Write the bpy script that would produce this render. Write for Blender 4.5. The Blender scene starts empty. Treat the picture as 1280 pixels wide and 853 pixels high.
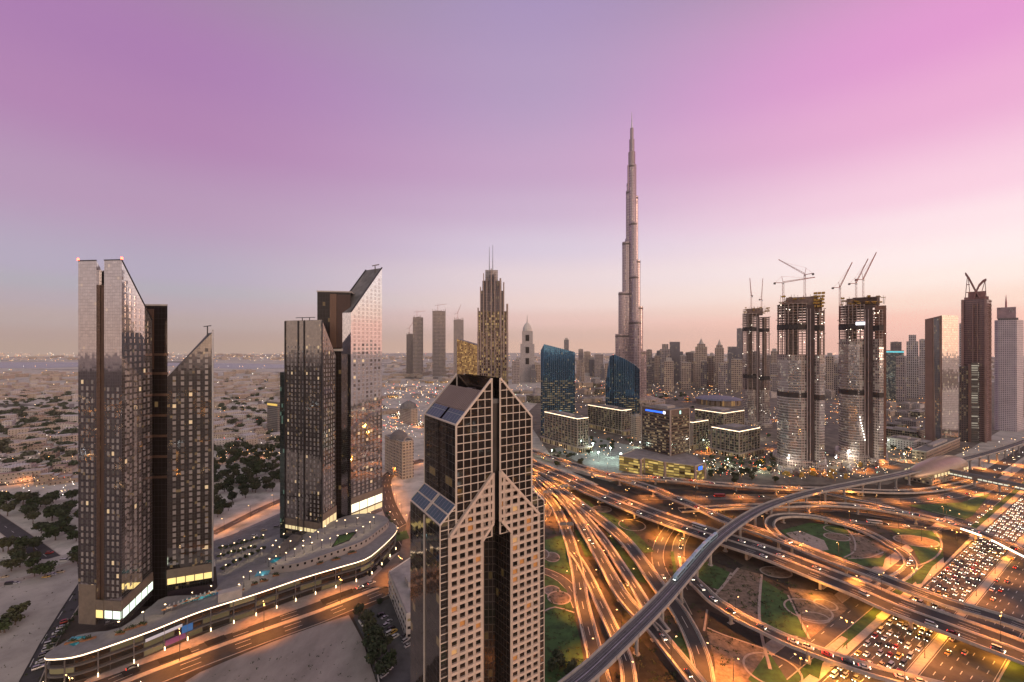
import bpy, math, random
from math import radians, sin, cos, tan, atan2, pi, sqrt, floor
from mathutils import Vector
R = random.Random(7)
SC = bpy.context.scene
COL = SC.collection
# ------------------------------------------------------------------ camera
F, H, YH = 540.0, 165.0, 432.0            # focal length (px of a 1280 frame), eye height, horizon row
cam_d = bpy.data.cameras.new('camera'); cam = bpy.data.objects.new('camera', cam_d); COL.objects.link(cam)
cam.location = (0, 0, H); cam.rotation_euler = (radians(90), 0, 0)
cam_d.sensor_width = 36; cam_d.lens = 36*F/1280; cam_d.shift_y = (YH-426.5)/1280
cam_d.clip_start = 1; cam_d.clip_end = 60000
SC.camera = cam
# ------------------------------------------------------------------ light
SUN_AZ = 128.0                              # degrees to the right of the view axis
def lin(c):
    return tuple((v/255/12.92 if v/255 <= .04045 else ((v/255+.055)/1.055)**2.4) for v in c)
W = bpy.data.worlds.new("World"); SC.world = W; W.use_nodes = True
nt = W.node_tree; N = nt.nodes; L = nt.links
for n in list(N): N.remove(n)
out = N.new('ShaderNodeOutputWorld')
tc = N.new('ShaderNodeTexCoord'); sep = N.new('ShaderNodeSeparateXYZ'); L.new(tc.outputs['Generated'], sep.inputs[0])
az = N.new('ShaderNodeMath'); az.operation = 'ARCTAN2'; L.new(sep.outputs[0], az.inputs[0]); L.new(sep.outputs[1], az.inputs[1])
def ramp(stops):
    r = N.new('ShaderNodeValToRGB'); r.color_ramp.interpolation = 'EASE'
    e = r.color_ramp.elements
    while len(e) < len(stops): e.new(.5)
    for k, (p, c) in enumerate(stops):
        e[k].position = p; e[k].color = (*lin(c), 1)
    L.new(sep.outputs[2], r.inputs[0]); return r
rl = ramp([(0,(170,150,138)),(.015,(168,149,143)),(.04,(172,159,159)),(.077,(173,163,175)),(.10,(169,166,180)),(.127,(172,163,186)),(.25,(177,145,179)),(.37,(174,127,174)),(.47,(168,121,173)),(.7,(146,140,148)),(1,(132,132,140))])
rc = ramp([(0,(214,178,160)),(.022,(210,178,165)),(.059,(228,194,186)),(.095,(234,210,206)),(.15,(228,210,214)),(.22,(212,198,216)),(.30,(202,177,204)),(.376,(196,163,197)),(.52,(177,153,190)),(.64,(166,144,186)),(.8,(146,140,148)),(1,(132,132,140))])
rr = ramp([(0,(240,187,170)),(.023,(248,196,180)),(.044,(255,203,186)),(.071,(255,224,208)),(.112,(255,237,229)),(.147,(255,237,236)),(.20,(253,227,233)),(.25,(249,207,225)),(.366,(236,172,212)),(.46,(226,152,207)),(.7,(146,140,148)),(1,(132,132,140))])
def mrange(a, b):
    m = N.new('ShaderNodeMapRange'); m.interpolation_type = 'SMOOTHSTEP'
    m.inputs['From Min'].default_value = radians(a); m.inputs['From Max'].default_value = radians(b)
    L.new(az.outputs[0], m.inputs['Value']); return m
def mixc(f, a, b):
    m = N.new('ShaderNodeMix'); m.data_type = 'RGBA'
    L.new(f, m.inputs[0]); L.new(a, m.inputs[6]); L.new(b, m.inputs[7]); return m.outputs[2]
c1 = mixc(mrange(-42, 8).outputs[0], rl.outputs[0], rc.outputs[0])
c2 = mixc(mrange(0, 52).outputs[0], c1, rr.outputs[0])
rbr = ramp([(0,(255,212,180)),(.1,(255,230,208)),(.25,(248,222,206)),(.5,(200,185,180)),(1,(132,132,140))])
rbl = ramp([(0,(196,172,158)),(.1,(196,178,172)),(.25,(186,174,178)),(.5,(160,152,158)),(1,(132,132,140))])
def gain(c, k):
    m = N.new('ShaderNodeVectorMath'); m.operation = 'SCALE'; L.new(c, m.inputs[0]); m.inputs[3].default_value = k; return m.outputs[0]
c3 = mixc(mrange(92, 135).outputs[0], c2, gain(rbr.outputs[0], 1.7))  # unseen sky behind the lens, its gain added to lift the ambient light
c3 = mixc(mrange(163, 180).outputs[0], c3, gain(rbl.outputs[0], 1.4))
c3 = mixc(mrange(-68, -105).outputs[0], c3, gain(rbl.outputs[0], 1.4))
# faint high cloud veil so that the gradient is not perfectly clean
nz = N.new('ShaderNodeTexNoise'); nz.inputs['Scale'].default_value = 2.2; nz.inputs['Detail'].default_value = 5
mp = N.new('ShaderNodeMapping'); mp.inputs['Scale'].default_value = (1, 1, 4); L.new(tc.outputs['Generated'], mp.inputs[0]); L.new(mp.outputs[0], nz.inputs['Vector'])
nm = N.new('ShaderNodeMapRange'); nm.inputs['To Min'].default_value = .975; nm.inputs['To Max'].default_value = 1.025; L.new(nz.outputs[0], nm.inputs['Value'])
lo = N.new('ShaderNodeMapRange'); lo.inputs['From Min'].default_value = 0; lo.inputs['From Max'].default_value = .34; lo.inputs['To Min'].default_value = 1.13; lo.inputs['To Max'].default_value = 1.04; L.new(sep.outputs[2], lo.inputs['Value'])
ml = N.new('ShaderNodeMath'); ml.operation = 'MULTIPLY'; L.new(nm.outputs[0], ml.inputs[0]); L.new(lo.outputs[0], ml.inputs[1])
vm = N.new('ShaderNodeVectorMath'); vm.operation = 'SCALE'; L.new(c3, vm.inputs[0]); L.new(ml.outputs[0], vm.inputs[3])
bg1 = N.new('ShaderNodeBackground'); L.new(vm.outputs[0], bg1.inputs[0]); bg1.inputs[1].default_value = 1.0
sky = N.new('ShaderNodeTexSky'); sky.sky_type = 'NISHITA'; sky.sun_disc = False
sky.sun_elevation = radians(2); sky.sun_rotation = radians(SUN_AZ); sky.dust_density = 3
bg2 = N.new('ShaderNodeBackground'); L.new(sky.outputs[0], bg2.inputs[0]); bg2.inputs[1].default_value = .015
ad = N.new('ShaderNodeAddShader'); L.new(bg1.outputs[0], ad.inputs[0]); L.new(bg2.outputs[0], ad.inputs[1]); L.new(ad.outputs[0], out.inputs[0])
W.cycles.sampling_method = 'AUTOMATIC'
sd = bpy.data.lights.new('sunset_glow', 'SUN'); sd.energy = 1.0; sd.angle = radians(24); sd.color = (1, .64, .44)
so = bpy.data.objects.new('sunset_glow', sd); COL.objects.link(so)
sv = Vector((sin(radians(SUN_AZ)), cos(radians(SUN_AZ)), tan(radians(9))))
so.rotation_euler = sv.to_track_quat('Z', 'Y').to_euler(); so.location = (600, 100, 400)
SC.view_settings.view_transform = 'Standard'; SC.view_settings.look = 'None'
SC.view_settings.exposure = 0; SC.view_settings.gamma = 1
cy = SC.cycles
cy.use_denoising = True
cy.max_bounces = 7; cy.diffuse_bounces = 2; cy.glossy_bounces = 3; cy.transmission_bounces = 3; cy.volume_bounces = 3; cy.transparent_max_bounces = 4
cy.sample_clamp_indirect = 4; cy.sample_clamp_direct = 0
cy.use_light_tree = True; cy.caustics_reflective = False; cy.caustics_refractive = False
# ------------------------------------------------------------------ helpers
def G(x, y, z=0.0):
    "world point at height z seen at photo pixel x, y"
    d = F*(H-z)/(y-YH); return Vector(((x-640)/F*d, d, z))
def zat(y, d): return H-(y-YH)*d/F
def px(p): return 640+F*p[0]/p[1], YH+F*(H-p[2])/p[1]
U = Vector((.842, .54, 0)); NR = Vector((.54, -.842, 0)); OS = Vector((180.3, 230.2, 0))   # the highway's own frame
def S(s, o, z=0): v = OS+U*s+NR*o; return Vector((v.x, v.y, z))
ORD = 'zeroth first second third fourth fifth sixth seventh eighth ninth tenth eleventh twelfth thirteenth fourteenth fifteenth sixteenth seventeenth eighteenth nineteenth twentieth'.split()
TENS = {2:'twenty',3:'thirty',4:'forty',5:'fifty',6:'sixty',7:'seventy',8:'eighty',9:'ninety'}
def nth(n):
    if n <= 20: return ORD[n]
    if n >= 100: return 'hundred and '+nth(n-100) if n > 100 else 'hundredth'
    t, u = divmod(n, 10)
    return TENS[t]+'-'+ORD[u] if u else TENS[t][:-1]+'ieth'
def tag(o, label=None, cat=None, group=None, kind=None):
    if label: o['label'] = label
    if cat: o['category'] = cat
    if group: o['group'] = group
    if kind: o['kind'] = kind
    return o
WARP = None                                # turns a building, laid out square to the view axis, so that its front faces the eye's column
def facing(x0, x1, d_):
    xm = (x0+x1)/2; th = math.atan((xm-640)/F); cx_, cy3 = (xm-640)/F*d_, d_; c_, s_ = cos(th), sin(th)
    def w(p):
        k = p[0]/d_; s = (k*cy3-cx_)/(c_+k*s_); o = p[1]-d_
        return Vector((cx_+c_*s+s_*o, cy3-s_*s+c_*o, p[2]))
    return w
def empty(name, loc, label, cat, group=None, kind=None, rz=0):
    if WARP: loc = WARP(loc)
    o = bpy.data.objects.new(name, None); COL.objects.link(o); o.location = loc; o.rotation_euler = (0, 0, rz)
    o.empty_display_size = 1
    return tag(o, label, cat, group, kind)
def wloc(o):
    v = Vector((0, 0, 0))
    while o is not None: v = v+o.location; o = o.parent
    return v
def link_copy(o, parent=None):
    c = o.copy(); COL.objects.link(c)
    if parent is not None: c.parent = parent
    return c
KIDS = {}
def kids(o):
    return KIDS.get(o.name, [])
def copy_tree(o, parent=None):
    c = link_copy(o, parent)
    l = []
    for ch in kids(o): l.append(copy_tree(ch, c))
    KIDS[c.name] = l
    return c
def adopt(ch, parent):
    ch.parent = parent; KIDS.setdefault(parent.name, []).append(ch)
class MB:
    def __init__(s): s.v = []; s.f = []; s.m = []; s.uv = []
    def face(s, pts, mi=0, uv=None):
        b = len(s.v); s.v += [tuple(p) for p in pts]; s.f.append(tuple(range(b, b+len(pts)))); s.m.append(mi)
        s.uv += list(uv) if uv else [(p[0], p[1]) for p in pts]
    def box(s, c, sx, sy, sz, rz=0, mi=0, bottom=True):
        "box with base centre c"
        a, b = cos(rz), sin(rz)
        P = lambda x, y, z: (c[0]+x*a-y*b, c[1]+x*b+y*a, c[2]+z)
        x, y = sx/2, sy/2
        q = [(-x,-y),(x,-y),(x,y),(-x,y)]
        for i in range(4):
            p0, p1 = q[i], q[(i+1) % 4]; w = sx if i % 2 == 0 else sy
            s.face([P(*p0,0),P(*p1,0),P(*p1,sz),P(*p0,sz)], mi, [(0,0),(w,0),(w,sz),(0,sz)])
        s.face([P(*p,sz) for p in q], mi)
        if bottom: s.face([P(*p,0) for p in reversed(q)], mi)
    def prism(s, poly, z0, z1, mi=0, roof=None, bottom=False, closed=True):
        "vertical walls round a polygon; z0, z1 numbers or per-vertex lists; roof = material index of the top"
        n = len(poly)
        if sum(poly[i][0]*poly[(i+1) % n][1]-poly[(i+1) % n][0]*poly[i][1] for i in range(n)) < 0:
            poly = poly[::-1]
            if not isinstance(z1, (int, float)): z1 = list(z1)[::-1]
            if not isinstance(z0, (int, float)): z0 = list(z0)[::-1]
        a = [z0]*n if isinstance(z0, (int, float)) else z0
        t = [z1]*n if isinstance(z1, (int, float)) else z1
        u = 0
        for i in range(n):
            j = (i+1) % n; p, q = poly[i], poly[j]; w = sqrt((p[0]-q[0])**2+(p[1]-q[1])**2)
            s.face([(p[0],p[1],a[i]),(q[0],q[1],a[j]),(q[0],q[1],t[j]),(p[0],p[1],t[i])], mi, [(u,a[i]),(u+w,a[j]),(u+w,t[j]),(u,t[i])])
            u += w
        if roof is not None: s.face([(poly[i][0],poly[i][1],t[i]) for i in range(n)], roof)
        if bottom: s.face([(poly[i][0],poly[i][1],a[i]) for i in reversed(range(n))], mi)
    def bar(s, p, q, w, h=None, mi=0):
        "square bar from p to q"
        p, q = Vector(p), Vector(q); h = h or w; d = (q-p)
        if d.length < 1e-6: return
        d.normalize(); up = Vector((0,0,1)) if abs(d.z) < .95 else Vector((1,0,0))
        a = d.cross(up).normalized()*w/2; b = a.normalized().cross(d)*h/2
        c = [a+b, -a+b, -a-b, a-b]
        for i in range(4):
            j = (i+1) % 4; s.face([p+c[i], p+c[j], q+c[j], q+c[i]][::-1], mi)
        s.face([p+k for k in c][::-1] , mi); s.face([q+k for k in c], mi)
    def tube(s, pts, rad, n=6, mi=0, cap=True):
        pts = [Vector(p) for p in pts]; rings = []
        for i, p in enumerate(pts):
            d = (pts[min(i+1, len(pts)-1)]-pts[max(i-1, 0)]).normalized()
            up = Vector((0,0,1)) if abs(d.z) < .9 else Vector((1,0,0))
            a = d.cross(up).normalized(); b = a.cross(d)
            r = rad[i] if isinstance(rad, (list, tuple)) else rad
            rings.append([p+(a*cos(2*pi*k/n)+b*sin(2*pi*k/n))*r for k in range(n)])
        for i in range(len(pts)-1):
            for k in range(n):
                j = (k+1) % n; s.face([rings[i][k], rings[i+1][k], rings[i+1][j], rings[i][j]], mi)
        if cap:
            s.face(rings[0], mi); s.face(rings[-1][::-1], mi)
    def build(s, name, mats, parent=None, loc=None, smooth=False):
        o_ = wloc(parent) if parent is not None else (Vector(loc) if loc is not None else Vector((0,0,0)))
        me = bpy.data.meshes.new(name)
        vs = [WARP(p) for p in s.v] if WARP else s.v
        me.from_pydata([(x-o_.x, y-o_.y, z-o_.z) for x, y, z in vs], [], s.f)
        uv = me.uv_layers.new(name='UVMap'); flat = [c for t in s.uv for c in t]; uv.data.foreach_set('uv', flat)
        if not isinstance(mats, (list, tuple)): mats = [mats]
        for m in mats: me.materials.append(m)
        if len(mats) > 1: me.polygons.foreach_set('material_index', s.m)
        if smooth: me.polygons.foreach_set('use_smooth', [True]*len(s.f))
        me.update()
        o = bpy.data.objects.new(name, me); COL.objects.link(o)
        if parent is not None: adopt(o, parent)
        else: o.location = o_
        return o
# ------------------------------------------------------------------ materials
def newmat(name):
    m = bpy.data.materials.new(name); m.use_nodes = True
    return m, m.node_tree.nodes, m.node_tree.links, m.node_tree.nodes['Principled BSDF']
def mat(name, c, rough=.8, metal=0, var=.18, scale=.15, c2=None, bump=0, coords='Object', detail=6, stretch=None):
    m, n, l, b = newmat(name)
    b.inputs['Roughness'].default_value = rough; b.inputs['Metallic'].default_value = metal
    t = n.new('ShaderNodeTexCoord'); no = n.new('ShaderNodeTexNoise'); no.inputs['Scale'].default_value = scale; no.inputs['Detail'].default_value = detail; no.inputs['Roughness'].default_value = .65
    src = t.outputs[coords]
    if coords == 'World':
        pass
    if stretch:
        mpn = n.new('ShaderNodeMapping'); mpn.inputs['Scale'].default_value = stretch; l.new(src, mpn.inputs[0]); src = mpn.outputs[0]
    l.new(src, no.inputs['Vector'])
    cr = n.new('ShaderNodeValToRGB'); e = cr.color_ramp.elements
    c2 = c2 or tuple(v*(1-var*1.6) for v in c)
    hi = tuple(min(1, v*(1+var)) for v in c)
    e[0].position = .3; e[0].color = (*c2, 1); e[1].position = .7; e[1].color = (*hi, 1)
    l.new(no.outputs[0], cr.inputs[0]); l.new(cr.outputs[0], b.inputs['Base Color'])
    if bump:
        bp = n.new('ShaderNodeBump'); bp.inputs['Strength'].default_value = bump; l.new(no.outputs[0], bp.inputs['Height']); l.new(bp.outputs[0], b.inputs['Normal'])
    return m
def emat(name, c, s, sampled=False):
    m, n, l, b = newmat(name)
    b.inputs['Base Color'].default_value = (*[v*.5 for v in c], 1)
    b.inputs['Emission Color'].default_value = (*c, 1); b.inputs['Emission Strength'].default_value = s
    if not sampled: m.cycles.emission_sampling = 'NONE'
    return m
# facade node group: a grid of window cells measured in metres along the wall and up it
def facade_group():
    g = bpy.data.node_groups.new('facade_cells', 'ShaderNodeTree')
    I = g.interface
    def inp(nm, tp, dv):
        s_ = I.new_socket(nm, in_out='INPUT', socket_type=tp); s_.default_value = dv
    inp('Wall', 'NodeSocketColor', (.3,.3,.3,1)); inp('Glass', 'NodeSocketColor', (.1,.1,.12,1))
    for nm, dv in (('CellW',3),('CellH',3.5),('WinW',.7),('WinH',.6),('Lit',.1),('LitStrength',1),('Metal',.6),('Rough',.12),('Jitter',.01),('WallRough',.7)): inp(nm, 'NodeSocketFloat', dv)
    inp('LitColor', 'NodeSocketColor', (1,.7,.35,1))
    I.new_socket('BSDF', in_out='OUTPUT', socket_type='NodeSocketShader')
    n = g.nodes; l = g.links
    gi = n.new('NodeGroupInput'); go = n.new('NodeGroupOutput')
    def M(op, a, b=None, clamp=False):
        m = n.new('ShaderNodeMath'); m.operation = op; m.use_clamp = clamp
        for k, v in enumerate((a, b)):
            if v is None: continue
            if isinstance(v, (int, float)): m.inputs[k].default_value = v
            else: l.new(v, m.inputs[k])
        return m.outputs[0]
    uv = n.new('ShaderNodeUVMap'); uv.uv_map = 'UVMap'; sp = n.new('ShaderNodeSeparateXYZ'); l.new(uv.outputs[0], sp.inputs[0])
    cu = M('DIVIDE', sp.outputs[0], gi.outputs['CellW']); cv = M('DIVIDE', sp.outputs[1], gi.outputs['CellH'])
    fu = M('ABSOLUTE', M('SUBTRACT', M('FRACT', cu), .5)); fv = M('ABSOLUTE', M('SUBTRACT', M('FRACT', cv), .5))
    mu = M('LESS_THAN', fu, M('MULTIPLY', gi.outputs['WinW'], .5)); mv = M('LESS_THAN', fv, M('MULTIPLY', gi.outputs['WinH'], .5))
    mask = M('MULTIPLY', mu, mv)
    oi = n.new('ShaderNodeObjectInfo')
    cb = n.new('ShaderNodeCombineXYZ'); l.new(M('FLOOR', cu), cb.inputs[0]); l.new(M('FLOOR', cv), cb.inputs[1]); l.new(M('MULTIPLY', oi.outputs['Random'], 97), cb.inputs[2])
    wn = n.new('ShaderNodeTexWhiteNoise'); l.new(cb.outputs[0], wn.inputs[0])
    spc = n.new('ShaderNodeSeparateColor'); l.new(wn.outputs['Color'], spc.inputs[0])
    lit = M('MULTIPLY', M('LESS_THAN', wn.outputs['Value'], gi.outputs['Lit']), mask)
    br = M('ADD', M('MULTIPLY', M('POWER', spc.outputs[0], 2), 1.3), .15)
    ems = M('MULTIPLY', M('MULTIPLY', lit, br), gi.outputs['LitStrength'])
    # blinds and floor-to-floor change in the glass
    gm = n.new('ShaderNodeMix'); gm.data_type = 'RGBA'; l.new(M('MULTIPLY', spc.outputs[1], .28), gm.inputs[0]); l.new(gi.outputs['Glass'], gm.inputs[6])
    gd = n.new('ShaderNodeVectorMath'); gd.operation = 'SCALE'; gd.inputs[3].default_value = .45; l.new(gi.outputs['Glass'], gd.inputs[0]); l.new(gd.outputs[0], gm.inputs[7])
    tcx = n.new('ShaderNodeTexCoord'); no = n.new('ShaderNodeTexNoise'); no.inputs['Scale'].default_value = .08; no.inputs['Detail'].default_value = 5; l.new(tcx.outputs['Object'], no.inputs['Vector'])
    wv = n.new('ShaderNodeVectorMath'); wv.operation = 'SCALE'; l.new(gi.outputs['Wall'], wv.inputs[0]); l.new(M('ADD', M('MULTIPLY', no.outputs[0], .5), .75), wv.inputs[3])
    mx = n.new('ShaderNodeMix'); mx.data_type = 'RGBA'; l.new(mask, mx.inputs[0]); l.new(wv.outputs[0], mx.inputs[6]); l.new(gm.outputs[2], mx.inputs[7])
    b = n.new('ShaderNodeBsdfPrincipled'); l.new(mx.outputs[2], b.inputs['Base Color'])
    l.new(M('MULTIPLY', mask, gi.outputs['Metal']), b.inputs['Metallic'])
    rm = n.new('ShaderNodeMix'); rm.data_type = 'FLOAT'; l.new(mask, rm.inputs[0]); l.new(gi.outputs['WallRough'], rm.inputs[2]); l.new(gi.outputs['Rough'], rm.inputs[3]); l.new(rm.outputs[0], b.inputs['Roughness'])
    l.new(gi.outputs['LitColor'], b.inputs['Emission Color']); l.new(ems, b.inputs['Emission Strength'])
    ge = n.new('ShaderNodeNewGeometry'); sb = n.new('ShaderNodeVectorMath'); sb.operation = 'SUBTRACT'; l.new(wn.outputs['Color'], sb.inputs[0]); sb.inputs[1].default_value = (.5,.5,.5)
    sc = n.new('ShaderNodeVectorMath'); sc.operation = 'SCALE'; l.new(sb.outputs[0], sc.inputs[0]); l.new(M('MULTIPLY', gi.outputs['Jitter'], mask), sc.inputs[3])
    av = n.new('ShaderNodeVectorMath'); av.operation = 'ADD'; l.new(ge.outputs['Normal'], av.inputs[0]); l.new(sc.outputs[0], av.inputs[1])
    nv = n.new('ShaderNodeVectorMath'); nv.operation = 'NORMALIZE'; l.new(av.outputs[0], nv.inputs[0]); l.new(nv.outputs[0], b.inputs['Normal'])
    l.new(b.outputs[0], go.inputs[0])
    return g
FG = facade_group()
def facade(name, wall, glass, cw=3., ch=3.6, ww=.7, wh=.6, lit=.1, ls=1., lc=(1,.68,.34), metal=.55, rough=.12, jit=.012, wr=.7):
    m = bpy.data.materials.new(name); m.use_nodes = True; n = m.node_tree.nodes; l = m.node_tree.links
    n.remove(n['Principled BSDF']); g = n.new('ShaderNodeGroup'); g.node_tree = FG
    for k, v in (('Wall',(*wall,1)),('Glass',(*glass,1)),('CellW',cw),('CellH',ch),('WinW',ww),('WinH',wh),('Lit',lit),('LitStrength',ls),('LitColor',(*lc,1)),('Metal',metal),('Rough',rough),('Jitter',jit),('WallRough',wr)):
        g.inputs[k].default_value = v
    l.new(g.outputs[0], n['Material Output'].inputs[0]); m.cycles.emission_sampling = 'NONE'
    return m
CONC = mat('concrete', (.47,.41,.36), .85, scale=.25, var=.2, stretch=(1,1,.35))
CONC_L = mat('pale_concrete', (.48,.44,.40), .8, scale=.2, var=.15)
CONC_D = mat('dark_concrete', (.16,.145,.135), .85, scale=.3, var=.2)
ASPH = mat('asphalt', (.048,.045,.044), .82, scale=.12, var=.3)
ASPHD = mat('dark_asphalt', (.030,.0285,.029), .8, scale=.10, var=.35)
ASPH2 = mat('worn_asphalt', (.085,.076,.070), .82, scale=.06, var=.35)
PAINT = mat('road_paint', (.62,.60,.55), .7, var=.2, scale=1.5)
LAWN = mat('lawn_grass', (.044,.100,.026), .95, scale=.16, var=.4, c2=(.020,.040,.012), detail=10)
DARKBED = mat('dark_planting', (.022,.020,.018), .95, scale=.3, var=.4)
SAND = mat('sand', (.42,.385,.34), .95, scale=.04, var=.2, c2=(.28,.255,.225), detail=12)
SANDLOT = mat('sand_lot_soil', (.33,.285,.25), .95, scale=.07, var=.22, c2=(.22,.19,.165), detail=12, stretch=(1,.45,1))
GRAVEL = mat('gravel', (.20,.145,.105), .95, scale=.35, var=.4, detail=10)
PAVE = mat('pale_paving', (.36,.30,.26), .85, scale=.4, var=.15)
KERB = mat('kerb_stone', (.42,.36,.30), .85, scale=.6, var=.12)
METAL_D = mat('dark_metal', (.07,.07,.075), .45, .7, var=.1)
METAL_L = mat('pale_metal', (.55,.55,.56), .4, .7, var=.1)
WHITE = mat('white_render', (.62,.59,.55), .8, scale=.15, var=.1)
ROOFG = mat('grey_roof', (.20,.19,.185), .9, scale=.15, var=.25)
ROOFL = mat('pale_roof', (.40,.36,.33), .9, scale=.12, var=.2)
STEEL = mat('crane_steel', (.45,.13,.09), .6, .2, var=.15)
YSTEEL = mat('yellow_formwork', (.50,.30,.06), .7, .1, var=.3, scale=.4)
RUST = mat('raw_core_concrete', (.27,.19,.155), .9, scale=.2, var=.3)
BARK = mat('bark', (.12,.09,.065), .95, var=.3, scale=2)
BLACKG = mat('black_glass', (.02,.019,.019), .08, .25, var=.2)
WATER = mat('pool_water', (.03,.28,.32), .08, 0, var=.15, scale=.3)
L_WARM = emat('warm_lamp', (1,.70,.38), 7)
L_SOD = emat('sodium_lantern', (1,.56,.22), 4.5)
L_WHITE = emat('white_lamp', (1,.95,.85), 14)
L_RED = emat('red_lamp', (1,.06,.03), 14)
L_STRIP = emat('warm_strip_light', (1,.74,.48), 3.2)
L_COOL = emat('cool_lit_glass', (.80,1,.82), 1.5)
L_YEL = emat('yellow_lit_glass', (1,.76,.28), 1.1)
L_GLOW = emat('lit_interior', (1,.80,.42), .8)
L_BLUE = emat('blue_sign_light', (.03,.16,1), 1.6)
L_SIGN = emat('white_sign_light', (.95,.93,1), 4)
L_TEAL = emat('teal_sign_light', (.15,.8,.9), 1.2)
# ------------------------------------------------------------------ ground
def ground_mat():
    m, n, l, b = newmat('city_ground'); b.inputs['Roughness'].default_value = .95
    t = n.new('ShaderNodeTexCoord')
    def noise(s, d=6, st=None):
        q = n.new('ShaderNodeTexNoise'); q.inputs['Scale'].default_value = s; q.inputs['Detail'].default_value = d; q.inputs['Roughness'].default_value = .62
        src = t.outputs['Object']
        if st:
            mpn = n.new('ShaderNodeMapping'); mpn.inputs['Scale'].default_value = st; l.new(src, mpn.inputs[0]); src = mpn.outputs[0]
        l.new(src, q.inputs['Vector']); return q.outputs[0]
    def rampf(v, a, b_):
        q = n.new('ShaderNodeMapRange'); q.inputs['From Min'].default_value = a; q.inputs['From Max'].default_value = b_; l.new(v, q.inputs['Value']); return q.outputs[0]
    def mix(f, a, c):
        q = n.new('ShaderNodeMix'); q.data_type = 'RGBA'; l.new(f, q.inputs[0])
        for k, v in ((6, a), (7, c)):
            if isinstance(v, tuple): q.inputs[k].default_value = (*v, 1)
            else: l.new(v, q.inputs[k])
        return q.outputs[2]
    c = mix(rampf(noise(.004), .35, .65), (.66,.61,.53), (.46,.43,.37))
    c = mix(rampf(noise(.05, 8), .45, .7), c, (.28,.27,.225))
    c = mix(rampf(noise(.0012, 5, (.35,1.6,1)), .58, .64), c, (.16,.15,.15))
    c = mix(rampf(noise(.0022, 5, (.5,1.4,1)), .60, .64), c, (.07,.065,.045))
    l.new(c, b.inputs['Base Color']); return m
mb = MB(); n_ = 96; RG = 9500
ring = [(RG*cos(2*pi*k/n_), RG*sin(2*pi*k/n_), 0) for k in range(n_)]
mb.face(ring)
tag(mb.build('ground', ground_mat()), kind='structure')
LV = [0.02]
def lv():
    LV[0] += .006; return LV[0]
def patch(name, pts, m, kind='structure', z=None):
    "flat sheet on the ground through photo pixels (or world points)"
    z = z or lv(); mb = MB()
    P = [G(p[0], p[1], 0) if not isinstance(p, Vector) else p for p in pts]
    P = [(p.x, p.y, z) for p in P]
    n = len(P)
    if sum(P[i][0]*P[(i+1) % n][1]-P[(i+1) % n][0]*P[i][1] for i in range(n)) < 0: P = P[::-1]
    mb.face(P); o = mb.build(name, m); tag(o, kind=kind); return o
# wide base sheets of the districts
patch('city_blocks_ground', [Vector((-3500,-3500,0)),Vector((3500,-3500,0)),Vector((3500,60,0)),Vector((300,150,0)),Vector((-120,196,0)),Vector((-900,196,0)),Vector((-3500,196,0))], mat('dark_city_ground', (.060,.050,.042), .9, scale=.02, var=.5, c2=(.018,.016,.015)))
patch('interchange_ground', [S(-420,-300),S(560,-260),S(560,120),S(-420,120)], mat('interchange_soil', (.075,.056,.040), .95, scale=.08, var=.45))
patch('downtown_ground', [(690,572),(800,604),(960,606),(1110,606),(1215,560),(1280,520),(1280,478),(700,478),(655,520)], mat('downtown_soil', (.17,.14,.11), .95, scale=.05, var=.5, c2=(.055,.052,.042)))
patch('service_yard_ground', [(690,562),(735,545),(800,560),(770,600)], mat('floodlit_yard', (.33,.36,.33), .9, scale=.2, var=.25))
def catmull(P, step=7.0):
    P = [Vector(p) for p in P]
    if len(P) == 2: 
        n = max(2, int((P[1]-P[0]).length/step)); return [P[0].lerp(P[1], k/n) for k in range(n+1)]
    Q = [P[0]*2-P[1]]+P+[P[-1]*2-P[-2]]; out_ = []
    for i in range(1, len(Q)-2):
        a, b, c, d = Q[i-1:i+3]; n = max(2, int((c-b).length/step))
        for k in range(n):
            t = k/n
            out_.append(.5*((2*b)+(c-a)*t+(2*a-5*b+4*c-d)*t*t+(3*b-a-3*c+d)*t**3))
    out_.append(P[-1]); return out_
def frames(C):
    Nn = []
    for i in range(len(C)):
        d = C[min(i+1, len(C)-1)]-C[max(i-1, 0)]; d.z = 0; d.normalize()
        Nn.append(Vector((d.y, -d.x, 0)))          # to the driver's right
    return Nn
def strip(mb, C, Nn, o0, o1, dz=0, mi=0, i0=0, i1=None):
    i1 = len(C)-1 if i1 is None else i1; u = 0
    for i in range(i0, i1):
        a, b = C[i], C[i+1]; z = Vector((0,0,dz)); w = (b-a).length
        mb.face([a+Nn[i]*o1+z, b+Nn[i+1]*o1+z, b+Nn[i+1]*o0+z, a+Nn[i]*o0+z], mi, [(o1,u),(o1,u+w),(o0,u+w),(o0,u)]); u += w
def section(mb, C, Nn, prof, mi=0):
    "closed profile [(offset, dz)] swept along the line"
    k = len(prof); n = len(C)
    for i in range(n-1):
        for j in range(k):
            o0, z0 = prof[j]; o1, z1 = prof[(j+1) % k]
            mb.face([C[i]+Nn[i]*o0+Vector((0,0,z0)), C[i]+Nn[i]*o1+Vector((0,0,z1)), C[i+1]+Nn[i+1]*o1+Vector((0,0,z1)), C[i+1]+Nn[i+1]*o0+Vector((0,0,z0))], mi)
    mb.face([C[0]+Nn[0]*o+Vector((0,0,z)) for o, z in prof][::-1], mi); mb.face([C[-1]+Nn[-1]*o+Vector((0,0,z)) for o, z in prof], mi)
def dashes(mb, C, Nn, off, dz, w=.28, on=1, period=3, mi=0):
    for i in range(len(C)-1):
        if i % period < on: strip(mb, C, Nn, off-w/2, off+w/2, dz, mi, i, i+1)
ROADS = {}
PALEROAD = mat('dusty_street', (.20,.17,.145), .9, scale=.05, var=.25)
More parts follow.
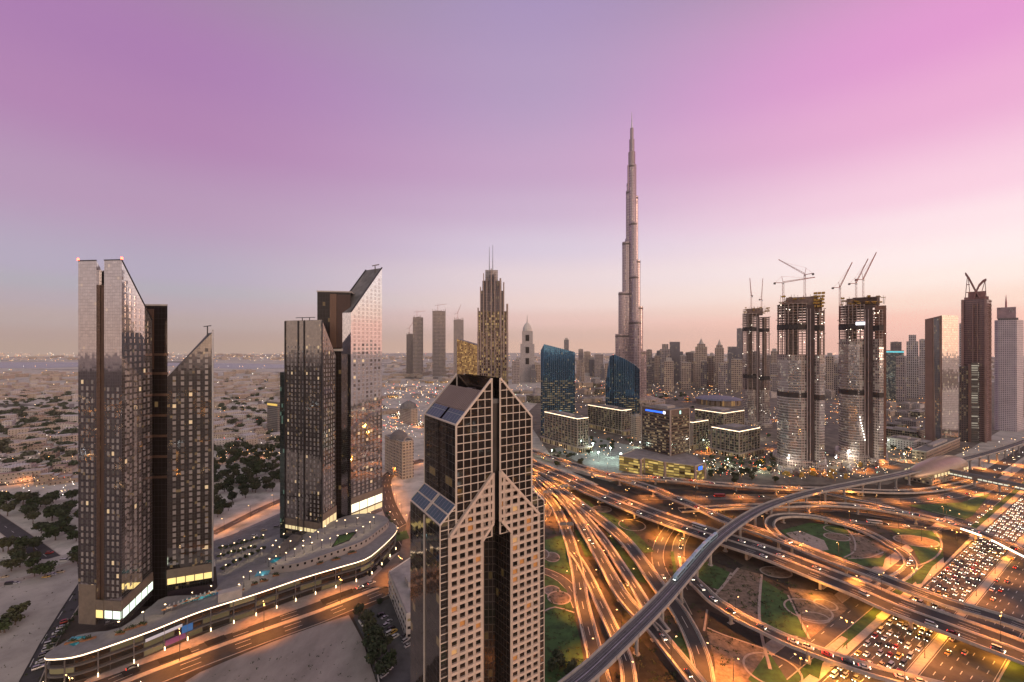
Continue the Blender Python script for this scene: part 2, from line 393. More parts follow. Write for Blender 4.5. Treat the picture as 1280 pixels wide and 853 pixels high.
def to_world(pts):
    return [G(*p) if not isinstance(p, Vector) else p for p in pts]
def flyover(key, pts, w, label, lanes=3, median=False, pillars=True, pstep=38, sides='LR', name='flyover', paint=True, medw=1.4, asph=None):
    C = catmull(to_world(pts), 6.5); Nn = frames(C); ROADS[key] = (C, Nn, w)
    mid = C[len(C)//2]
    root = empty(name, (mid.x, mid.y, 0), label, 'flyover', 'elevated roads of the interchange')
    h = w/2; mb = MB()
    section(mb, C, Nn, [(-h,-.05),(h,-.05),(h,-.75),(h*.55,-1.7),(-h*.55,-1.7),(-h,-.75)])
    mb.build('deck', CONC, root)
    mb = MB(); strip(mb, C, Nn, -h+1.35, h-1.35, 0); mb.build('road_surface', asph or ASPH, root)
    for sgn, ch in ((-1,'L'),(1,'R')):
        if ch not in sides: continue
        mb = MB(); a, b = sgn*(h-.75), sgn*(h+.02)
        if a > b: a, b = b, a
        section(mb, C, Nn, [(a,-.06),(b,-.5),(b,1.05),(a+.1*(sgn<0),1.05)][::1]); mb.build('parapet', CONC, root)
    if median:
        mb = MB(); section(mb, C, Nn, [(-medw/2,-.02),(medw/2,-.02),(medw/2*.6,.95),(-medw/2*.6,.95)]); mb.build('median_barrier', CONC, root)
    if paint:
        mb = MB(); strip(mb, C, Nn, -h+1.7, -h+1.88, .012); strip(mb, C, Nn, h-1.88, h-1.7, .012)
        if median:
            lw = (h-1.5-medw/2)/lanes
            for sgn in (-1, 1):
                for k in range(1, lanes): dashes(mb, C, Nn, sgn*(medw/2+k*lw), .012)
        else:
            lw = (w-3)/lanes
            for k in range(1, lanes): dashes(mb, C, Nn, -h+1.5+k*lw, .012)
        mb.build('lane_marking', PAINT, root)
    if pillars:
        acc = pstep*.4
        for i in range(len(C)-1):
            acc += (C[i+1]-C[i]).length
            if acc > pstep and C[i].z > 3.6:
                acc = 0; ang = atan2(Nn[i].y, Nn[i].x); mb = MB(); c = C[i]; zt = c.z-1.69
                offs = (0,) if w < 13 else (-w*.22, w*.22)
                for o in offs:
                    q = c+Nn[i]*o
                    mb.tube([(q.x,q.y,-.3),(q.x,q.y,zt*.72),(q.x,q.y,zt)], [.95,.95,1.6], 10)
                mb.box((c.x, c.y, zt-.02), w*.62, 1.8, .06, ang)
                mb.box((c.x, c.y, -.2), w*.3+1, 2.6, .6, ang)
                mb.build('pillar', CONC, root)
    return root
def ground_road(key, pts, w, lanes=2, kerb=True, m=None, name='road', paint=True):
    z = lv(); P = to_world(pts); P = [Vector((p.x, p.y, z)) for p in P]
    C = catmull(P, 7); Nn = frames(C); ROADS[key] = (C, Nn, w)
    mb = MB(); strip(mb, C, Nn, -w/2, w/2); tag(mb.build(name, m or ASPH2), kind='structure')
    if paint and lanes > 1:
        mb = MB()
        for k in range(1, lanes): dashes(mb, C, Nn, -w/2+k*w/lanes, .008)
        tag(mb.build('lane_marking', PAINT), kind='structure')
    if kerb:
        mb = MB()
        for s_ in (-1, 1): section(mb, C, Nn, [(s_*w/2,-.05),(s_*(w/2+.5),-.05),(s_*(w/2+.5),.13),(s_*w/2,.13)])
        tag(mb.build('kerb', KERB), kind='structure')
# ---- the broad highway (its own straight frame)
def hwy(name, o0, o1, m, s0=-330, s1=1500, z=None):
    z = z or lv(); mb = MB(); C = [S(s_, 0, z) for s_ in range(s0, s1+1, 30)]; Nn = [NR]*len(C)
    strip(mb, C, Nn, o0, o1); tag(mb.build(name, m), kind='structure'); return z
HASPH = mat('highway_asphalt', (.075,.067,.06), .8, scale=.08, var=.35)
zh = hwy('highway', -.6, 46, HASPH)
hwy('service_road', -22, -10, ASPH2, z=zh); hwy('service_road', -47, -33, ASPH2, s0=240, z=zh)
hwy('verge', -9.4, -5.4, LAWN, z=zh); hwy('verge', 47, 62, LAWN, z=zh)
hwy('pavement', -29, -22.6, PAVE, z=zh); hwy('pavement', 62, 75, PAVE, z=zh)
def hband(name, o0, o1, h, m, s0=-330, s1=1500):
    mb = MB(); C = [S(s_, 0, 0) for s_ in range(s0, s1+1, 40)]; Nn = [NR]*len(C)
    section(mb, C, Nn, [(o0,-.05),(o0,h),(o1,h),(o1,-.05)][::-1]); tag(mb.build(name, m), kind='structure')
hband('kerb', -5.2, -.9, .28, KERB); hband('median', 20.4, 24.0, .3, KERB); hband('kerb', 46.2, 47, .15, KERB)
hband('kerb', -10, -9.6, .14, KERB); hband('kerb', -22.6, -22.1, .14, KERB)
mb = MB()
C = [S(s_, 0, zh+.006) for s_ in range(-330, 900, 4)]; Nn = [NR]*len(C)
for o in [3.2*k+.9 for k in range(1, 6)]+[24.6+3.6*k for k in range(1, 6)]: dashes(mb, C, Nn, o, 0, .3, 1, 3)
strip(mb, C, Nn, .3, .5); strip(mb, C, Nn, 19.7, 19.9); strip(mb, C, Nn, 24.5, 24.7); strip(mb, C, Nn, 45.4, 45.6)
dashes(mb, C, Nn, -16, 0, .25, 1, 3)
tag(mb.build('lane_marking', PAINT), kind='structure')
# barrier wall along the highway edge
# ---- flyovers: photo pixels of the centre line with the deck height
flyover('RM', [(600,551,6),(640,566,7),(664,580,8),(705,597,8),(748,616.5,8),(820,645,8),(908,675,8),(960,692,8),(1030,719,8),(1085,741,8),(1120,756.7,8),(1195,784,8),(1280,815.6,8),(1370,851,8)], 25.5,
        'broad twin-carriageway flyover sweeping over the highway jam towards the lower corner', lanes=3, median=True, pstep=44, asph=ASPHD)
flyover('RN', [(630,551,5),(672,566.5,6),(720,582,7),(768,596.5,8),(810,609,8),(847.6,624.6,8),(880,637.8,8),(906.5,650.5,8),(950,665,8),(985,678,8),(1030,696,8),(1085,716.5,8),(1120,730,8),(1183,753.5,8),(1245,772,8),(1285,786,8),(1370,818,8)], 12.2,
        'three-lane flyover running beside the broad twin-carriageway flyover on its far side', lanes=3, pstep=42, asph=ASPHD)
flyover('RA', [(752,592,6.6),(810,597,7),(850,600.5,7),(890,604.5,7),(970,610,7),(1023,611.5,7),(1073,613.5,5),(1120,615,3),(1160,613,1.6),(1200,606,.7),(1232,597,.4)], 11,
        'farthest elevated road, curving in front of the office block with glowing yellow podium', lanes=3, pstep=40)
flyover('RC', [(850,638,1),(890,635.5,3),(930,633.5,6),(975,632,8),(1002,631,8),(1030,630.5,8),(1060,632,8),(1085.4,634.6,8),(1120,640,8),(1145,644.5,8),(1176.4,651.5,8),(1220,665,8),(1248,676,8),(1282,693,8),(1340,722,8)], 10.5,
        'curved flyover with a white lit flank crossing above the highway headlight jam', lanes=2, pstep=40)
flyover('RC2', [(1010,611.8,7.05),(1035,617,7.1),(1068,624,7.4),(1100,630.5,7.8),(1125,638,8.03)], 7,
        'narrow link ramp dropping from the farthest elevated road to the curved flyover', lanes=1, sides='', pstep=60)
flyover('RL', [(1012,688,8.02),(990,680,8.02),(971,668.5,8),(962,656,7.6),(966.5,648,7),(979,645,6.4),(998,644.5,5.8),(1022.7,647,4.8),(1042,652,3.8),(1061,657,2.8),(1080,664,1.9),(1098,672.6,1),(1114,682.6,.5),(1127,690,.3),(1136,700,.25),(1138,709,.25),(1130,718,.25),(1112,729,.25),(1085,746,.25)], 8,
        'looping ramp that coils round the lawn with brown gravel ovals', lanes=1, pstep=34)
flyover('RZ', [(856,698,1),(858,712,2),(865,724,4),(877.7,736.5,6),(891.5,750,7),(904,758.5,7),(925,772,7),(951.7,785,7),(975,796.5,7),(1010,811,7),(1060,829,7),(1104,842.5,7),(1180,862,7),(1260,884,7)], 9,
        'single ramp lit deep orange that carries slow cars over the highway at the bottom', lanes=2, pstep=36)
flyover('S5', [(672,594,4),(686,602,5),(697.6,611,6),(716,624,6),(735,638,6),(754,652.5,6),(780,675,6),(800.4,700,6),(815.5,722,5),(830,742,3),(844,758,1.6),(860,785,.5),(874,818,.35),(880,850,.3),(880,900,.3)], 10.5,
        'outer ramp of the fan of roads, nearest the underpass mouths', lanes=2)
flyover('S4', [(712,628,5.3),(724,639,5.6),(736.5,652.5,6),(754,674,6),(769,696,6),(785,720,6),(799,742,6.03),(812,764,6.06),(830,788,6.09)], 8,
        'middle ramp of the fan of roads, joining the ramp with the lone white car', lanes=2, sides='R')
flyover('S2', [(664,591,4),(685,606.5,5),(702.6,624,5.5),(717.7,643,6),(740,679,6),(758,710,6),(775,740,6),(795,765,6),(817.5,787,6),(837,811,6),(862.7,843,6),(890,880,6)], 9,
        'long ramp of the fan of roads that passes below the rail viaduct beside black voids', lanes=2)
flyover('S1', [(662,598,.4),(679,616.5,.4),(692.6,631.5,.5),(703,652,.7),(713,679,.9),(720,706,.9),(725,735,.7),(727.5,752,.5),(735,783.6,.4),(743,816,.4),(753,856,.4),(765,905,.4)], 9.5,
        'innermost road of the fan, running along the lawn by the lattice tower', lanes=2, pillars=False)
flyover('S1B', [(716,690,.94),(726,704,.98),(739,728,1.2),(750,752,2),(768,790,3),(783,826,3.6),(787,860,3.6),(790,900,3.6)], 8,
        'short ramp splitting off the innermost road of the fan towards the viaduct', lanes=2, pillars=False, sides='R')
ground_road('S3', [(655,707),(680,714),(697.6,721.5),(711,733),(719,748),(724,760)], 7)
ground_road('LOOPW', [(676,606),(684,618),(687,630),(683,643),(672,655),(655,660)], 6.5)
ground_road('U1', [(845,650),(829,672),(822,691),(824,708),(831,722),(842,740),(856,768)], 8)
ground_road('U2', [(868,655),(852,673),(847.5,690),(849,706),(858,722),(868,738)], 8.5)
ground_road('G1', [(800,622),(850,622),(900,621.5),(970,621.5),(1045,622),(1110,626.5),(1160,624),(1205,617),(1245,607)], 12, lanes=3)
ground_road('G2', [(1010,642),(1040,648),(1066.6,652),(1093,654.5),(1120,657.5),(1145,659.5),(1180,662.5),(1203,657)], 8)
ground_road('G4', [(960,640),(1010,637),(1060,640),(1100,646),(1130,650)], 7)
# downtown streets
ground_road('D1', [(700,520),(760,538),(830,555),(905,568),(960,562),(1010,535)], 14, lanes=4)
ground_road('D2', [(905,568),(940,580),(990,588),(1060,590),(1130,575)], 12, lanes=3)
ground_road('D3', [(725,486),(800,492),(840,498),(900,507),(1000,507),(1100,500)], 16, lanes=4)
ground_road('D4', [(940,530),(1000,520),(1090,510),(1160,503)], 14, lanes=4)
# ---- the western street in front of the mall, and the roads behind it
DSp = [(60,905),(140,860),(250,817),(330,788),(394,766),(440,748),(484,731),(515,719)]
ground_road('DS', DSp, 25, lanes=6, m=ASPH)
C, Nn, w = ROADS['DS']; mb = MB(); section(mb, [c+Vector((0,0,.01)) for c in C], Nn, [(-1.6,-.02),(1.6,-.02),(1.6,.22),(-1.6,.22)]); tag(mb.build('median', KERB), kind='structure')
ground_road('DE', [(560,728),(530,700),(508,672),(492,645),(483,622),(482,600),(500,585),(530,575)], 15, lanes=4, m=ASPH)
ground_road('DF', [(470,690),(500,664),(520,652)], 8)
ground_road('HW', [(-60,612),(30,603),(110,590),(200,583),(290,575),(360,565)], 14, lanes=4)
ground_road('PK', [(265,668),(300,650),(330,635),(360,622)], 9)
ground_road('LW', [(-20,640),(20,668),(50,690),(84,716)], 12, m=ASPH)
ground_road('LN', [(20,870),(52,805),(78,765),(98,732),(112,700)], 13, m=ASPH)
for k, pts in enumerate(([(-40,535),(60,531),(140,527)],[(-40,556),(60,551),(140,546)],[(20,600),(45,545),(58,505)],[(78,596),(86,540),(90,505)],[(266,540),(300,537),(352,533)],[(290,575),(300,530),(305,495)],[(266,512),(352,506)],[(335,560),(328,520),(322,490)])): ground_road('VR%d' % k, pts, 10, kerb=False, paint=False, m=PALEROAD)
ground_road('FR', [(470,505),(500,521),(530,532),(575,545),(640,553)], 26, lanes=6, m=ASPH)
# ------------------------------------------------------------------ lawns, gravel and path rings in the interchange
lawn = lambda *p: patch('lawn', p, LAWN)
gravel = lambda *p: patch('gravel_bed', p, GRAVEL)
bed = lambda *p: patch('planting_bed', p, DARKBED)
lawn((680,676),(702,669),(711,690),(717,720),(697,716),(680,709))
lawn((680,719),(697,727),(708,738),(714,756),(725,800),(733,845),(715,870),(681,870))
lawn((717,662),(724,664),(741,695),(732,697)); bed((735,700),(745,700),(790,765),(778,768))  # the dark bed between these ramps stands for the shaded void under the decks
bed((758,708),(764,705),(786,733),(782,738)); lawn((757,664),(776,684),(800,712),(808,730),(797,727),(772,690))
lawn((702,616),(740,628),(780,655),(800,672),(818,690),(806,692),(770,660),(735,634))
bed((724,617),(760,634),(775,648),(752,640)); bed((783,648),(800,645),(812,655),(800,662))
lawn((866,704),(885,703),(914,717),(901,738),(890,735),(872,722)); bed((885,700),(918,713),(930,708),(900,690))
gravel((923,711),(952,719),(949,782),(893,746)); lawn((952,724),(985,745),(1009,798),(965,790),(950,775)); bed((955,702),(985,715),(985,740),(956,720))
bed((884,786),(888,765),(960,795),(955,812)); gravel((883,789),(955,812),(946,853),(930,880),(893,880),(894,830))
lawn((836,806),(850,790),(868,830),(860,834)); bed((786,853),(800,800),(850,853),(840,880),(790,880))
lawn((838,690),(842,720),(846,715),(842,690)); gravel((985,735),(1040,742),(1060,762),(1012,800))
lawn((1065,786),(1092,766),(1096,773),(1052,812)); lawn((1004,840),(1030,820),(1024,850)); lawn((985,853),(960,815),(935,850),(960,870))
lawn((975,664),(1012,654),(1052,658),(1108,690),(1104,709),(1078,708),(1040,693),(1000,681))
gravel((1060,664),(1080,672),(1112,688),(1100,698),(1064,699)); patch('plaza', [(982,667),(1000,664),(1030,676),(1036,688),(1020,690),(1000,682)], PAVE)
lawn((1112,661),(1165,664),(1177,680),(1172,700),(1152,708),(1142,688)); lawn((1134,632),(1200,629),(1238,617),(1216,645),(1205,651),(1165,641))
bed((1177,664),(1206,660),(1213,672),(1180,705)); lawn((1142,722),(1168,706),(1152,730),(1146,731)); bed((1000,642),(1050,640),(1110,650),(1080,652))
bed((830,612),(900,612),(960,618),(850,620)); bed((715,590),(760,602),(800,620),(760,612))
patch('car_park', [(1031,812),(1052,796),(1060,800),(1040,818)], PAVE)
def ring(cx, cy_, rx, ry=None, w=1.1, fill=None, n=40, a0=0, a1=2*pi):
    c = G(cx, cy_, 0); rx_ = rx*c.y/F; ry_ = ry*c.y*c.y/(F*H) if ry else rx_
    z = lv(); P = [Vector((c.x+rx_*cos(a0+(a1-a0)*i/n), c.y+ry_*sin(a0+(a1-a0)*i/n), z)) for i in range(n+1)]
    if fill:
        mb = MB(); mb.face([(p.x,p.y,z) for p in P[:-1]]); tag(mb.build('gravel_bed', fill), kind='structure')
    mb = MB(); Nn = frames(P); strip(mb, P, Nn, -w/2, w/2, .005); tag(mb.build('path', PAVE), kind='structure')
for a in ((690,697,9,6,GRAVEL),(678,693,8,6,GRAVEL),(690,739,10,6,mat('grey_gravel',(.13,.125,.12),.95,scale=.5,var=.3)),(699,748,14,8,GRAVEL),(752,637,12,4,GRAVEL),(790,657,16,7,None),
          (1145,677,24,7.5,GRAVEL),(970,716,18,7,GRAVEL),(1073,664,13,6.5,None),(1046,672,14,5,GRAVEL),(1052,663,20,6,None),(965,838,32,22,None),(1010,763,26,14,None),(1018,773,17,7,None),(1032,757,12,7,None)):
    ring(a[0], a[1], a[2], a[3], fill=a[4])
def path(pts, w=1.2):
    z = lv(); P = catmull([Vector((*G(x,y,0).xy, z)) for x, y in pts], 5); mb = MB(); strip(mb, P, frames(P), -w/2, w/2); tag(mb.build('path', PAVE), kind='structure')
path([(923,711),(893,746)], 1.6); path([(952,719),(949,760),(952,795),(963,838)], 1.6); path([(884,786),(905,795),(955,812)]); path([(985,745),(1012,800)])
path([(884,763),(880,790)]); path([(681,765),(694,760),(718,767)]); path([(1120,708),(1150,707),(1172,695),(1177,680),(1168,664)]); path([(1060,699),(1085,698),(1105,691)])
path([(1165,640),(1205,650)]); path([(914,717),(901,738),(892,737)]); path([(1050,654),(1060,664),(1068,676),(1068,690),(1055,698)])
# ------------------------------------------------------------------ western ground patches
patch('sand_lot', [(150,905),(250,842),(330,808),(400,782),(436,770),(452,800),(470,853),(480,900)], SANDLOT)
patch('car_park', [(440,770),(512,738),(560,780),(560,900),(482,900),(470,850),(455,800)], mat('car_park_asphalt',(.08,.078,.076),.85,scale=.15,var=.25))
patch('pavement', [(95,862),(170,835),(330,778),(440,738),(488,715),(512,700),(500,690),(440,722),(320,768),(190,820),(110,850)], PAVE)
patch('plaza', [(268,690),(300,664),(355,640),(356,690),(330,725),(272,735)], mat('plaza_paving',(.23,.225,.225),.8,scale=.3,var=.15))
patch('car_park', [(265,678),(330,655),(356,640),(350,668),(268,700)], mat('staff_car_park',(.17,.165,.165),.85,scale=.2,var=.2))
patch('sand_lot', [(-60,900),(-60,700),(60,700),(96,690),(98,730),(75,765),(50,805),(20,860)], SAND)
patch('pavement', [(-40,740),(30,722),(97,700),(97,704),(30,727),(-40,746)], PAVE)
patch('forecourt', [(455,735),(500,690),(512,640),(520,640),(540,735)], mat('forecourt_paving',(.16,.13,.11),.85,scale=.2,var=.2))
for q in ([(455,716),(466,705),(472,712),(462,722)],[(470,704),(480,694),(488,702),(478,712)],[(484,690),(497,676),(502,684),(492,694)]): patch('planting_bed', q, DARKBED)
lawn((492,668),(508,664),(512,674),(495,678))
for q in ([(150,842),(170,835),(176,840),(156,848)],[(196,826),(236,812),(240,818),(200,832)],[(255,804),(280,795),(284,800),(260,810)],[(400,751),(440,737),(442,742),(404,757)]): patch('planting_bed', q, DARKBED)
patch('lagoon', [(-200,452.5),(-200,461),(60,460.5),(120,458),(215,458),(300,461.5),(380,460),(380,457),(330,455),(200,453.5)], mat('shallow_lagoon',(.10,.12,.14),.25,var=.2,scale=.01))
# ------------------------------------------------------------------ rail viaduct, train, station
MZ = 15.0
MP = [(600,948),(680,885),(728,847),(760,818),(822,757),(860,714),(888,682),(917,658),(940,643),(960,633),(990,622.5),(1023,614),(1070,604.5),(1120,594.5),(1165,583.5),(1210,573),(1245,563.5),(1280,552),(1330,533),(1400,510)]
MC = catmull([G(x, y, MZ) for x, y in MP], 6); MN = frames(MC)
vi = empty('rail_viaduct', (MC[20].x, MC[20].y, 0), 'long curved grey rail viaduct on single round pillars, carrying a blue train', 'viaduct')
TRK = mat('track_slab', (.115,.112,.112), .85, scale=.5, var=.25); RAIL = mat('rail_steel', (.34,.33,.33), .4, .8)
VGREY = mat('viaduct_concrete', (.33,.31,.295), .8, scale=.2, var=.15)
mb = MB(); section(mb, MC, MN, [(-4.6,-.02),(4.6,-.02),(4.6,-.5),(2.4,-1.5),(1.9,-2.6),(-1.9,-2.6),(-2.4,-1.5),(-4.6,-.5)]); mb.build('deck', VGREY, vi)
mb = MB()
for o in (-2.15, 2.15): section(mb, MC, MN, [(o-1.35,-.01),(o+1.35,-.01),(o+1.35,.22),(o-1.35,.22)])
mb.build('track_bed', TRK, vi)
mb = MB()
for o in (-2.9,-1.4,1.4,2.9): section(mb, MC, MN, [(o-.08,.21),(o+.08,.21),(o+.08,.38),(o-.08,.38)])
section(mb, MC, MN, [(-.35,-.01),(.35,-.01),(.35,.5),(-.35,.5)])
mb.build('rail', RAIL, vi)
for s_ in (-1, 1):
    mb = MB(); a, b = sorted((s_*4.15, s_*4.75)); section(mb, MC, MN, [(a,-.03),(b,-.6),(b,1.25),(a,1.25)]); mb.build('parapet', VGREY, vi)
mb = MB()
for i in range(0, len(MC)-1, 4):
    for s_ in (-1, 1): q = MC[i]+MN[i]*s_*4.79; mb.bar(q+Vector((0,0,-.5)), q+Vector((0,0,1.22)), .16)
mb.build('joint', METAL_D, vi)
acc = 20
for i in range(len(MC)-1):
    acc += (MC[i+1]-MC[i]).length
    if acc > 29:
        acc = 0; c = MC[i]; mb = MB()
        mb.tube([(c.x,c.y,-.3),(c.x,c.y,10),(c.x,c.y,12.45)], [1.05,1.05,1.9], 12); mb.tube([(c.x,c.y,-.3),(c.x,c.y,.7)], 1.9, 10)
        mb.build('pillar', VGREY, vi)
def along(C, s_):
    for i in range(len(C)-1):
        w = (C[i+1]-C[i]).length
        if s_ <= w: return C[i].lerp(C[i+1], s_/w), (C[i+1]-C[i]).normalized()
        s_ -= w
    return C[-1], (C[-1]-C[-2]).normalized()
def s_near(C, p):
    best = None; s_ = 0
    for i in range(len(C)-1):
        w = (C[i+1]-C[i]).length; d = (C[i].xy-p.xy).length
        if best is None or d < best[0]: best = (d, s_)
        s_ += w
    return best[1]
# train on the far track, nose towards the lens
s0 = s_near(MC, G(850, 729, MZ)); p0, d0 = along(MC, s0)
TB = mat('train_silver_blue', (.30,.46,.54), .3, .35, var=.08); TBL = mat('train_blue_band', (.05,.22,.36), .3, .1)
tr = empty('train', (p0.x, p0.y, MZ+.3), 'five-car pale blue metro train running along the curved viaduct', 'train')
ss = s0
for k in range(5):
    ln = 16.5
    pa, da = along(MC, ss); pb, db = along(MC, ss+ln); ss += ln+.6
    d = (pb-pa); d.z = 0; d.normalize(); n = Vector((d.y,-d.x,0)); c = (pa+pb)/2-n*2.15; L_ = (pb-pa).length
    def ringp(t, sc=1, top=3.6):
        prof = [(-1.35,.3),(-1.4,1.6),(-1.25,3.0),(-.8,3.5),(.8,3.5),(1.25,3.0),(1.4,1.6),(1.35,.3)]
        return [c+d*t+n*(a*sc)+Vector((0,0,.35+.3+(b-.3)*sc if sc < 1 else .35+b)) for a, b in prof]
    mb = MB(); ts = [(-L_/2,1),(L_/2,1)] if k else [(-L_/2-.6,.55),(-L_/2+.7,.9),(-L_/2+2.2,1),(L_/2,1)]
    rs = [ringp(t, sc) for t, sc in ts]
    for a, b in zip(rs, rs[1:]):
        for j in range(8):
            q = (j+1) % 8; mb.face([a[j], b[j], b[q], a[q]])
    mb.face(rs[0][::-1]); mb.face(rs[-1]); car = mb.build('carriage', TB, tr)
    mb = MB()
    for s_ in (-1, 1):
        for j in range(6):
            t0 = -L_/2+1.9+j*(L_-3)/6; t1 = t0+(L_-3)/6-.7
            q = lambda t, z: c+d*t+n*s_*(1.415 if z < 2.2 else 1.31)+Vector((0,0,z+.35))
            mb.face([q(t0,1.65), q(t1,1.65), q(t1,2.75), q(t0,2.75)])
    mb.build('window', BLACKG, car)
    mb = MB(); mb.box((*(c.xy), MZ+.35+3.5), 5, 1.7, .35, atan2(d.y,d.x)); mb.build('roof_unit', METAL_L, car)
    if k == 0:
        mb = MB(); f = c-d*(L_/2+.3)+Vector((0,0,.35))
        a = lambda o, t, z: c-d*(L_/2+t)+n*o+Vector((0,0,z+.35))
        mb.face([a(-.7,.35,1.55),a(.7,.35,1.55),a(.85,-.72,2.6),a(-.85,-.72,2.6)]); mb.build('windscreen', BLACKG, car)
        for s_ in (-.5, .5):
            mb = MB(); q = a(s_, .63, 1.0); mb.box((q.x,q.y,q.z-.1), .12, .34, .22, atan2(d.y,d.x)); mb.build('headlight', L_WHITE, car)
# station shell over the viaduct
c0 = G(1174, 582.5, MZ); i_ = min(range(len(MC)), key=lambda i: (MC[i].xy-c0.xy).length); d = (MC[min(i_+4,len(MC)-1)]-MC[i_-4]); d.z = 0; d.normalize(); n = Vector((d.y,-d.x,0)); c0 = Vector((MC[i_].x, MC[i_].y, 0))
SHELL = mat('bronze_shell', (.36,.27,.19), .38, .45, var=.08, scale=.1)
st = empty('metro_station', c0, 'smooth golden shell-shaped metro station straddling the rail viaduct', 'station')
mb = MB(); nu, nv = 36, 14; A, B, Cc = 66, 17, 17
def sp(u, v):
    x = -1+2*u; taper = (max(0, 1-abs(x)**2.4))**.5*(1-.28*x*-1 if False else .86+.14*x); th = pi*v
    return c0+d*(A*x)+n*(B*taper*cos(th))+Vector((0,0,9+Cc*taper*sin(th)**.8+2*taper*(x*.8)))
for i in range(nu):
    for j in range(nv):
        mb.face([sp(i/nu,j/nv), sp((i+1)/nu,j/nv), sp((i+1)/nu,(j+1)/nv), sp(i/nu,(j+1)/nv)])
mb.build('shell_roof', SHELL, st, smooth=True)
mb = MB(); mb.box((*(c0.xy),0), 92, 26, 9, atan2(d.y,d.x)); mb.build('concourse', facade('station_concourse',(.34,.28,.23),(.1,.1,.1),4,4.5,.6,.5,.35,1.0), st)
mb = MB()
for t in range(-40, 44, 8):
    for s_ in (-1,1): q = c0+d*t+n*s_*14.2; mb.box((q.x,q.y,9), 4.6, .3, 3.2, atan2(d.y,d.x))
mb.build('lit_window', L_GLOW, st)
# footbridge across the highway
fb0, fb1 = G(1182, 590, 10), G(1330, 620.5, 10)
fb = empty('footbridge', (fb0.x, fb0.y, 0), 'enclosed grey footbridge with lit windows crossing the highway from the golden station', 'footbridge')
dd = (fb1-fb0); ll = dd.length; dd.normalize(); ang = atan2(dd.y, dd.x); mid = (fb0+fb1)/2
mb = MB(); mb.box((mid.x,mid.y,7.5), ll, 6, 4.6, ang); mb.build('gallery', mat('gallery_cladding',(.22,.20,.19),.5,.4), fb)
nn = Vector((dd.y,-dd.x,0)); mb = MB()
for k in range(int(ll/4.2)):
    q = fb0+dd*(2+k*4.2)+nn*3.03
    if k % 7 != 6: mb.box((q.x,q.y,8.9), 3.5, .08, 1.6, ang)
mb.build('lit_window', emat('gallery_lit_window',(.9,.9,.7),.8), fb)
mb = MB(); 
for k in range(int(ll)//2): pass
mb.tube([fb0+Vector((0,0,1.6)), fb1+Vector((0,0,1.6))], 2.95, 12); mb.build('roof', mat('gallery_roof',(.17,.165,.16),.5,.5), fb)
for t in (.28,.5,.72,.93):
    q = fb0+dd*ll*t; mb = MB(); mb.tube([(q.x,q.y,-.2),(q.x,q.y,7.6)], 1, 10); mb.build('pillar', CONC, fb)
# white lit flank strip of the curved flyover
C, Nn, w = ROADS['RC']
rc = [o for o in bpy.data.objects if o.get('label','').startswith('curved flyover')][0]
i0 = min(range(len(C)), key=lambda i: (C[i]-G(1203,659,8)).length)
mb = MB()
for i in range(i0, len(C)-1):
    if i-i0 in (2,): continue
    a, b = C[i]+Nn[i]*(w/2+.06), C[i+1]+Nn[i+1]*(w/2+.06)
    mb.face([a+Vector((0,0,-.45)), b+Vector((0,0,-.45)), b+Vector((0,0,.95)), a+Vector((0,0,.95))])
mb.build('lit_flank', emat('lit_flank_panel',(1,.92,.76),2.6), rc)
# ------------------------------------------------------------------ street lamps
LAMP_POW = 33000
def lamp_proto(name, h, arm, n_arm, lant, pw, colr, label, group):
    r = empty(name, (0,0,0), label, 'street lamp', group)
    mb = MB(); mb.tube([(0,0,-.1),(0,0,h*.5),(0,0,h)], [.16,.12,.08], 6); mb.box((0,0,-.05), .5,.5,.4); mb.build('pole', METAL_D, r)
    for k in range(n_arm):
        s_ = 1 if k == 0 else -1
        mb = MB(); mb.tube([(0,0,h-.4),(s_*arm*.4,0,h+.35),(s_*arm,0,h+.5)], .06, 5); mb.build('arm', METAL_D, r)
        mb = MB(); mb.tube([(s_*(arm-.1),0,h+.46),(s_*(arm+.7),0,h+.5)], .2, 6); mb.build('lantern', lant, r)
    ld = bpy.data.lights.new(name+'_light', 'SPOT'); ld.energy = pw; ld.color = colr; ld.spot_size = radians(120); ld.spot_blend = .5; ld.shadow_soft_size = .5
    lo = bpy.data.objects.new('lamp_light', ld); COL.objects.link(lo); lo.location = (arm*.5 if n_arm == 1 else 0, 0, h+.1); adopt(lo, r)
    return r
SOD = (1,.315,.05)
LP = lamp_proto('street_lamp', 12, 2.2, 1, L_SOD, LAMP_POW, SOD, 'x', 'sodium street lamps along the roads')
LP2 = lamp_proto('street_lamp', 15, 2.2, 2, L_SOD, LAMP_POW*1.6, SOD, 'x', 'twin-arm sodium lamps along the highway')
LP4 = lamp_proto('street_lamp', 10, 1.8, 1, L_SOD, 9500, SOD, 'x', 'sodium street lamps along the western lanes')
[c for c in kids(LP4) if c.type == 'LIGHT'][0].data.spot_size = radians(156)
LP3 = lamp_proto('park_lamp', 5, .3, 1, L_WARM, 450, (1,.72,.4), 'x', 'low warm lamps of the western district')
USED = set(); LCOUNT = {}
def place(proto, loc, rz, label):
    o = proto if proto.name not in USED else copy_tree(proto)
    if o is proto: USED.add(proto.name)
    o.location = loc; o.rotation_euler = (0,0,rz); o['label'] = label; return o
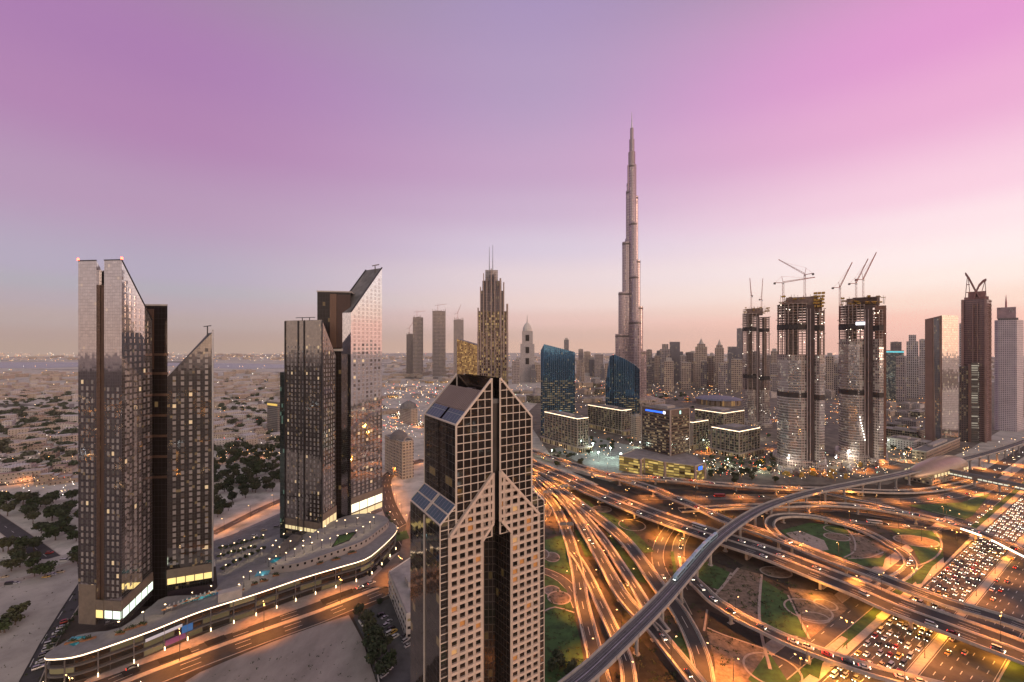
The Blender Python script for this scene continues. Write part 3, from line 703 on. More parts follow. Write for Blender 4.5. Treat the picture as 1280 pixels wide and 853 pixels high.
def lamps(key, off, step, where, proto=None, s0=10, s1=1e9, side=1):
    C, Nn, w = ROADS[key]; acc = step-s0; run = 0; k = 0
    for i in range(len(C)-1):
        ds = (C[i+1]-C[i]).length; acc += ds; run += ds
        if run > s1: break
        if acc >= step:
            acc = 0; c = C[i]+Nn[i]*off; X, Y = px(c)
            if any(k_ != key and min(((m_.xy-c.xy).length-w_/2-2.5 if m_.z > c.z+2.5 and m_.z-c.z < 13 else 9) for m_ in C_) < 0 for k_, (C_, N_, w_) in ROADS.items()): continue
            if c.y < 60 or min((m_.xy-c.xy).length for m_ in MC) < 9: continue
            k += 1
            ang = atan2(-Nn[i].y*off, -Nn[i].x*off) if abs(off) > .1 else atan2(Nn[i].y, Nn[i].x)
            place(proto or LP, c, ang, f'{nth(k)} slender sodium lamp along {where}')
lamps('RM', 0, 45, 'the median of the broad twin-carriageway flyover', LP2)
lamps('RN', -5.9, 48, 'the far edge of the three-lane flyover beside the twin one')
lamps('RA', -5.2, 46, 'the farthest elevated road near the office block')
lamps('RC', -5, 42, 'the curved flyover with the lit flank')
lamps('RL', -3.8, 40, 'the looping ramp round the gravel ovals')
lamps('RZ', 4.3, 36, 'the deep orange ramp over the highway')
lamps('S5', -5, 42, 'the outer ramp of the road fan')
lamps('S4', 3.8, 46, 'the middle ramp of the road fan')
lamps('S2', 4.3, 42, 'the long ramp of the road fan under the viaduct')
lamps('S1', 4.5, 40, 'the innermost road of the fan')
lamps('S1B', -3.9, 40, 'the short ramp splitting off the fan')
lamps('S3', 3.4, 30, 'the curved lane beside the lattice tower lawn', LP4); lamps('LOOPW', -3.4, 40, 'the small bend behind the lattice tower')
lamps('U1', 4, 34, 'the underpass lane at the viaduct'); lamps('U2', -4.3, 30, 'the busy underpass lane below the train')
lamps('G1', 6.3, 48, 'the ground road with the red bus'); lamps('G2', 4.2, 50, 'the lane with the white bus behind the loop')
lamps('DS', 0, 38, 'the median of the street before the mall', LP2)
lamps('DE', 7.8, 30, 'the orange avenue behind the lattice tower', LP4); lamps('HW', 7, 45, 'the distant road behind the dark park', LP4); lamps('PK', 4.6, 24, 'the glowing lane between the two tower pairs', LP4)
lamps('FR', 13.2, 60, 'the busy road by the lit shops'); lamps('D1', 7, 60, 'the downtown street past the office blocks'); lamps('D2', 6, 55, 'the street before the building sites'); lamps('D3', 8, 90, 'the boulevard beyond the downtown park'); lamps('D4', 7, 80, 'the street behind the building sites')
k = 0
for s_ in range(-230, 900, 52):
    for o, nm in ((22.2,'the highway median'), (-3.0,'the kerb of the highway jam')):
        p = S(s_+(0 if o > 0 else 26), o, .2)
        if p.y < 40 or min((m_.xy-p.xy).length for m_ in MC) < 9: continue
        if any(min((m_.xy-p.xy).length for m_ in ROADS[q_][0]) < 17 for q_ in ('RM','RN','RC','RZ')): continue
        k += 1; place(LP2, p, atan2(NR.y, NR.x), f'{nth(k)} twin-arm sodium lamp along {nm}')
k = 0
for s_ in range(-210, 700, 70):
    for o in (-23.5, -48):
        if o < -40 and s_ < 240: continue
        k += 1; p = S(s_, o, .1)
        if p.y > 40: place(LP, p, atan2(NR.y, NR.x), f'{nth(k)} single-arm lamp along the highway service road')
# the cross-town avenue on the near side, seen mirrored in the glass towers
for kk, (ya, yb) in enumerate(((-20,-150),(-190,-420),(-420,-800))):
    ground_road('BK%d' % kk, [Vector((-1500,ya,0)),Vector((-700,(ya*2+yb)/3,0)),Vector((100,(ya+yb*2)/3,0)),Vector((900,yb,0))], 24, lanes=5, m=ASPH2, kerb=False)
# lights under the bridges
k = 0
UL = empty('bridge_lamp', (0,0,0), 'x', 'bridge lamp', 'lamps fixed below the bridges')
mb = MB(); mb.box((0,0,0), 1.4, .4, .25); mb.build('housing', METAL_D, UL)
mb = MB(); mb.box((0,0,-.06), 1.2, .32, .06); mb.build('diffuser', L_SOD, UL)
ld = bpy.data.lights.new('bridge_light', 'POINT'); ld.energy = 9000; ld.color = (1,.38,.05); ld.shadow_soft_size = .6; lo = bpy.data.objects.new('lamp_light', ld); COL.objects.link(lo); lo.location = (0,0,-.6); adopt(lo, UL)
for (x, y, z, wh) in ((826,664,5.9,'the mouth of the first underpass'),(848,668,5.9,'the mouth of the busy underpass'),(785,643,5.9,'the bright abutment below the twin flyover'),(693,602,5.4,'the bright retaining wall by the road fan'),
        (1020,737,5.9,'the gravel bed below the twin flyover'),(1100,758,5.9,'the highway kerb below the twin flyover'),(1150,768,5.9,'the jam below the twin flyover'),(1178,783,5.9,'the median below the twin flyover'),(1252,813,5.9,'the far lanes below the twin flyover'),
        (1040,834,4.9,'the service road below the orange ramp'),(1075,842,4.9,'the kerb below the orange ramp'),(1120,856,4.9,'the jam below the orange ramp'),(1172,661,5.9,'the lane below the curved flyover'),(1212,671,5.9,'the kerb below the curved flyover'),(1256,689,5.9,'the median below the curved flyover'),
        (905,640,5.9,'the sloping lane below the three-lane flyover'),(870,645,5.9,'the grass below the three-lane flyover'),(985,619,5.2,'the wall below the farthest elevated road'),(1065,617,4.6,'the tan abutment below the farthest elevated road'),(735,603,5.9,'the strip between the two long flyovers'),(790,728,4,'the middle ramps of the road fan'),(800,765,4,'the merging ramps below the viaduct')):
    k += 1; o = UL if k == 1 else copy_tree(UL); o.location = G(x, y, z); o['label'] = f'glowing sodium bridge lamp over {wh}'
# ------------------------------------------------------------------ cars
PAINTS = {'white': mat('car_paint_white',(.55,.54,.52),.3,0,var=.03), 'silver': mat('car_paint_silver',(.40,.40,.41),.3,.4,var=.03), 'black': mat('car_paint_black',(.02,.02,.022),.25,0,var=.05),
          'grey': mat('car_paint_grey',(.13,.135,.14),.3,.3,var=.03), 'red': mat('car_paint_red',(.33,.02,.015),.3,0,var=.03), 'beige': mat('car_paint_beige',(.46,.36,.24),.35,.1,var=.03), 'yellow': mat('car_paint_yellow',(.60,.38,.08),.35,0,var=.03)}
GLASSC = mat('car_glass', (.015,.016,.018), .08, .1, var=.05); TYRE = mat('tyre_rubber', (.02,.02,.02), .9)
HEADL = emat('headlight', (1,.88,.66), 9); TAILL = emat('taillight', (1,.05,.02), 9)
def loft(mb, st, mi=0):
    rs = [[(x,-w,z0),(x,-w*1.0,z0+(z1-z0)*.55),(x,-w*.86,z1),(x,w*.86,z1),(x,w,z0+(z1-z0)*.55),(x,w,z0)] for x, w, z0, z1 in st]
    for a, b in zip(rs, rs[1:]):
        for j in range(6): q = (j+1) % 6; mb.face([a[j], a[q], b[q], b[j]], mi)
    mb.face(rs[0], mi); mb.face(rs[-1][::-1], mi)
def car_mesh(kind, paint):
    D = {'saloon': ([(-2.3,.78,.35,.8),(-2.2,.88,.25,.98),(-1.3,.92,.22,1.02),(.9,.92,.22,.98),(2.0,.88,.24,.82),(2.35,.72,.35,.66)], (-1.55,-1.0,.45,1.15,.98,1.45), 4.6),
         'offroader': ([(-2.4,.86,.4,1.05),(-2.3,.95,.3,1.18),(1.0,.97,.28,1.18),(2.1,.93,.3,1.08),(2.4,.8,.42,.9)], (-2.2,-1.95,.35,1.1,1.16,1.86), 4.8),
         'van': ([(-2.5,.9,.35,1.2),(-2.45,.96,.3,1.35),(1.6,.96,.3,1.3),(2.3,.9,.32,1.0),(2.5,.8,.4,.85)], (-2.4,-2.3,1.2,1.95,1.3,2.1), 5.0)}[kind]
    st, (xa, xb, xc, xd, zb, zt), ln = D
    b = MB(); loft(b, st); w0, w1 = .86, .70
    b.face([(xb,-w1,zt),(xc,-w1,zt),(xc,w1,zt),(xb,w1,zt)], 0); b.box(((xb+xc)/2,0,zt-.02), xc-xb, 2*w1, .05)
    g = MB()
    lo = [(xa,-w0,zb),(xd,-w0,zb),(xd,w0,zb),(xa,w0,zb)]; hi = [(xb,-w1,zt),(xc,-w1,zt),(xc,w1,zt),(xb,w1,zt)]
    for j in range(4): q = (j+1) % 4; g.face([lo[j], lo[q], hi[q], hi[j]])
    return b, g, st
def car_proto(kind, col):
    r = empty('car', (0,0,0), 'x', 'car'); b, g, st = car_mesh(kind, col)
    b.build('body', PAINTS[col], r); g.build('window', GLASSC, r)
    for x in (-1.4, 1.45):
        for y in (-.84, .84):
            t = MB(); t.tube([(x,y-.11,.33),(x,y+.11,.33)], .34, 8); t.build('wheel', TYRE, r)
    xf, xr = st[-1][0], st[0][0]
    for y in (-.58, .58):
        t = MB(); t.box((xf-.02,y,.55), .16,.42,.26); t.build('headlight', HEADL, r)
        t = MB(); t.box((xr+.02,y,.70), .12,.36,.2); t.build('taillight', TAILL, r)
    return r
CARP = {}
def get_car(kind, col):
    k = (kind, col)
    if k not in CARP:
        CARP[k] = [car_proto(kind, col), False]
    return CARP[k]
NCAR = [0]; NEWCAR = [None]
def put_car(p, hd, label, group, near=True, kind=None, col=None):
    kind = kind or R.choices(['saloon','offroader','van'], [5,4,1])[0]
    col = col or R.choices(['white','silver','black','grey','red','beige','yellow'], [5,4,4,4,1.6,2,2])[0]
    rec = get_car(kind, col)
    if near:
        o = copy_tree(rec[0])
    else:
        src = rec[0]; o = link_copy(src); KIDS[o.name] = []
        for ch in kids(src):
            if ch.name.startswith(('body','window','headlight','taillight')): adopt(link_copy(ch, o), o)
    o.location = p; o.rotation_euler = (0,0,hd); o['label'] = label.format(f'{col} {kind}'); o['category'] = 'car'; o['group'] = group; NCAR[0] += 1; NEWCAR[0] = o
    return o
def unlit(o):
    for ch in [c for c in kids(o) if c.name.startswith(('headlight','taillight'))]: bpy.data.objects.remove(ch)
    KIDS[o.name] = []
def inside(p, m=6):
    X, Y = px(p); return -m < X < 1280+m and Y < 853+m and p.y > 60
AU = atan2(U.y, U.x)
# the jam coming towards the lens
jam = []
for ln in range(6):
    s_ = -150+R.random()*6; k = 0; o = 1.9+ln*3.2
    while s_ < 520:
        p = S(s_, o+R.uniform(-.5,.5), zh+.01)
        if inside(p, 0): k += 1; jam.append((s_, ln, p, k))
        s_ += R.uniform(7.8, 15.5) if s_ < 160 else R.uniform(7.5, 15)
LANE = ['lane hugging the outer kerb','second lane from the outer kerb','third lane from the outer kerb','third lane from the median','second lane from the median','lane hugging the median']
jam.sort(key=lambda t: t[0])
CARCAP = 150; far = MB()
for i, (s_, ln, p, k) in enumerate(jam):
    if i < CARCAP: put_car(p, AU+pi+R.uniform(-.02,.02), f'{{}} in the oncoming jam, {nth(k)} car up the {LANE[ln]}', 'oncoming cars in the highway jam', near=s_ < 190)
    else:
        far.box((p.x,p.y,p.z+.25), 4.4, 1.75, .7, AU, 0); far.box((p.x,p.y,p.z+.95), 2.3, 1.5, .5, AU, 0)
        for y in (-.58,.58): q = p-U*2.22+NR*y; far.box((q.x,q.y,p.z+.5), .16,.45,.28, AU, 1)
if far.f: tag(far.build('distant_traffic', [PAINTS['silver'], HEADL]), 'far end of the headlight jam on the highway', 'traffic', kind='stuff')
# sparse traffic going away
k = 0
for (x, y, cl, kd) in ((1185,817,'yellow','saloon'),(1206,817,'beige','offroader'),(1246,726,'grey','saloon'),(1259,727,'beige','offroader'),(1240,738,'white','saloon'),(1251,739,'red','saloon'),(1241,750,'beige','saloon'),(1269,710,'red','saloon'),(1266,699,'yellow','saloon'),(1190,800,'white','saloon')):
    p = G(x, y, zh+.01); k += 1; put_car(p, AU, f'{{}} heading away on the open highway lanes, {nth(k)} counted up the road', 'cars driving away on the open lanes', True, kd, cl)
k = 0
for (x, y) in ((1213,656),(1222,653),(1224,647),(1229,644),(1234,639),(1239,637),(1250,624),(1254,620),(1259,612),(1244,588),(1250,586),(1256,579),(1262,581),(1268,575),(1274,571)):
    p = G(x, y, zh+.02); k += 1; put_car(p, AU+pi, f'{{}} on the lane beside the highway, {nth(k)} counted up from the curved flyover', 'cars on the lane beside the highway', False)
def road_cars(key, lst, where, flip=False):
    C, Nn, w = ROADS[key]
    for k, (x, off, cl, kd) in enumerate(lst, 1):
        i = min(range(len(C)-1), key=lambda i: abs(px(C[i])[0]-x) if C[i].y > 60 else 1e9)
        d = (C[i+1]-C[i]).normalized(); a = atan2(d.y, d.x)+(pi if flip else 0)
        put_car(C[i]+Nn[i]*off+Vector((0,0,.03)), a, f'{{}} on {where}, {nth(k)} counted along it', 'cars on the elevated roads', C[i].y < 360, kd, cl)
road_cars('RM', [(969,-3,'white','saloon'),(1016,-5,'silver','saloon'),(1079,5,'white','van'),(1166,9,'white','van'),(1182,9.5,'red','saloon'),(1190,9.5,'black','saloon'),(1238,8.5,'white','van'),(1256,10,'black','saloon'),(928,-5,'white','saloon'),(947,-7,'white','saloon'),(884,4,'black','saloon'),(857,5,'grey','saloon'),(780,5,'white','saloon'),(784,-4,'white','saloon'),(758,5,'silver','saloon'),(713,4,'white','saloon'),(712,-6,'red','saloon'),(686,4,'black','saloon'),(808,8,'white','van'),(966,8,'white','saloon')], 'the broad twin-carriageway flyover')
road_cars('RN', [(845,-2,'white','van'),(876,2,'red','saloon'),(890,1,'white','saloon'),(793,2,'silver','van'),(692,2,'white','saloon'),(757,-2,'red','saloon'),(981,1.5,'white','saloon'),(988,-1,'beige','saloon')], 'the three-lane flyover beside the twin one')
road_cars('RA', [(815,0,'red','saloon'),(828,-2,'black','saloon'),(846,2,'white','saloon'),(862,-2,'red','saloon'),(885,1,'red','saloon'),(932,1,'black','saloon'),(985,0,'grey','saloon'),(1000,1,'white','saloon')], 'the farthest elevated road')
road_cars('RC', [(1072,0,'white','saloon'),(1128,-1,'white','saloon'),(1143,0,'grey','offroader'),(1146,2,'black','saloon'),(1175,-1,'white','saloon'),(1182,1,'silver','saloon'),(1195,0,'white','saloon'),(1223,0,'white','saloon'),(1275,1,'black','offroader')], 'the curved flyover with the lit flank', True)
road_cars('RL', [(1119,0,'white','saloon'),(1140,1,'white','saloon'),(1136,-1,'white','saloon')], 'the looping ramp')
road_cars('RZ', [(866,0,'white','saloon'),(877,0,'white','offroader'),(892,0,'white','saloon'),(914,0,'black','saloon'),(950,0,'grey','saloon'),(989,-.5,'white','saloon'),(1013,-.5,'white','offroader'),(1036,-.5,'red','saloon'),(1057,-.5,'black','saloon'),(1092,-.5,'white','saloon'),(1127,-.5,'white','saloon'),(1146,-.5,'white','offroader')], 'the deep orange ramp over the highway')
road_cars('S2', [(741,0,'black','saloon'),(738,1,'white','saloon'),(830,-1,'white','saloon'),(861,1,'black','saloon'),(729,0,'silver','saloon')], 'the long ramp of the road fan')
road_cars('S5', [(724,-2,'white','saloon'),(717,0,'silver','saloon')], 'the outer ramp of the road fan')
road_cars('U1', [(830,1,'white','saloon')], 'the underpass lane at the viaduct')
road_cars('U2', [(852,-1,'white','saloon'),(847,-1,'white','saloon'),(848.5,-1.5,'black','saloon')], 'the busy underpass lane')
road_cars('DS', [(455,-8,'white','saloon'),(476,-8,'white','offroader'),(165,-9,'black','saloon'),(175,7,'grey','saloon')], 'the street before the mall')
road_cars('G2', [(1066,0,'white','saloon'),(1127,0,'white','saloon'),(1112,0,'black','saloon')], 'the lane behind the loop')
road_cars('G1', [(1157,2,'white','saloon'),(1172,3,'silver','saloon'),(1183,3,'white','offroader'),(1204,3,'black','saloon'),(1212,3,'white','saloon'),(950,0,'black','saloon'),(927,2,'white','saloon')], 'the ground road with the red bus')
# overhead sign gantries, seen from behind
SIGNB = mat('gantry_panel_back', (.26,.25,.245), .6, .3, var=.1)
def gantry(key, x, span, n, lb):
    C, Nn, w = ROADS[key]; i = min(range(len(C)-1), key=lambda i: abs(px(C[i])[1]-x) if C[i].y > 60 else 1e9); c = C[i]; nr = Nn[i]; a = atan2(nr.y, nr.x)
    r = empty('sign_gantry', c, lb, 'road sign', 'overhead sign gantries')
    for s_ in (-1, 1):
        q = c+nr*s_*(span/2); mb = MB(); mb.tube([(q.x,q.y,c.z-.3),(q.x,q.y,c.z+7.6)], .22, 8); mb.build('post', METAL_L, r)
    mb = MB()
    for z in (6.2, 7.5): mb.bar(c-nr*span/2+Vector((0,0,z)), c+nr*span/2+Vector((0,0,z)), .25)
    for k in range(9): t0, t1 = k/9-.5, (k+1)/9-.5; mb.bar(c+nr*span*t0+Vector((0,0,6.2 if k % 2 else 7.5)), c+nr*span*t1+Vector((0,0,7.5 if k % 2 else 6.2)), .15)
    mb.build('truss', METAL_L, r)
    for k in range(n):
        q = c+nr*span*((k+.5)/n-.5); mb = MB(); mb.box((q.x,q.y,c.z+5.4), span/n-.7,.25,3.2,a); mb.build('sign_panel', SIGNB, r)
gantry('S1', 666, 12, 2, 'overhead sign gantry seen from behind over the innermost road of the fan'); gantry('S1', 622, 11, 2, 'overhead sign gantry at the top of the innermost road of the fan'); gantry('S5', 617, 11, 2, 'overhead sign gantry over the outer ramp of the road fan')
# buses
def bus(p, a, col, label):
    r = empty('bus', p, label, 'bus'); m = PAINTS[col]; T = lambda x, y, z: (p.x+x*cos(a)-y*sin(a), p.y+x*sin(a)+y*cos(a), p.z+z)
    mb = MB(); mb.box(T(0,0,.35), 11.4, 2.5, 1.2, a); mb.box(T(0,0,2.5), 11.4, 2.46, .5, a); mb.build('body', m, r)
    mb = MB(); mb.box(T(0,0,1.55), 11.3, 2.44, .95, a); mb.build('window', GLASSC, r)
    for x in (-3.4, 3.6):
        for y in (-1.15, 1.15):
            mb = MB(); mb.tube([T(x,y-.14,.46), T(x,y+.14,.46)], .47, 10); mb.build('wheel', TYRE, r)
    for y in (-.9, .9):
        mb = MB(); mb.box(T(5.72,y,.6), .1,.4,.25, a); mb.build('headlight', HEADL, r)
        mb = MB(); mb.box(T(-5.72,y,.8), .1,.3,.3, a); mb.build('taillight', TAILL, r)
for key, x, off, col, lb in (('G1',900,-1,'red','bright red bus on the ground road below the farthest elevated road'),('G2',1093,0,'white','white bus in the lane behind the looping ramp'),('RC',1108,-1,'white','white bus on the curved flyover'),('RM',868,-6,'white','white bus on the broad twin-carriageway flyover by the viaduct')):
    C, Nn, w = ROADS[key]; i = min(range(len(C)-1), key=lambda i: abs(px(C[i])[0]-x) if C[i].y > 60 else 1e9); d = (C[i+1]-C[i]).normalized()
    bus(C[i]+Nn[i]*off+Vector((0,0,.03)), atan2(d.y,d.x), col, lb)
LEAF0 = mat('planter_leaf', (.035,.055,.018), .9, scale=.6, var=.4)
# ------------------------------------------------------------------ windows as parts of a wall
def panes(root, walls, mats, thick=.12, cap=100, name='window', hi=1e9):
    "walls: list of (p0, p1, [(u, z, w, h)]) ; the panes nearest the lens become parts, the rest one stuff part"
    allp = []
    for p0, p1, cells in walls:
        p0, p1 = Vector((p0[0],p0[1],0)), Vector((p1[0],p1[1],0)); d = (p1-p0).normalized(); n = Vector((d.y,-d.x,0))
        if n.dot(-p0) < 0: n = -n
        for u, z, w, h in cells:
            c = p0+d*u+n*(thick/2-.02); allp.append((Vector((c.x,c.y,z)), atan2(d.y,d.x), w, h))
    allp.sort(key=lambda t: ((px(t[0])[1] > 860)*1e6 + t[0].length/sqrt(t[2]*t[3])))
    base = {}; rest = MB()
    wl = wloc(root)
    for i, (c, a, w, h) in enumerate(allp):
        mi = R.choices(range(len(mats)), [m[1] for m in mats])[0]
        if c.z > hi+R.uniform(-4,4): mi = len(mats)-1
        if i < cap:
            key = (round(w,2), round(h,2), mi)
            if key not in base:
                mb = MB(); mb.box((0,0,-h/2), w, thick, h); o = mb.build(name, mats[mi][0]); base[key] = o; adopt(o, root)
            else: o = link_copy(base[key], root); KIDS.setdefault(root.name, []).append(o)
            o.location = c-wl; o.rotation_euler = (0,0,a)
        else: rest.box((c.x,c.y,c.z-h/2), w, thick, h, a, mi)
    if rest.f: tag(rest.build(name, [m[0] for m in mats], root), kind='stuff')
PANE_L = mat('pale_window_pane', (.38,.355,.34), .22, .15, var=.06); PANE_M = mat('grey_window_pane', (.29,.27,.26), .2, .2, var=.08); PANE_W = emat('lit_window_pane', (1,.76,.45), .42); PANE_D = mat('dim_window_pane', (.15,.14,.135), .2, .2, var=.1)
PANE_H = mat('mirror_window_pane', (.66,.60,.60), .07, .95, var=.04)
PANES = [(PANE_L,.52),(PANE_M,.26),(PANE_D,.185),(PANE_W,.035),(PANE_H,0)]
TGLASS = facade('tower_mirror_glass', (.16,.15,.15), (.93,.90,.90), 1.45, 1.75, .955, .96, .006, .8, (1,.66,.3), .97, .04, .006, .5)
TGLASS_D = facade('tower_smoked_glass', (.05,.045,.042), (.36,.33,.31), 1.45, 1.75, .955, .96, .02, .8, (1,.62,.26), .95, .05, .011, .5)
TGLASS_DIM = facade('tower_dimmed_front_glass', (.09,.08,.082), (.58,.53,.54), 1.45, 1.75, .955, .96, .012, .8, (1,.62,.26), .96, .05, .010, .5)  # mirror glass again, the darker front reflection put into its colour
BRONZE = mat('bronze_cladding', (.17,.105,.075), .35, .5, var=.1, scale=.05); DARKCORE = facade('dark_core_cladding', (.016,.013,.012), (.03,.024,.022), 2.2, 3.5, .93, .95, .02, .7, (1,.6,.25), .3, .2, .006, .5)
def grid(L_, z0, ztop, cols, pitch=3.55, w=1.5, h=2.3, m0=1.6, m1=1.6):
    "regular window cells; ztop(u) gives the height of the wall at u"
    o = []
    for k in range(cols):
        u = m0+(L_-m0-m1)*(k+.5)/cols; z = z0
        while z+h < ztop(u)-1.2: o.append((u, z+h/2, w, h)); z += pitch
    return o
def dist(a, b): return sqrt((a[0]-b[0])**2+(a[1]-b[1])**2)
# ------------------------------------------------------------------ western tower pair A
P0, P3, P4, P5 = (-242,241), (-215,238), (-222.9,267.6), (-249.5,271)
e = Vector((P3[0]-P0[0], P3[1]-P0[1])); g = Vector((P4[0]-P3[0], P4[1]-P3[1])); g.normalize(); q = lambda t, dp=0: (P0[0]+e.x*t+g.x*dp, P0[1]+e.y*t+g.y*dp)
ta = empty('mirror_tower', (-231,252,14), 'tall mirror-glass tower with a chisel top and full-height slot, tallest at the far west', 'tower', 'chisel-topped mirror towers')
mb = MB(); zt, zb = 212, 180.5
# body with a full-height slot in its front wall
slot = [q(0), q(.42), q(.42,4.5), q(.60,4.5), q(.60), P3, P4, P5]
dz = (zt-zb)/30.6
hgt = [zt, zt, zt-4.5*dz, zt-4.5*dz, zt, zt, zb, zb]
mb.prism(slot, 10, hgt, 0, 1); o_ = mb.build('glass_body', [TGLASS, ROOFG, TGLASS_DIM], ta)
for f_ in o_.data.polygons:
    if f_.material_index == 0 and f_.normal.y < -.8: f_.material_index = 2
mb = MB(); a, b = q(.425,3.5), q(.595,3.5); c_, d_ = q(.595,4.4), q(.425,4.4); mb.prism([a,b,c_,d_], 16, 199, 0, 0); mb.build('slot_panel', mat('slot_panel_brown',(.20,.135,.11),.4,.3,var=.08), ta)
mb = MB()
for pa, pb in ((q(0),q(.42)),(q(.60),P3)): mb.bar((*pa,zt+.25), (*pb,zt+.25), .5, .5)
mb.bar((*P3,zt+.2), (*P4,zb+.2), .5, .5); mb.build('roof_edge', METAL_D, ta)
for pa in (q(0), P3):
    mb = MB(); mb.tube([(*pa,zt+.4),(*pa,zt+1.6)], .5, 8); mb.build('warning_light', L_RED, ta)
ztA = lambda u: zt-u*dz
L1, L2 = dist(P0,q(.42)), dist(q(.6),P3)
def cellsA(): 
    rs = grid(dist(P3,P4), 28, lambda u: ztA(u)-3, 6, 3.55, 1.7, 2.3)
    return rs
panes(ta, [(P3,P4,cellsA()), (P0,q(.42),grid(L1,30,lambda u: 150,3,3.55,1.3,2.2,1,1)), (q(.6),P3,grid(L2,26,lambda u: 146,3,3.55,1.3,2.2,1,1))], PANES, hi=168)
# stone base and lit lobby
STONEB = mat('brown_stone', (.20,.16,.125), .7, scale=.3, var=.15)
def lobby(root, p0, p1, z0, z1, m, n, proud=.35):
    p0, p1 = Vector((*p0,0)), Vector((*p1,0)); d = (p1-p0).normalized(); nn = Vector((d.y,-d.x,0)); L_ = (p1-p0).length
    if nn.dot(-p0) < 0: nn = -nn
    ang = atan2(d.y,d.x); mb = MB()
    for k in range(n):
        c = p0+d*(L_*(k+.5)/n)+nn*proud; mb.box((c.x,c.y,z0), L_/n-.5, .12, z1-z0, ang)
    mb.build('lobby_glass', m, root)
    mb = MB()
    for k in range(n+1):
        c = p0+d*(L_*k/n)+nn*(proud+.08); mb.box((c.x,c.y,z0-.3), .3, .3, z1-z0+3.4, ang)
    c = (p0+p1)/2+nn*(proud-.12); mb.box((c.x,c.y,z1+.02), L_+.3, .4, 5.5, ang); mb.build('lobby_fascia', STONEB, root)
lobby(ta, P3, P4, 14.2, 19, L_COOL, 5); lobby(ta, q(.62), P3, 14.2, 18.5, L_COOL, 2); lobby(ta, q(.42), q(.6), 14.2, 18.5, L_YEL, 1)
mb = MB(); a_, b_ = q(.02,-.3), q(.41,-.3); c_, d_ = q(.41,.2), q(.02,.2); mb.prism([a_,b_,c_,d_], 10, 32, 0, 0); mb.build('base_wall', STONEB, ta)
# dark core and sloping wing
tc_ = empty('dark_core_tower', (-228,281,0), 'black square core tower between the two mirror-glass wings of the far western pair', 'tower')
core = [(-237,272.5),(-218.2,273.6),(-233,291),(-251,290)]
mb = MB(); mb.prism(core, 0, 190, 0, 1); mb.build('core_body', [DARKCORE, ROOFG], tc_)
mb = MB(); cb_ = [(-237.2,272.1),(-218,273.2),(-218,274),(-237.2,273)]
for z in (146.5, 158.5, 133, 120, 107, 94, 81): mb.prism(cb_, z, z+1.5, 0, 0, True)
mb.build('floor_band', BRONZE, tc_)
mb = MB(); mb.prism([(-237.3,272),(-226.4,272.7),(-226.4,273.6),(-237.3,273)], 150, 188, 0, 0, True); mb.build('bronze_panel', BRONZE, tc_)
mb = MB(); mb.prism([(-237.4,272),(-217.8,273.2),(-232.8,291.4),(-251.4,290.4)], 190, 191, 0, 0, True); mb.build('parapet', CONC_L, tc_)
tw = empty('wing_tower', (-210,285,14), 'mirror-glass wing with a steeply raked top rising to one point, beside the black core', 'tower', 'chisel-topped mirror towers')
W0, W1, W2, W3 = (-217.3,272.2), (-194.7,281), (-211,300), (-228,290)
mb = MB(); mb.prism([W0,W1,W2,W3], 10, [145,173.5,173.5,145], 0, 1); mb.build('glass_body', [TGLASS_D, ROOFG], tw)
LW_ = dist(W0,W1); panes(tw, [(W0,W1,grid(LW_,26,lambda u: 145+28.5*u/LW_-2,5,3.55,1.75,2.3,1.6,1.2))], PANES)
mb = MB(); mb.box((W1[0]+.2,W1[1]-.2,12), .8,.8,163.5,.38); mb.build('edge_fin', METAL_L, tw)
mb = MB(); mb.tube([(-199.5,283,171),(-199.5,283,177.5)], .35, 6); mb.bar((-201.5,282.3,177.3),(-197.5,283.7,178), .5); mb.build('roof_hoist', METAL_D, tw)
lobby(tw, W0, W1, 14.2, 18, L_YEL, 5)
# ------------------------------------------------------------------ second pair B
B0, B1, B2, B3 = (-188,357.6), (-152,345.5), (-149,365.7), (-186,378)
tb = empty('mirror_tower', (-168,362,14), 'flat-topped smoked-glass tower with a raked corner, standing left of the tall bright chisel tower', 'tower', 'chisel-topped mirror towers')
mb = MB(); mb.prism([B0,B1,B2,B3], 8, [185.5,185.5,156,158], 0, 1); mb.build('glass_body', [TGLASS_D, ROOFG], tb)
LB = dist(B0,B1); LB2 = dist(B1,B2)
panes(tb, [(B0,B1,grid(LB,24,lambda u: 168,9,3.55,1.4,2.2)), (B1,B2,grid(LB2,30,lambda u: 183-27*u/LB2,5,3.55,1.4,2.2))], PANES)
mb = MB(); dB = Vector((B1[0]-B0[0],B1[1]-B0[1])).normalized()
for t in (0,.36,.52,1):
    x_, y_ = B0[0]+dB.x*LB*t, B0[1]+dB.y*LB*t; mb.box((x_+.3,y_-.45,14), .7,.7,171, atan2(dB.y,dB.x))
mb.build('pilaster', METAL_D, tb)
mb = MB(); mb.bar((-176,352,187.5),(-158,346.5,187.5), .5); mb.bar((-170,350.3,185),(-170,350.3,187.5), .5); mb.bar((-163,348,185),(-163,348,187.5), .5); mb.build('roof_hoist', METAL_D, tb)
ts_ = empty('side_wing', (-191,377,0), 'low dark green-glass wing against the flat-topped smoked-glass tower', 'tower')
mb = MB(); mb.prism([(-198.2,369),(-188.2,366),(-186,384),(-196,387)], 0, 142, 0, 1); mb.build('glass_body', [facade('green_black_glass',(.02,.024,.022),(.12,.16,.145),1.6,3.5,.93,.93,.05,.7,(.6,1,.75),.85,.08,.015,.5), ROOFG], ts_)
tk = empty('dark_core_tower', (-155,388,0), 'black square core tower with a bronze panel between the second pair of mirror wings', 'tower')
KP = [(-169.5,376),(-142.2,381),(-150,400),(-175,397)]
mb = MB(); mb.prism(KP, 0, 211.5, 0, 1); mb.build('core_body', [DARKCORE, ROOFG], tk)
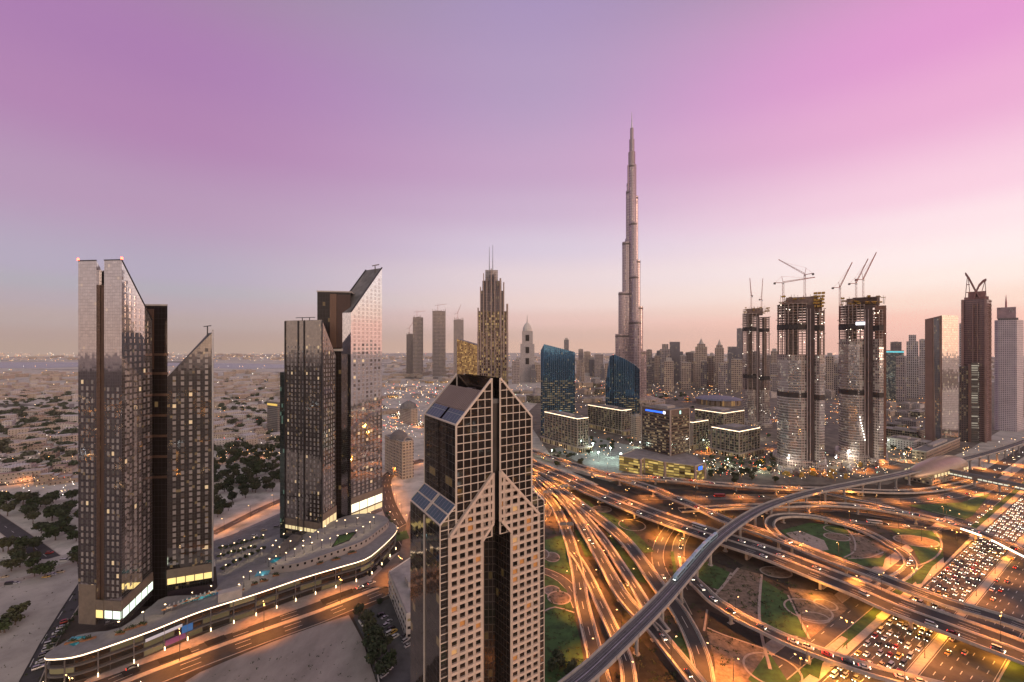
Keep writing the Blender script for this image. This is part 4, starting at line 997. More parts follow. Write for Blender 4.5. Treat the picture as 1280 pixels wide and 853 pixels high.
vK = Vector((KP[1][0]-KP[0][0],KP[1][1]-KP[0][1])).normalized(); k_ = lambda t, o: (KP[0][0]+vK.x*t+vK.y*o, KP[0][1]+vK.y*t-vK.x*o)
mb = MB(); mb.prism([k_(10.5,.1),k_(16,.1),k_(16,.9),k_(10.5,.9)], 163, 210, 0, 0, True); mb.build('bronze_panel', BRONZE, tk)
mb = MB(); mb.prism([k_(16.1,.1),k_(27.5,.1),k_(27.5,.6),k_(16.1,.6)], 163, 209.5, 0, 0, True); mb.build('brown_panel', mat('brown_panel',(.075,.045,.037),.4,.3,var=.1), tk)
mb = MB(); mb.prism([k_(-.3,-20),k_(-.3,1),k_(28.2,1),k_(28.2,-20)], 211.5, 212.6, 0, 0, True); mb.prism([k_(0,.1),k_(28,.1),k_(28,1.2),k_(0,1.2)], 160, 162, 0, 0, True); mb.build('parapet', CONC_L, tk)
tz = empty('chisel_tower', (-140,398,14), 'tall bright mirror tower with a blade-like raked top and roof hoist, beside its black core', 'tower', 'chisel-topped mirror towers')
Z0, Z1, Z2, Z3 = (-139.5,374), (-121.5,404), (-141,417), (-158,384)
mb = MB(); mb.prism([Z0,Z1,Z2,Z3], 10, [193.5,237.5,237.5,193.5], 0, 1); mb.build('glass_body', [TGLASS, ROOFG], tz)
LZ = dist(Z0,Z1); panes(tz, [(Z0,Z1,grid(LZ,33,lambda u: 193.5+44*u/LZ-3,7,3.55,2.3,2.3,1.6,1.2))], PANES, hi=166)
mb = MB(); mb.bar((Z0[0],Z0[1],193.9),(Z1[0],Z1[1],237.9), .9, .9); mb.bar((Z3[0],Z3[1],193.9),(Z2[0],Z2[1],237.9), .9,.9); mb.build('roof_edge', METAL_D, tz)
mb = MB(); mb.tube([(-128,404,231),(-128,404,239)], .5, 6); mb.bar((-130,402,239),(-125,406,241), .9); mb.build('roof_hoist', METAL_D, tz)
lobby(tz, Z0, Z1, 20, 27, emat('white_lobby_glass',(1,.93,.68),1.4), 4); lobby(tz, Z0, Z1, 14.2, 18.6, L_GLOW, 4, .2)
lobby(tb, B1, B2, 16, 24, L_GLOW, 4); lobby(tb, B0, B1, 14.2, 17, L_GLOW, 10, .2)
# ------------------------------------------------------------------ curved podium mall
PO = [G(x, y, 14) for x, y in ((56,819.5),(58,823.5),(80,822.5),(103,818),(145,804),(192,787),(250,764),(320,742),(380.6,721.5),(430,707),(456,699),(472,688),(494,666.5),(495,657),(484,651),(467,649),(440,650),(415,655),(385,665),(352,690),(325,706),(300,716),(276,728),(262,742),(208,746),(190,757),(152,784),(120,790),(97,794),(78,804),(62,814))]
mall = empty('mall_podium', (-170,270,0), 'long curved low mall with a glowing roof edge and terraces, below the dark mirror towers', 'shopping mall')
pol = [(p.x,p.y) for p in catmull(PO+[PO[0]], 5)[:-1]]
cx_, cy2 = sum(p[0] for p in pol)/len(pol), sum(p[1] for p in pol)/len(pol)
def inset(P, dd_):
    o = []; n = len(P)
    sg = 1 if sum(P[i][0]*P[(i+1) % n][1]-P[(i+1) % n][0]*P[i][1] for i in range(n)) > 0 else -1
    for i in range(n):
        a, b = Vector(P[i-1]), Vector(P[(i+1) % n]); t = (b-a).normalized(); nn = Vector((-t.y, t.x))*sg; o.append((P[i][0]+nn.x*dd_, P[i][1]+nn.y*dd_))
    return o
MALLG = facade('mall_glass', (.06,.05,.045), (.09,.08,.07), 13, 4.4, .975, .60, .34, .55, (1,.76,.36), .7, .08, .01)
mb = MB(); mb.prism(inset(pol,1.6), 0, 12.9, 0); mb.build('glazed_wall', MALLG, mall)
for z, t in ((3.9,.5),(8.3,.5)):
    mb = MB(); mb.prism(inset(pol,.7), z, z+t, 0, 0, True); mb.build('floor_slab', CONC_D, mall)
DECK = mat('terrace_deck', (.235,.225,.22), .85, scale=.25, var=.15)
mb = MB(); mb.prism(pol, 12.9, 14, 0, 1, True); mb.build('roof_deck', [CONC_D, DECK], mall)
mb = MB(); i2 = inset(pol, -.12)
nF = len(pol)
for i in range(nF):
    j = (i+1) % nF; X, Y = px((*pol[i],14))
    m_ = Vector(((pol[i][0]+pol[j][0])/2-cx_, (pol[i][1]+pol[j][1])/2-cy2))
    # the light runs along the street side only
    e_ = Vector((pol[j][0]-pol[i][0], pol[j][1]-pol[i][1])); no = Vector((e_.y,-e_.x)) 
    if no.dot(Vector((-pol[i][0],-pol[i][1]))) > .25*no.length*Vector(pol[i]).length or X > 470:
        mb.face([(*i2[i],13.3),(*i2[j],13.3),(*i2[j],13.9),(*i2[i],13.9)])
mb.build('edge_light', L_STRIP, mall)
# columns along the front
mb = None; acc = 9; kk = inset(pol, .35)
for i in range(nF):
    j = (i+1) % nF; acc += dist(pol[i],pol[j]); X, Y = px((*pol[i],14))
    no = Vector((pol[j][1]-pol[i][1], -(pol[j][0]-pol[i][0])))
    if acc > 9.5 and no.dot(Vector((-pol[i][0],-pol[i][1]))) > 0:
        acc = 0; mb = MB(); mb.tube([(*kk[i],0),(*kk[i],12.88)], .32, 6); mb.build('column', CONC_D, mall)
        mb = MB(); mb.tube([(kk[i][0]+no.normalized().x*.9,kk[i][1]+no.normalized().y*.9,.3),(kk[i][0]+no.normalized().x*.9,kk[i][1]+no.normalized().y*.9,2.4)], .22, 6); mb.build('column_lamp', L_WARM, mall)
def shop(i_px, txtm, w, h, z):
    "a flat shop board on the front wall nearest the given column of the photo"
    i = min(range(nF), key=lambda i: abs(px((*pol[i],14))[0]-i_px)+(abs(px((*pol[i],14))[1]-780) > 140)*1e3 if pol[i][1] > 60 else 1e9)
    j = (i+1) % nF; a = atan2(pol[j][1]-pol[i][1], pol[j][0]-pol[i][0]); k2 = inset(pol, .2); mb = MB(); mb.box((*k2[i], z), w, .25, h, a); mb.build('shop_board', txtm, mall)
GLOWS = emat('pale_shop_board', (.8,.75,.8), .35)
for x, m_, w_, h_, z_ in ((232,emat('blue_shop_board',(.03,.12,.3),.7),5,4,5),(205,GLOWS,16,1.5,9),(155,GLOWS,12,1.4,9),(218,emat('purple_shop_board',(.25,.09,.24),.2),9,3,2),(88,emat('red_shop_board',(.6,.05,.05),.5),3,4,1)): shop(x, m_, w_, h_, z_)
# roof terraces: raised pavilion, pools, pergola, planting
pav = [G(x, y, 19) for x, y in ((338,708),(372,682),(405,657),(440,643.5),(470,643),(486,650),(470,665),(452,677),(415,690),(372,704))]
mb = MB(); mb.prism([(p.x,p.y) for p in catmull(pav+[pav[0]],5)[:-1]], 14.02, 19, 0, 1); mb.build('roof_pavilion', [facade('pavilion_wall',(.30,.27,.25),(.02,.02,.02),4.5,5,.3,.3,0,0), mat('pavilion_roof',(.26,.25,.245),.8,scale=.3,var=.12)], mall)
oval = [G(x, y, 19.05) for x, y in ((415,684),(424,670),(440,666),(445,666),(436,676))]
mb = MB(); mb.face([p for p in oval]); mb.build('garden_court', LAWN, mall)
mb = MB()
for a, b in zip(oval, oval[1:]+oval[:1]): mb.bar(a, b, .5, .8)
mb.build('court_edge', DARKBED, mall)
for pts in (((337,702),(345,697),(353,697),(350,701),(340,704)),((318,721),(322,714),(338,713),(335,719)),((222,757),(226,751),(272,738),(276,742),(262,746)),((82,804),(90,796),(108,795),(107,800),(92,808))):
    mb = MB(); P = [G(x, y, 14.12) for x, y in pts]; mb.face([(p.x,p.y,14.12) for p in P]); mb.build('pool', WATER, mall)
    ld = bpy.data.lights.new('pool_light','POINT'); ld.energy = 160; ld.color = (.35,.8,.85); ld.shadow_soft_size = .8; lo = bpy.data.objects.new('pool_light', ld); COL.objects.link(lo); c = sum(P, Vector())/len(P); lo.parent = mall; lo.location = c+Vector((0,0,1.6))-mall.location
mb = MB(); c = G(288,748,14); mb.box((c.x,c.y,14.02), 12, 5, 5, .55); mb.build('lift_house', CONC_L, mall)
pg = [G(x, y, 17.5) for x, y in ((332,697),(366,668),(378,670),(357,694))]
mb = MB()
for k in range(15):
    t = k/14; mb.bar(pg[0].lerp(pg[3],t), pg[1].lerp(pg[2],t), .35)
for p in pg: mb.bar((p.x,p.y,14), (p.x,p.y,17.5), .3)
mb.build('pergola', CONC_D, mall)
# planters, sunshades and screens on the terraces
WOOD = mat('terrace_wood', (.28,.13,.06), .8, scale=.6, var=.2); SHADE = mat('sunshade_cloth', (.42,.36,.30), .85, var=.1)
for x, y, n_ in ((150,793,'planter'),(165,786,'planter'),(178,782,'planter'),(300,739,'planter'),(318,731,'planter'),(330,727,'planter'),(345,720,'planter'),(110,800,'planter'),(92,803,'planter'),(400,705,'planter'),(420,700,'planter'),(440,692,'planter')):
    c = G(x,y,14); a = R.uniform(.3,.8); mb = MB(); mb.box((c.x,c.y,14.02), R.uniform(3,7), 1.4, .7, a); pl_ = mb.build('planter', WOOD, mall); lf = MB(); k_n = 60
    for i in range(k_n):
        q_ = Vector((c.x+R.gauss(0,1.3)*cos(a),c.y+R.gauss(0,1.3)*sin(a),14.9+R.random()*.9)); u1 = Vector((R.uniform(-1,1),R.uniform(-1,1),R.uniform(-1,1))).normalized()*.35; u2 = u1.orthogonal().normalized()*.3; lf.face([q_-u1,q_+u2,q_+u1,q_-u2])
    tag(lf.build('planter_shrub', LEAF0, pl_), kind='stuff')
for k in range(16):
    c = G(205+k*4.6, 766-k*1.6+R.uniform(-1,1), 14); mb = MB(); mb.tube([(c.x,c.y,14),(c.x,c.y,16.2)], .06, 5); mb.tube([(c.x,c.y,16.1),(c.x,c.y,16.7)], [1.3,.1], 8); mb.build('sunshade', SHADE if k % 3 else WOOD, mall)
for k in range(10):
    c = G(212+k*5.5, 757-k*1.9, 14); mb = MB(); mb.box((c.x,c.y,14.1), .7,1.9,.35,.6); mb.build('sun_lounger', WHITE, mall)
# small roof lights
k = 0
for x, y, z in ((336,709,19),(345,706,19),(357,701,19),(368,696,19),(380,692,19),(391,688,19),(402,685,19),(413,682,19),(423,679,19),(434,676,19),(445,672,19),(455,667,19),(463,661,19),(468,655,19),(446,656,19),(432,659,19),(420,660,19),(406,667,19),(397,674,19),(388,681,19),(378,686,19),(350,694,17.6),(362,686,17.6),(346,685,17.6),(354,677,17.6),(340,692,17.6),(377,672,17.6),(240,752,14.1),(205,768,14.1),(180,777,14.1),(150,790,14.1),(265,744,14.1),(305,733,14.1),(312,725,14.1),(325,727,14.1),(300,742,14.1)):
    k += 1
    p = G(x, y, z); place(LP3, p, R.uniform(0,6), f'{nth(k)} small warm terrace lamp on the roof of the curved mall')
LP3L = LP3.children
# white villa-like block by the car park
wb = empty('white_office', (-60,256,0), 'low white office block with grey roof plant at the car park beside the lattice tower', 'building')
a0, a1 = G(485,719,16), G(531,700,16); f_ = Vector((.12,-.99,0)); a0.z = 0
A_ = [(-78,297),(-50,316),(-36,262),(-62,238)]
A_ = [(G(485.5,716,14).x,G(485.5,716,14).y),(G(515,697,14).x,G(515,697,14).y),(-30,250),(G(510,798,1).x-1,G(510,798,1).y)]
mb = MB(); mb.prism(A_, 0, 14, 0, 1); mb.build('wall', [facade('white_office_wall',(.52,.48,.44),(.05,.05,.055),4.5,4.4,.7,.35,.12,1.0), ROOFL], wb)
mb = MB(); mb.prism(A_, 14, 14.9, 0); mb.prism(inset(A_,.5), 14, 14.9, 0); mb.build('parapet', WHITE, wb)
ca = Vector(A_[0])*.35+Vector(A_[1])*.15+Vector(A_[2])*.2+Vector(A_[3])*.3
for k, (dx, dy, w_, d_, h_) in enumerate(((0,6,8,9,3.2),(7,12,5,4,2),(4,-8,4,6,2.5))):
    mb = MB(); mb.box((ca.x+dx,ca.y+dy,14.02), w_, d_, h_, .5); mb.build('roof_plant', METAL_L if k else ROOFL, wb)
# ------------------------------------------------------------------ the lattice tower in the middle
f2, g2 = Vector((.84,.542)).normalized(), Vector((-.542,.84)).normalized()
C1 = Vector((-.1667*137,137)); T = lambda t, s_=0: (C1.x+f2.x*t+g2.x*s_, C1.y+f2.y*t+g2.y*s_)
V = lambda t, s_, z: (*T(t,s_), z)
dt = empty('lattice_tower', (*T(20.6,13.5),0), 'central gabled glass tower with a pale stone lattice front and a tall dark arch', 'tower')
DG = facade('black_mirror_glass', (.10,.08,.07), (.13,.105,.09), 2.67, 2.75, 1, 1, .02, .35, (1,.55,.2), .88, .06, .02, .6)
DGS = facade('black_mirror_side_glass', (.10,.09,.085), (.20,.18,.165), 2.72, 2.75, .955, .955, .03, .5, (1,.6,.25), .85, .06, .02, .6)
STONE = mat('pink_stone', (.66,.52,.42), .75, scale=.2, var=.08)
PW, WD, DPT = 2.75, 41.2, 27.2
LT0, LT1, AR0, AR1 = 3.0, 38.2, 14.7, 26.5
# shaft: two halves with a slot between, gabled
def gab(t): return 139.2+(min(t-5.6, 35.6-t))*(153.6-139.2)/13.2
mb = MB()
for ta_, tb_ in ((5.6,19.0),(22.2,35.6)):
    mb.prism([T(ta_),T(tb_),T(tb_,DPT),T(ta_,DPT)], 104.9, [gab(ta_),gab(tb_)]*1+[gab(tb_),gab(ta_)], 0, None, True)
for pol_ in ([T(5.6),T(AR0+.1),T(AR0+1.2,8.5),T(20.6,11),T(20.6,DPT),T(5.6,DPT)], [T(AR1-.1),T(35.6),T(35.6,DPT),T(20.6,DPT),T(20.6,11),T(AR1-1.2,8.5)]):
    mb.prism(pol_, 0, 104.9, 0)
mb.build('shaft_glass', DG, dt)
mb = MB(); mb.prism([T(19.05,.9),T(22.15,.9),T(22.15,DPT-.9),T(19.05,DPT-.9)], 104.9, 146, 0, 0); mb.build('slot_wall', mat('slot_dark',(.05,.043,.04),.5,.3), dt)
# side walls of the shaft get finer dark glass
mb = MB()
for t_ in (5.5, 35.7):
    for sa, sb in ((.02,12.4),(14.2,DPT-.02)):
        a, b = T(t_, sa), T(t_, sb); mb.face([(*a,100),(*b,100),(*b,139.1),(*a,139.1)], 0, [(0,100),(sb-sa,100),(sb-sa,139.1),(0,139.1)])
mb.build('side_glass', DGS, dt)
# frame mouldings
FR_ = mat('pale_frame', (.74,.62,.52), .6, var=.06); mb = MB()
for s_ in (-.12, DPT+.12):
    for ta_, tb_ in ((5.6,18.9),(22.3,35.6)):
        mb.bar(V(ta_,s_,gab(ta_)), V(tb_,s_,gab(tb_)), .62)
    for t_ in (5.6,18.95,22.25,35.6): mb.bar(V(t_,s_,100 if 5<t_<36 else 0), V(t_,s_,gab(t_)), .55)
for t_ in (5.6,35.6): mb.bar(V(t_,-.1,139.2), V(t_,DPT+.1,139.2), .5)
# thin grid on the front of the shaft
for k in range(1,5): 
    for b0 in (5.6,22.25):
        t_ = b0+13.35*k/5; mb.bar(V(t_,-.1,100), V(t_,-.1,gab(t_)-.1), .24)
z = 100
while z < 153:
    for ta_, tb_ in ((5.6,18.95),(22.25,35.6)):
        if z < 139.2: mb.bar(V(ta_,-.1,z), V(tb_,-.1,z), .24)
        else:
            w_ = (153.6-z)*13.2/14.4
            if w_ > .8: mb.bar(V(tb_-w_,-.1,z) if ta_ < 10 else V(ta_,-.1,z), V(tb_,-.1,z) if ta_ < 10 else V(ta_+w_,-.1,z), .24)
    z += PW
mb.build('mullion_frame', FR_, dt)
# roof: glazed lower strip, ribbed upper slope, plant deck
def roofp(t): return gab(t)
RIB = mat('ribbed_zinc', (.36,.29,.235), .45, .4, var=.06); SOLAR = facade('roof_panel_glass', (.22,.25,.25), (.05,.115,.13), 2.3, 3.6, .94, .93, 0, 0, metal=.15, rough=.25, jit=.004)
for sd in (0, 1):
    tt = (lambda t: t) if not sd else (lambda t: 41.2-t)
    mb = MB()
    for sa, sb in ((.4,12.4),(14,DPT-.4)):
        mb.face([V(tt(5.7),sa,139.35), V(tt(9.2),sa,143.1), V(tt(9.2),sb,143.1), V(tt(5.7),sb,139.35)], 0, [(sa,0),(sa,5.2),(sb,5.2),(sb,0)])
    mb.build('roof_glazing', SOLAR, dt)
    mb = MB()
    for k in range(22):
        s_ = .8+k*1.17; mb.bar(V(tt(9.3),s_,143.35), V(tt(15.2),s_,149.75), .5, .55)
    mb.face([V(tt(9.25),.4,143.1), V(tt(15.2),.4,149.5), V(tt(15.2),DPT-.4,149.5), V(tt(9.25),DPT-.4,143.1)]); mb.build('roof_slope', RIB, dt)
mb = MB(); mb.prism([T(15.3,.8),T(25.9,.8),T(25.9,DPT-.8),T(15.3,DPT-.8)], 145, 146.5, 0, 0); mb.build('plant_deck', ROOFG, dt)
for t_, s_, r_ in ((18.5,16,1.8),(22.5,19,1.8),(20.5,9,1.5)):
    mb = MB(); mb.tube([V(t_,s_,146.5),V(t_,s_,149.2)], r_, 12); mb.build('cooling_fan', METAL_L, dt)
# shoulders with sloped glass roofs
mb = MB()
SH = [T(0),T(5.58),T(5.58,DPT),T(0,DPT)]; mb.prism(SH, 0, [107.7,113,113,107.7], 0)
SH2 = [T(35.62),T(41.2),T(41.2,DPT),T(35.62,DPT)]; mb.prism(SH2, 0, [113,107.7,107.7,113], 0); mb.build('shoulder_glass', [DGS], dt)
for tt in ((lambda t: t), (lambda t: 41.2-t)):
    mb = MB()
    for sa, sb in ((.2,12.6),(13.9,DPT-.2)):
        for ua, ub in ((0,.5),(.52,1)):
            mb.face([V(tt(5.58*ua),sa,107.85+5.3*ua), V(tt(5.58*ub),sa,107.85+5.3*ub), V(tt(5.58*ub),sb,107.85+5.3*ub), V(tt(5.58*ua),sb,107.85+5.3*ua)], 0, [(sa,ua*7),(sa,ub*7),(sb,ub*7),(sb,ua*7)])
    mb.build('shoulder_roof', SOLAR, dt)
mb = MB()
for tt in ((lambda t: t), (lambda t: 41.2-t)):
    for s_ in (0,12.7,13.8,DPT): mb.bar(V(tt(0),s_,107.9), V(tt(5.58),s_,113.2), .42)
    for u in (0,.51,1): mb.bar(V(tt(5.58*u),0,107.9+5.3*u), V(tt(5.58*u),DPT,107.9+5.3*u), .4)
    for t_ in (0, 2.9): mb.bar(V(tt(t_),-.1,0), V(tt(t_),-.1,107.7+5.3*t_/5.58), .3)
    z = 1.5
    while z < 112:
        mb.bar(V(tt(0 if z < 107.7 else (z-107.7)*1.05),-.1,z), V(tt(5.6),-.1,z), .22); z += PW
    mb.bar(V(tt(-.08),13.25,0), V(tt(-.08),13.25,107), .7, .5)
mb.build('shoulder_frame', FR_, dt)
# stone lattice front with the arched recess
LT0, LT1, AR0, AR1 = 3.0, 38.2, 14.7, 26.5
def ltop(t): return 103.9+min(t-LT0, LT1-t)*(121.5-103.9)/16.0
def arch(t):
    "height of the recess head at t (0 outside)"
    if t < AR0 or t > AR1: return 0
    return 99.8+min(t-AR0, AR1-t)*5.0/4.2 if min(t-AR0, AR1-t) < 4.2 else 104.8
so_ = -1.3                                          # lattice stands proud of the glass
wins = []; mb = MB()
def bar2(t0, z0, t1, z1, w): mb.bar(V(t0,so_+.45,z0), V(t1,so_+.45,z1), w, .9)
CW = 2.93; cols = [LT0+.1+CW*k for k in range(5)], [AR1-.05+CW*k for k in range(5)]
pier = 1.0
slit0, slit1 = 19.1, 21.9
for cset in cols:
    for t_ in cset: bar2(t_, 0, t_, ltop(min(max(t_,LT0),LT1))-.3, pier)
for t_ in (17.6, 23.5):
    bar2(t_, arch(t_)+.4, t_, ltop(t_)-.2, pier)
z = 2.0
while z < 121:
    def seg(ta_, tb_):
        if z > 103.9:
            off = (z-103.9)*16.0/17.6
            ta_, tb_ = max(ta_, LT0+off), min(tb_, LT1-off)
        if tb_-ta_ > .5: bar2(ta_, z, tb_, z, .95)
    if z < 99.8: seg(LT0,AR0); seg(AR1,LT1)
    elif z < 104.8: x_ = (z-99.8)*4.2/5; seg(LT0,AR0+x_); seg(AR1-x_,LT1)
    else: seg(LT0,slit0); seg(slit1,LT1)
    z += PW
zr = z
# rim mouldings
for a in ((LT0,0,LT0,103.9),(LT1,0,LT1,103.9),(LT0,103.9,slit0,ltop(slit0)),(LT1,103.9,slit1,ltop(slit1)),(slit0,104.8,slit0,ltop(slit0)),(slit1,104.8,slit1,ltop(slit1)),(AR0,0,AR0,99.8),(AR1,0,AR1,99.8),(AR0,99.8,AR0+4.2,104.8),(AR1,99.8,AR1-4.2,104.8)):
    bar2(*a, 1.15)
mb.build('stone_lattice', STONE, dt)
# window panes behind the lattice
cells = []
z = 2.0
while z < 119:
    zc = z+PW/2
    for cset in (cols[0], [17.6], [21.9+.2], cols[1]):
        for t_ in (cset[:-1] if len(cset) > 1 else cset):
            tc2 = t_+CW/2; 
            if len(cset) == 1 and zc < 106: continue
            if len(cset) == 1: tc2 = t_+ (.75 if t_ < 20 else .8)
            if zc+1.2 < ltop(min(max(tc2-1.2,LT0),LT1)) and zc+1.2 < ltop(min(max(tc2+1.2,LT0),LT1)) and arch(tc2) < zc-1.3 or (arch(tc2) == 0 and zc+1.2 < ltop(min(max(tc2,LT0),LT1))-1):
                cells.append((tc2, zc, CW-.95 if len(cset) > 1 else 1.3, PW-.95))
    z += PW
BW = [(facade('bronze_window_glass',(.05,.04,.03),(.15,.115,.09),9,9,1,1,0,0,metal=.85,rough=.07,jit=.08),.62),(mat('black_window_glass',(.022,.018,.015),.1,.3,var=.1),.22),(emat('amber_window',(1,.45,.13),.10),.07),(emat('bright_amber_window',(1,.6,.25),.28),.015)]
panes(dt, [(T(0,-.55), T(41.2,-.55), cells)], BW, .1)
# side returns of the lattice slab and the recess
mb = MB()
mb.prism([T(LT0,-1.2),T(LT0+.5,-1.2),T(LT0+.5,0),T(LT0,0)], 0, 104, 0, 0); mb.prism([T(LT1-.5,-1.2),T(LT1,-1.2),T(LT1,0),T(LT1-.5,0)], 0, 104, 0, 0); mb.build('lattice_return', STONE, dt)
RGL = facade('recess_glass', (.12,.095,.08), (.10,.085,.075), 1.5, 2.75, .88, .90, .025, .25, (1,.6,.2), .7, .1, .01)
mb = MB(); rec = [T(AR0+.2,.05),T(AR0+1.3,8.4),T(20.6,10.9),T(AR1-1.3,8.4),T(AR1-.2,.05)]
u = 0
for a, b in zip(rec, rec[1:]):
    w_ = dist(a,b); mb.face([(*a,0),(*b,0),(*b,104.8),(*a,104.8)], 0, [(u,0),(u+w_,0),(u+w_,104.8),(u,104.8)]); u += w_
mb.build('recess_glass', RGL, dt)
mb = MB(); mb.prism([T(-6,-14),T(50,-14),T(50,-1.4),T(-6,-1.4)], 0, 12, 0, 0); mb.build('entrance_podium', STONEB, dt)
# ------------------------------------------------------------------ middle distance: buildings placed by their near corner
def corner_box(xc, yb, xl, xr, yaw=32.8, zb=0):
    "footprint with its near corner at photo column xc (ground row yb), reaching to column xl on one side and xr on the other"
    c = G(xc, yb, zb); f = Vector((cos(radians(yaw)), sin(radians(yaw)))); g_ = Vector((-f.y, f.x)); k = lambda X: (X-640)/F
    def solve(dv, X):
        kk = k(X); return (kk*c.y-c.x)/(dv.x-kk*dv.y)
    a = solve(f, xr); b = solve(g_, xl)
    p0 = Vector((c.x,c.y)); pr = p0+f*a; pl = p0+g_*b
    return [tuple(p0), tuple(pr), tuple(pr+g_*b), tuple(pl)], c.y
def shrink(P, t):
    cx_ = sum(p[0] for p in P)/len(P); cy3 = sum(p[1] for p in P)/len(P); return [(cx_+(p[0]-cx_)*t, cy3+(p[1]-cy3)*t) for p in P]
def cen(P): return (sum(p[0] for p in P)/len(P), sum(p[1] for p in P)/len(P))
WARMLIT = (1,.70,.34)
F_BEIGE = facade('beige_flats', (.44,.36,.29), (.09,.08,.085), 3.4, 3.4, .45, .5, .16, 1.0, WARMLIT)
F_GREY = facade('grey_flats', (.33,.29,.275), (.10,.095,.10), 3.2, 3.4, .55, .5, .14, 1.0, WARMLIT)
F_GLASS = facade('blue_grey_glass_tower', (.10,.10,.11), (.22,.22,.25), 2.6, 3.6, .85, .75, .10, .9, WARMLIT)
F_DARK = facade('dark_tower_wall', (.19,.165,.16), (.08,.08,.09), 3, 3.5, .6, .6, .12, .9, WARMLIT)
F_WHITE = facade('white_tower_wall', (.50,.46,.45), (.10,.09,.10), 3.4, 3.5, .42, .5, .10, .9, WARMLIT)
F_OFF = facade('lit_office_wall', (.10,.068,.05), (.05,.05,.05), 3, 3.9, .94, .44, .36, 1.15, (1,.68,.36), .5)
F_PODY = facade('yellow_lit_wall', (.14,.10,.06), (.12,.09,.03), 6.5, 3.4, .97, .72, .94, .60, (1,.70,.20), .2)
F_EMA = facade('stone_office_wall', (.36,.29,.22), (.035,.05,.05), 3.2, 4.0, .90, .80, .20, .7, (1,.78,.40), .5)
F_GOLD = facade('gold_lit_wall', (.42,.26,.12), (.20,.12,.05), 4, 3.6, .6, .66, .6, 1.3, (1,.60,.18), .4)
F_BLUE = facade('deep_blue_glass', (.02,.045,.075), (.08,.215,.38), 2.4, 3.9, .95, .9, .015, .8, (1,.72,.30), .9, .05, .008)
F_BLUE2 = facade('deep_blue_lit_glass', (.015,.03,.045), (.05,.16,.30), 4.8, 3.9, .95, .42, .46, .75, (1,.68,.28), .85, .06, .012)
def block(name, label, cat, P, z1, wall, roof=ROOFG, z0=0, group=None, plant=True, parapet=1.0, rm=None):
    c = cen(P); r = empty(name, (*c, z0), label, cat, group)
    mb = MB(); mb.prism(P, z0, z1, 0, 1); mb.build('wall', [wall, roof], r)
    if parapet:
        mb = MB(); mb.prism(shrink(P,1.004), z1-.05, z1+parapet, 0); mb.prism(shrink(P,.985), z1-.05, z1+parapet, 0); mb.build('parapet', rm or CONC_L, r)
    if plant:
        mb = MB(); Q = shrink(P,.42); mb.prism(Q, z1+.02, z1+3.2, 0, 0); mb.build('roof_plant', ROOFL, r)
    return r
def ztop(y, d): return zat(y, d)
# brown office block and its glowing podium
P, d_ = corner_box(838, 588, 802.5, 861.5)
ob = block('office_block', 'brown glass office block with a blue sign bar, rising behind a yellow-lit podium', 'office building', P, ztop(513.5,d_), F_OFF, ROOFG, rm=mat('office_trim',(.30,.25,.22),.7))
zt_ = ztop(513.5,d_)
p0, pr, pb_, pl = [Vector((*q_,0)) for q_ in P]
def on_wall(a, b, t, z, w, h, m, root, name, proud=.3):
    d = (b-a).normalized(); n = Vector((d.y,-d.x,0)); n = n if n.dot(-a) > 0 else -n
    c = a+(b-a)*t+n*proud; mb = MB(); mb.box((c.x,c.y,z), w, .3, h, atan2(d.y,d.x)); return mb.build(name, m, root)
mb = MB(); mb.box((p0.x-.2,p0.y-.4,0), 1.6, 1.6, zt_+.5, .57); mb.box((pr.x,pr.y-.2,0), 1.2,1.2,zt_,.57); mb.box((pl.x-.2,pl.y,0), 1.2,1.2,zt_,.57); mb.build('corner_pier', PAVE, ob)
for a, b in ((p0,pl),(p0,pr)):
    on_wall(a, b, .5, zt_-7, (b-a).length*.97, 6.5, mat('office_attic',(.13,.085,.07),.6), ob, 'attic_band', .15)
on_wall(p0, pl, .55, zt_-5.2, (pl-p0).length*.62, 2.3, L_BLUE, ob, 'sign_bar', .5); on_wall(p0, pl, .2, zt_-5.6, 3, 3.4, L_SIGN, ob, 'sign_badge', .5); on_wall(p0, pr, .5, zt_-6, 2.4, 4.2, emat('teal_badge',(.5,1,.85),1.6), ob, 'sign_badge', .5)
PDP = [G(x, y, 18.7) for x, y in ((774,570.5),(801,575),(805,573),(831,578),(869,583),(881,579.5),(872,571),(855,565),(820,561),(795,562))]
pp = [(p.x,p.y) for p in PDP]
pd = block('lit_podium', 'low angular podium with glowing yellow glass walls at the foot of the brown office block', 'office building', pp, 18.7, F_PODY, mat('podium_roof',(.27,.245,.235),.85,scale=.1), plant=False)
mb = MB()
for i in (1,2,3,4,5): mb.box((pp[i][0],pp[i][1]-.4,0), 2.6,2.0,19.4,.3)
mb.build('stone_pier', mat('podium_pier',(.36,.28,.24),.8), pd)
on_wall(Vector((*pp[4],0)), Vector((*pp[5],0)), .5, 12.5, 8, 4.5, L_BLUE, pd, 'sign_panel', .5); 
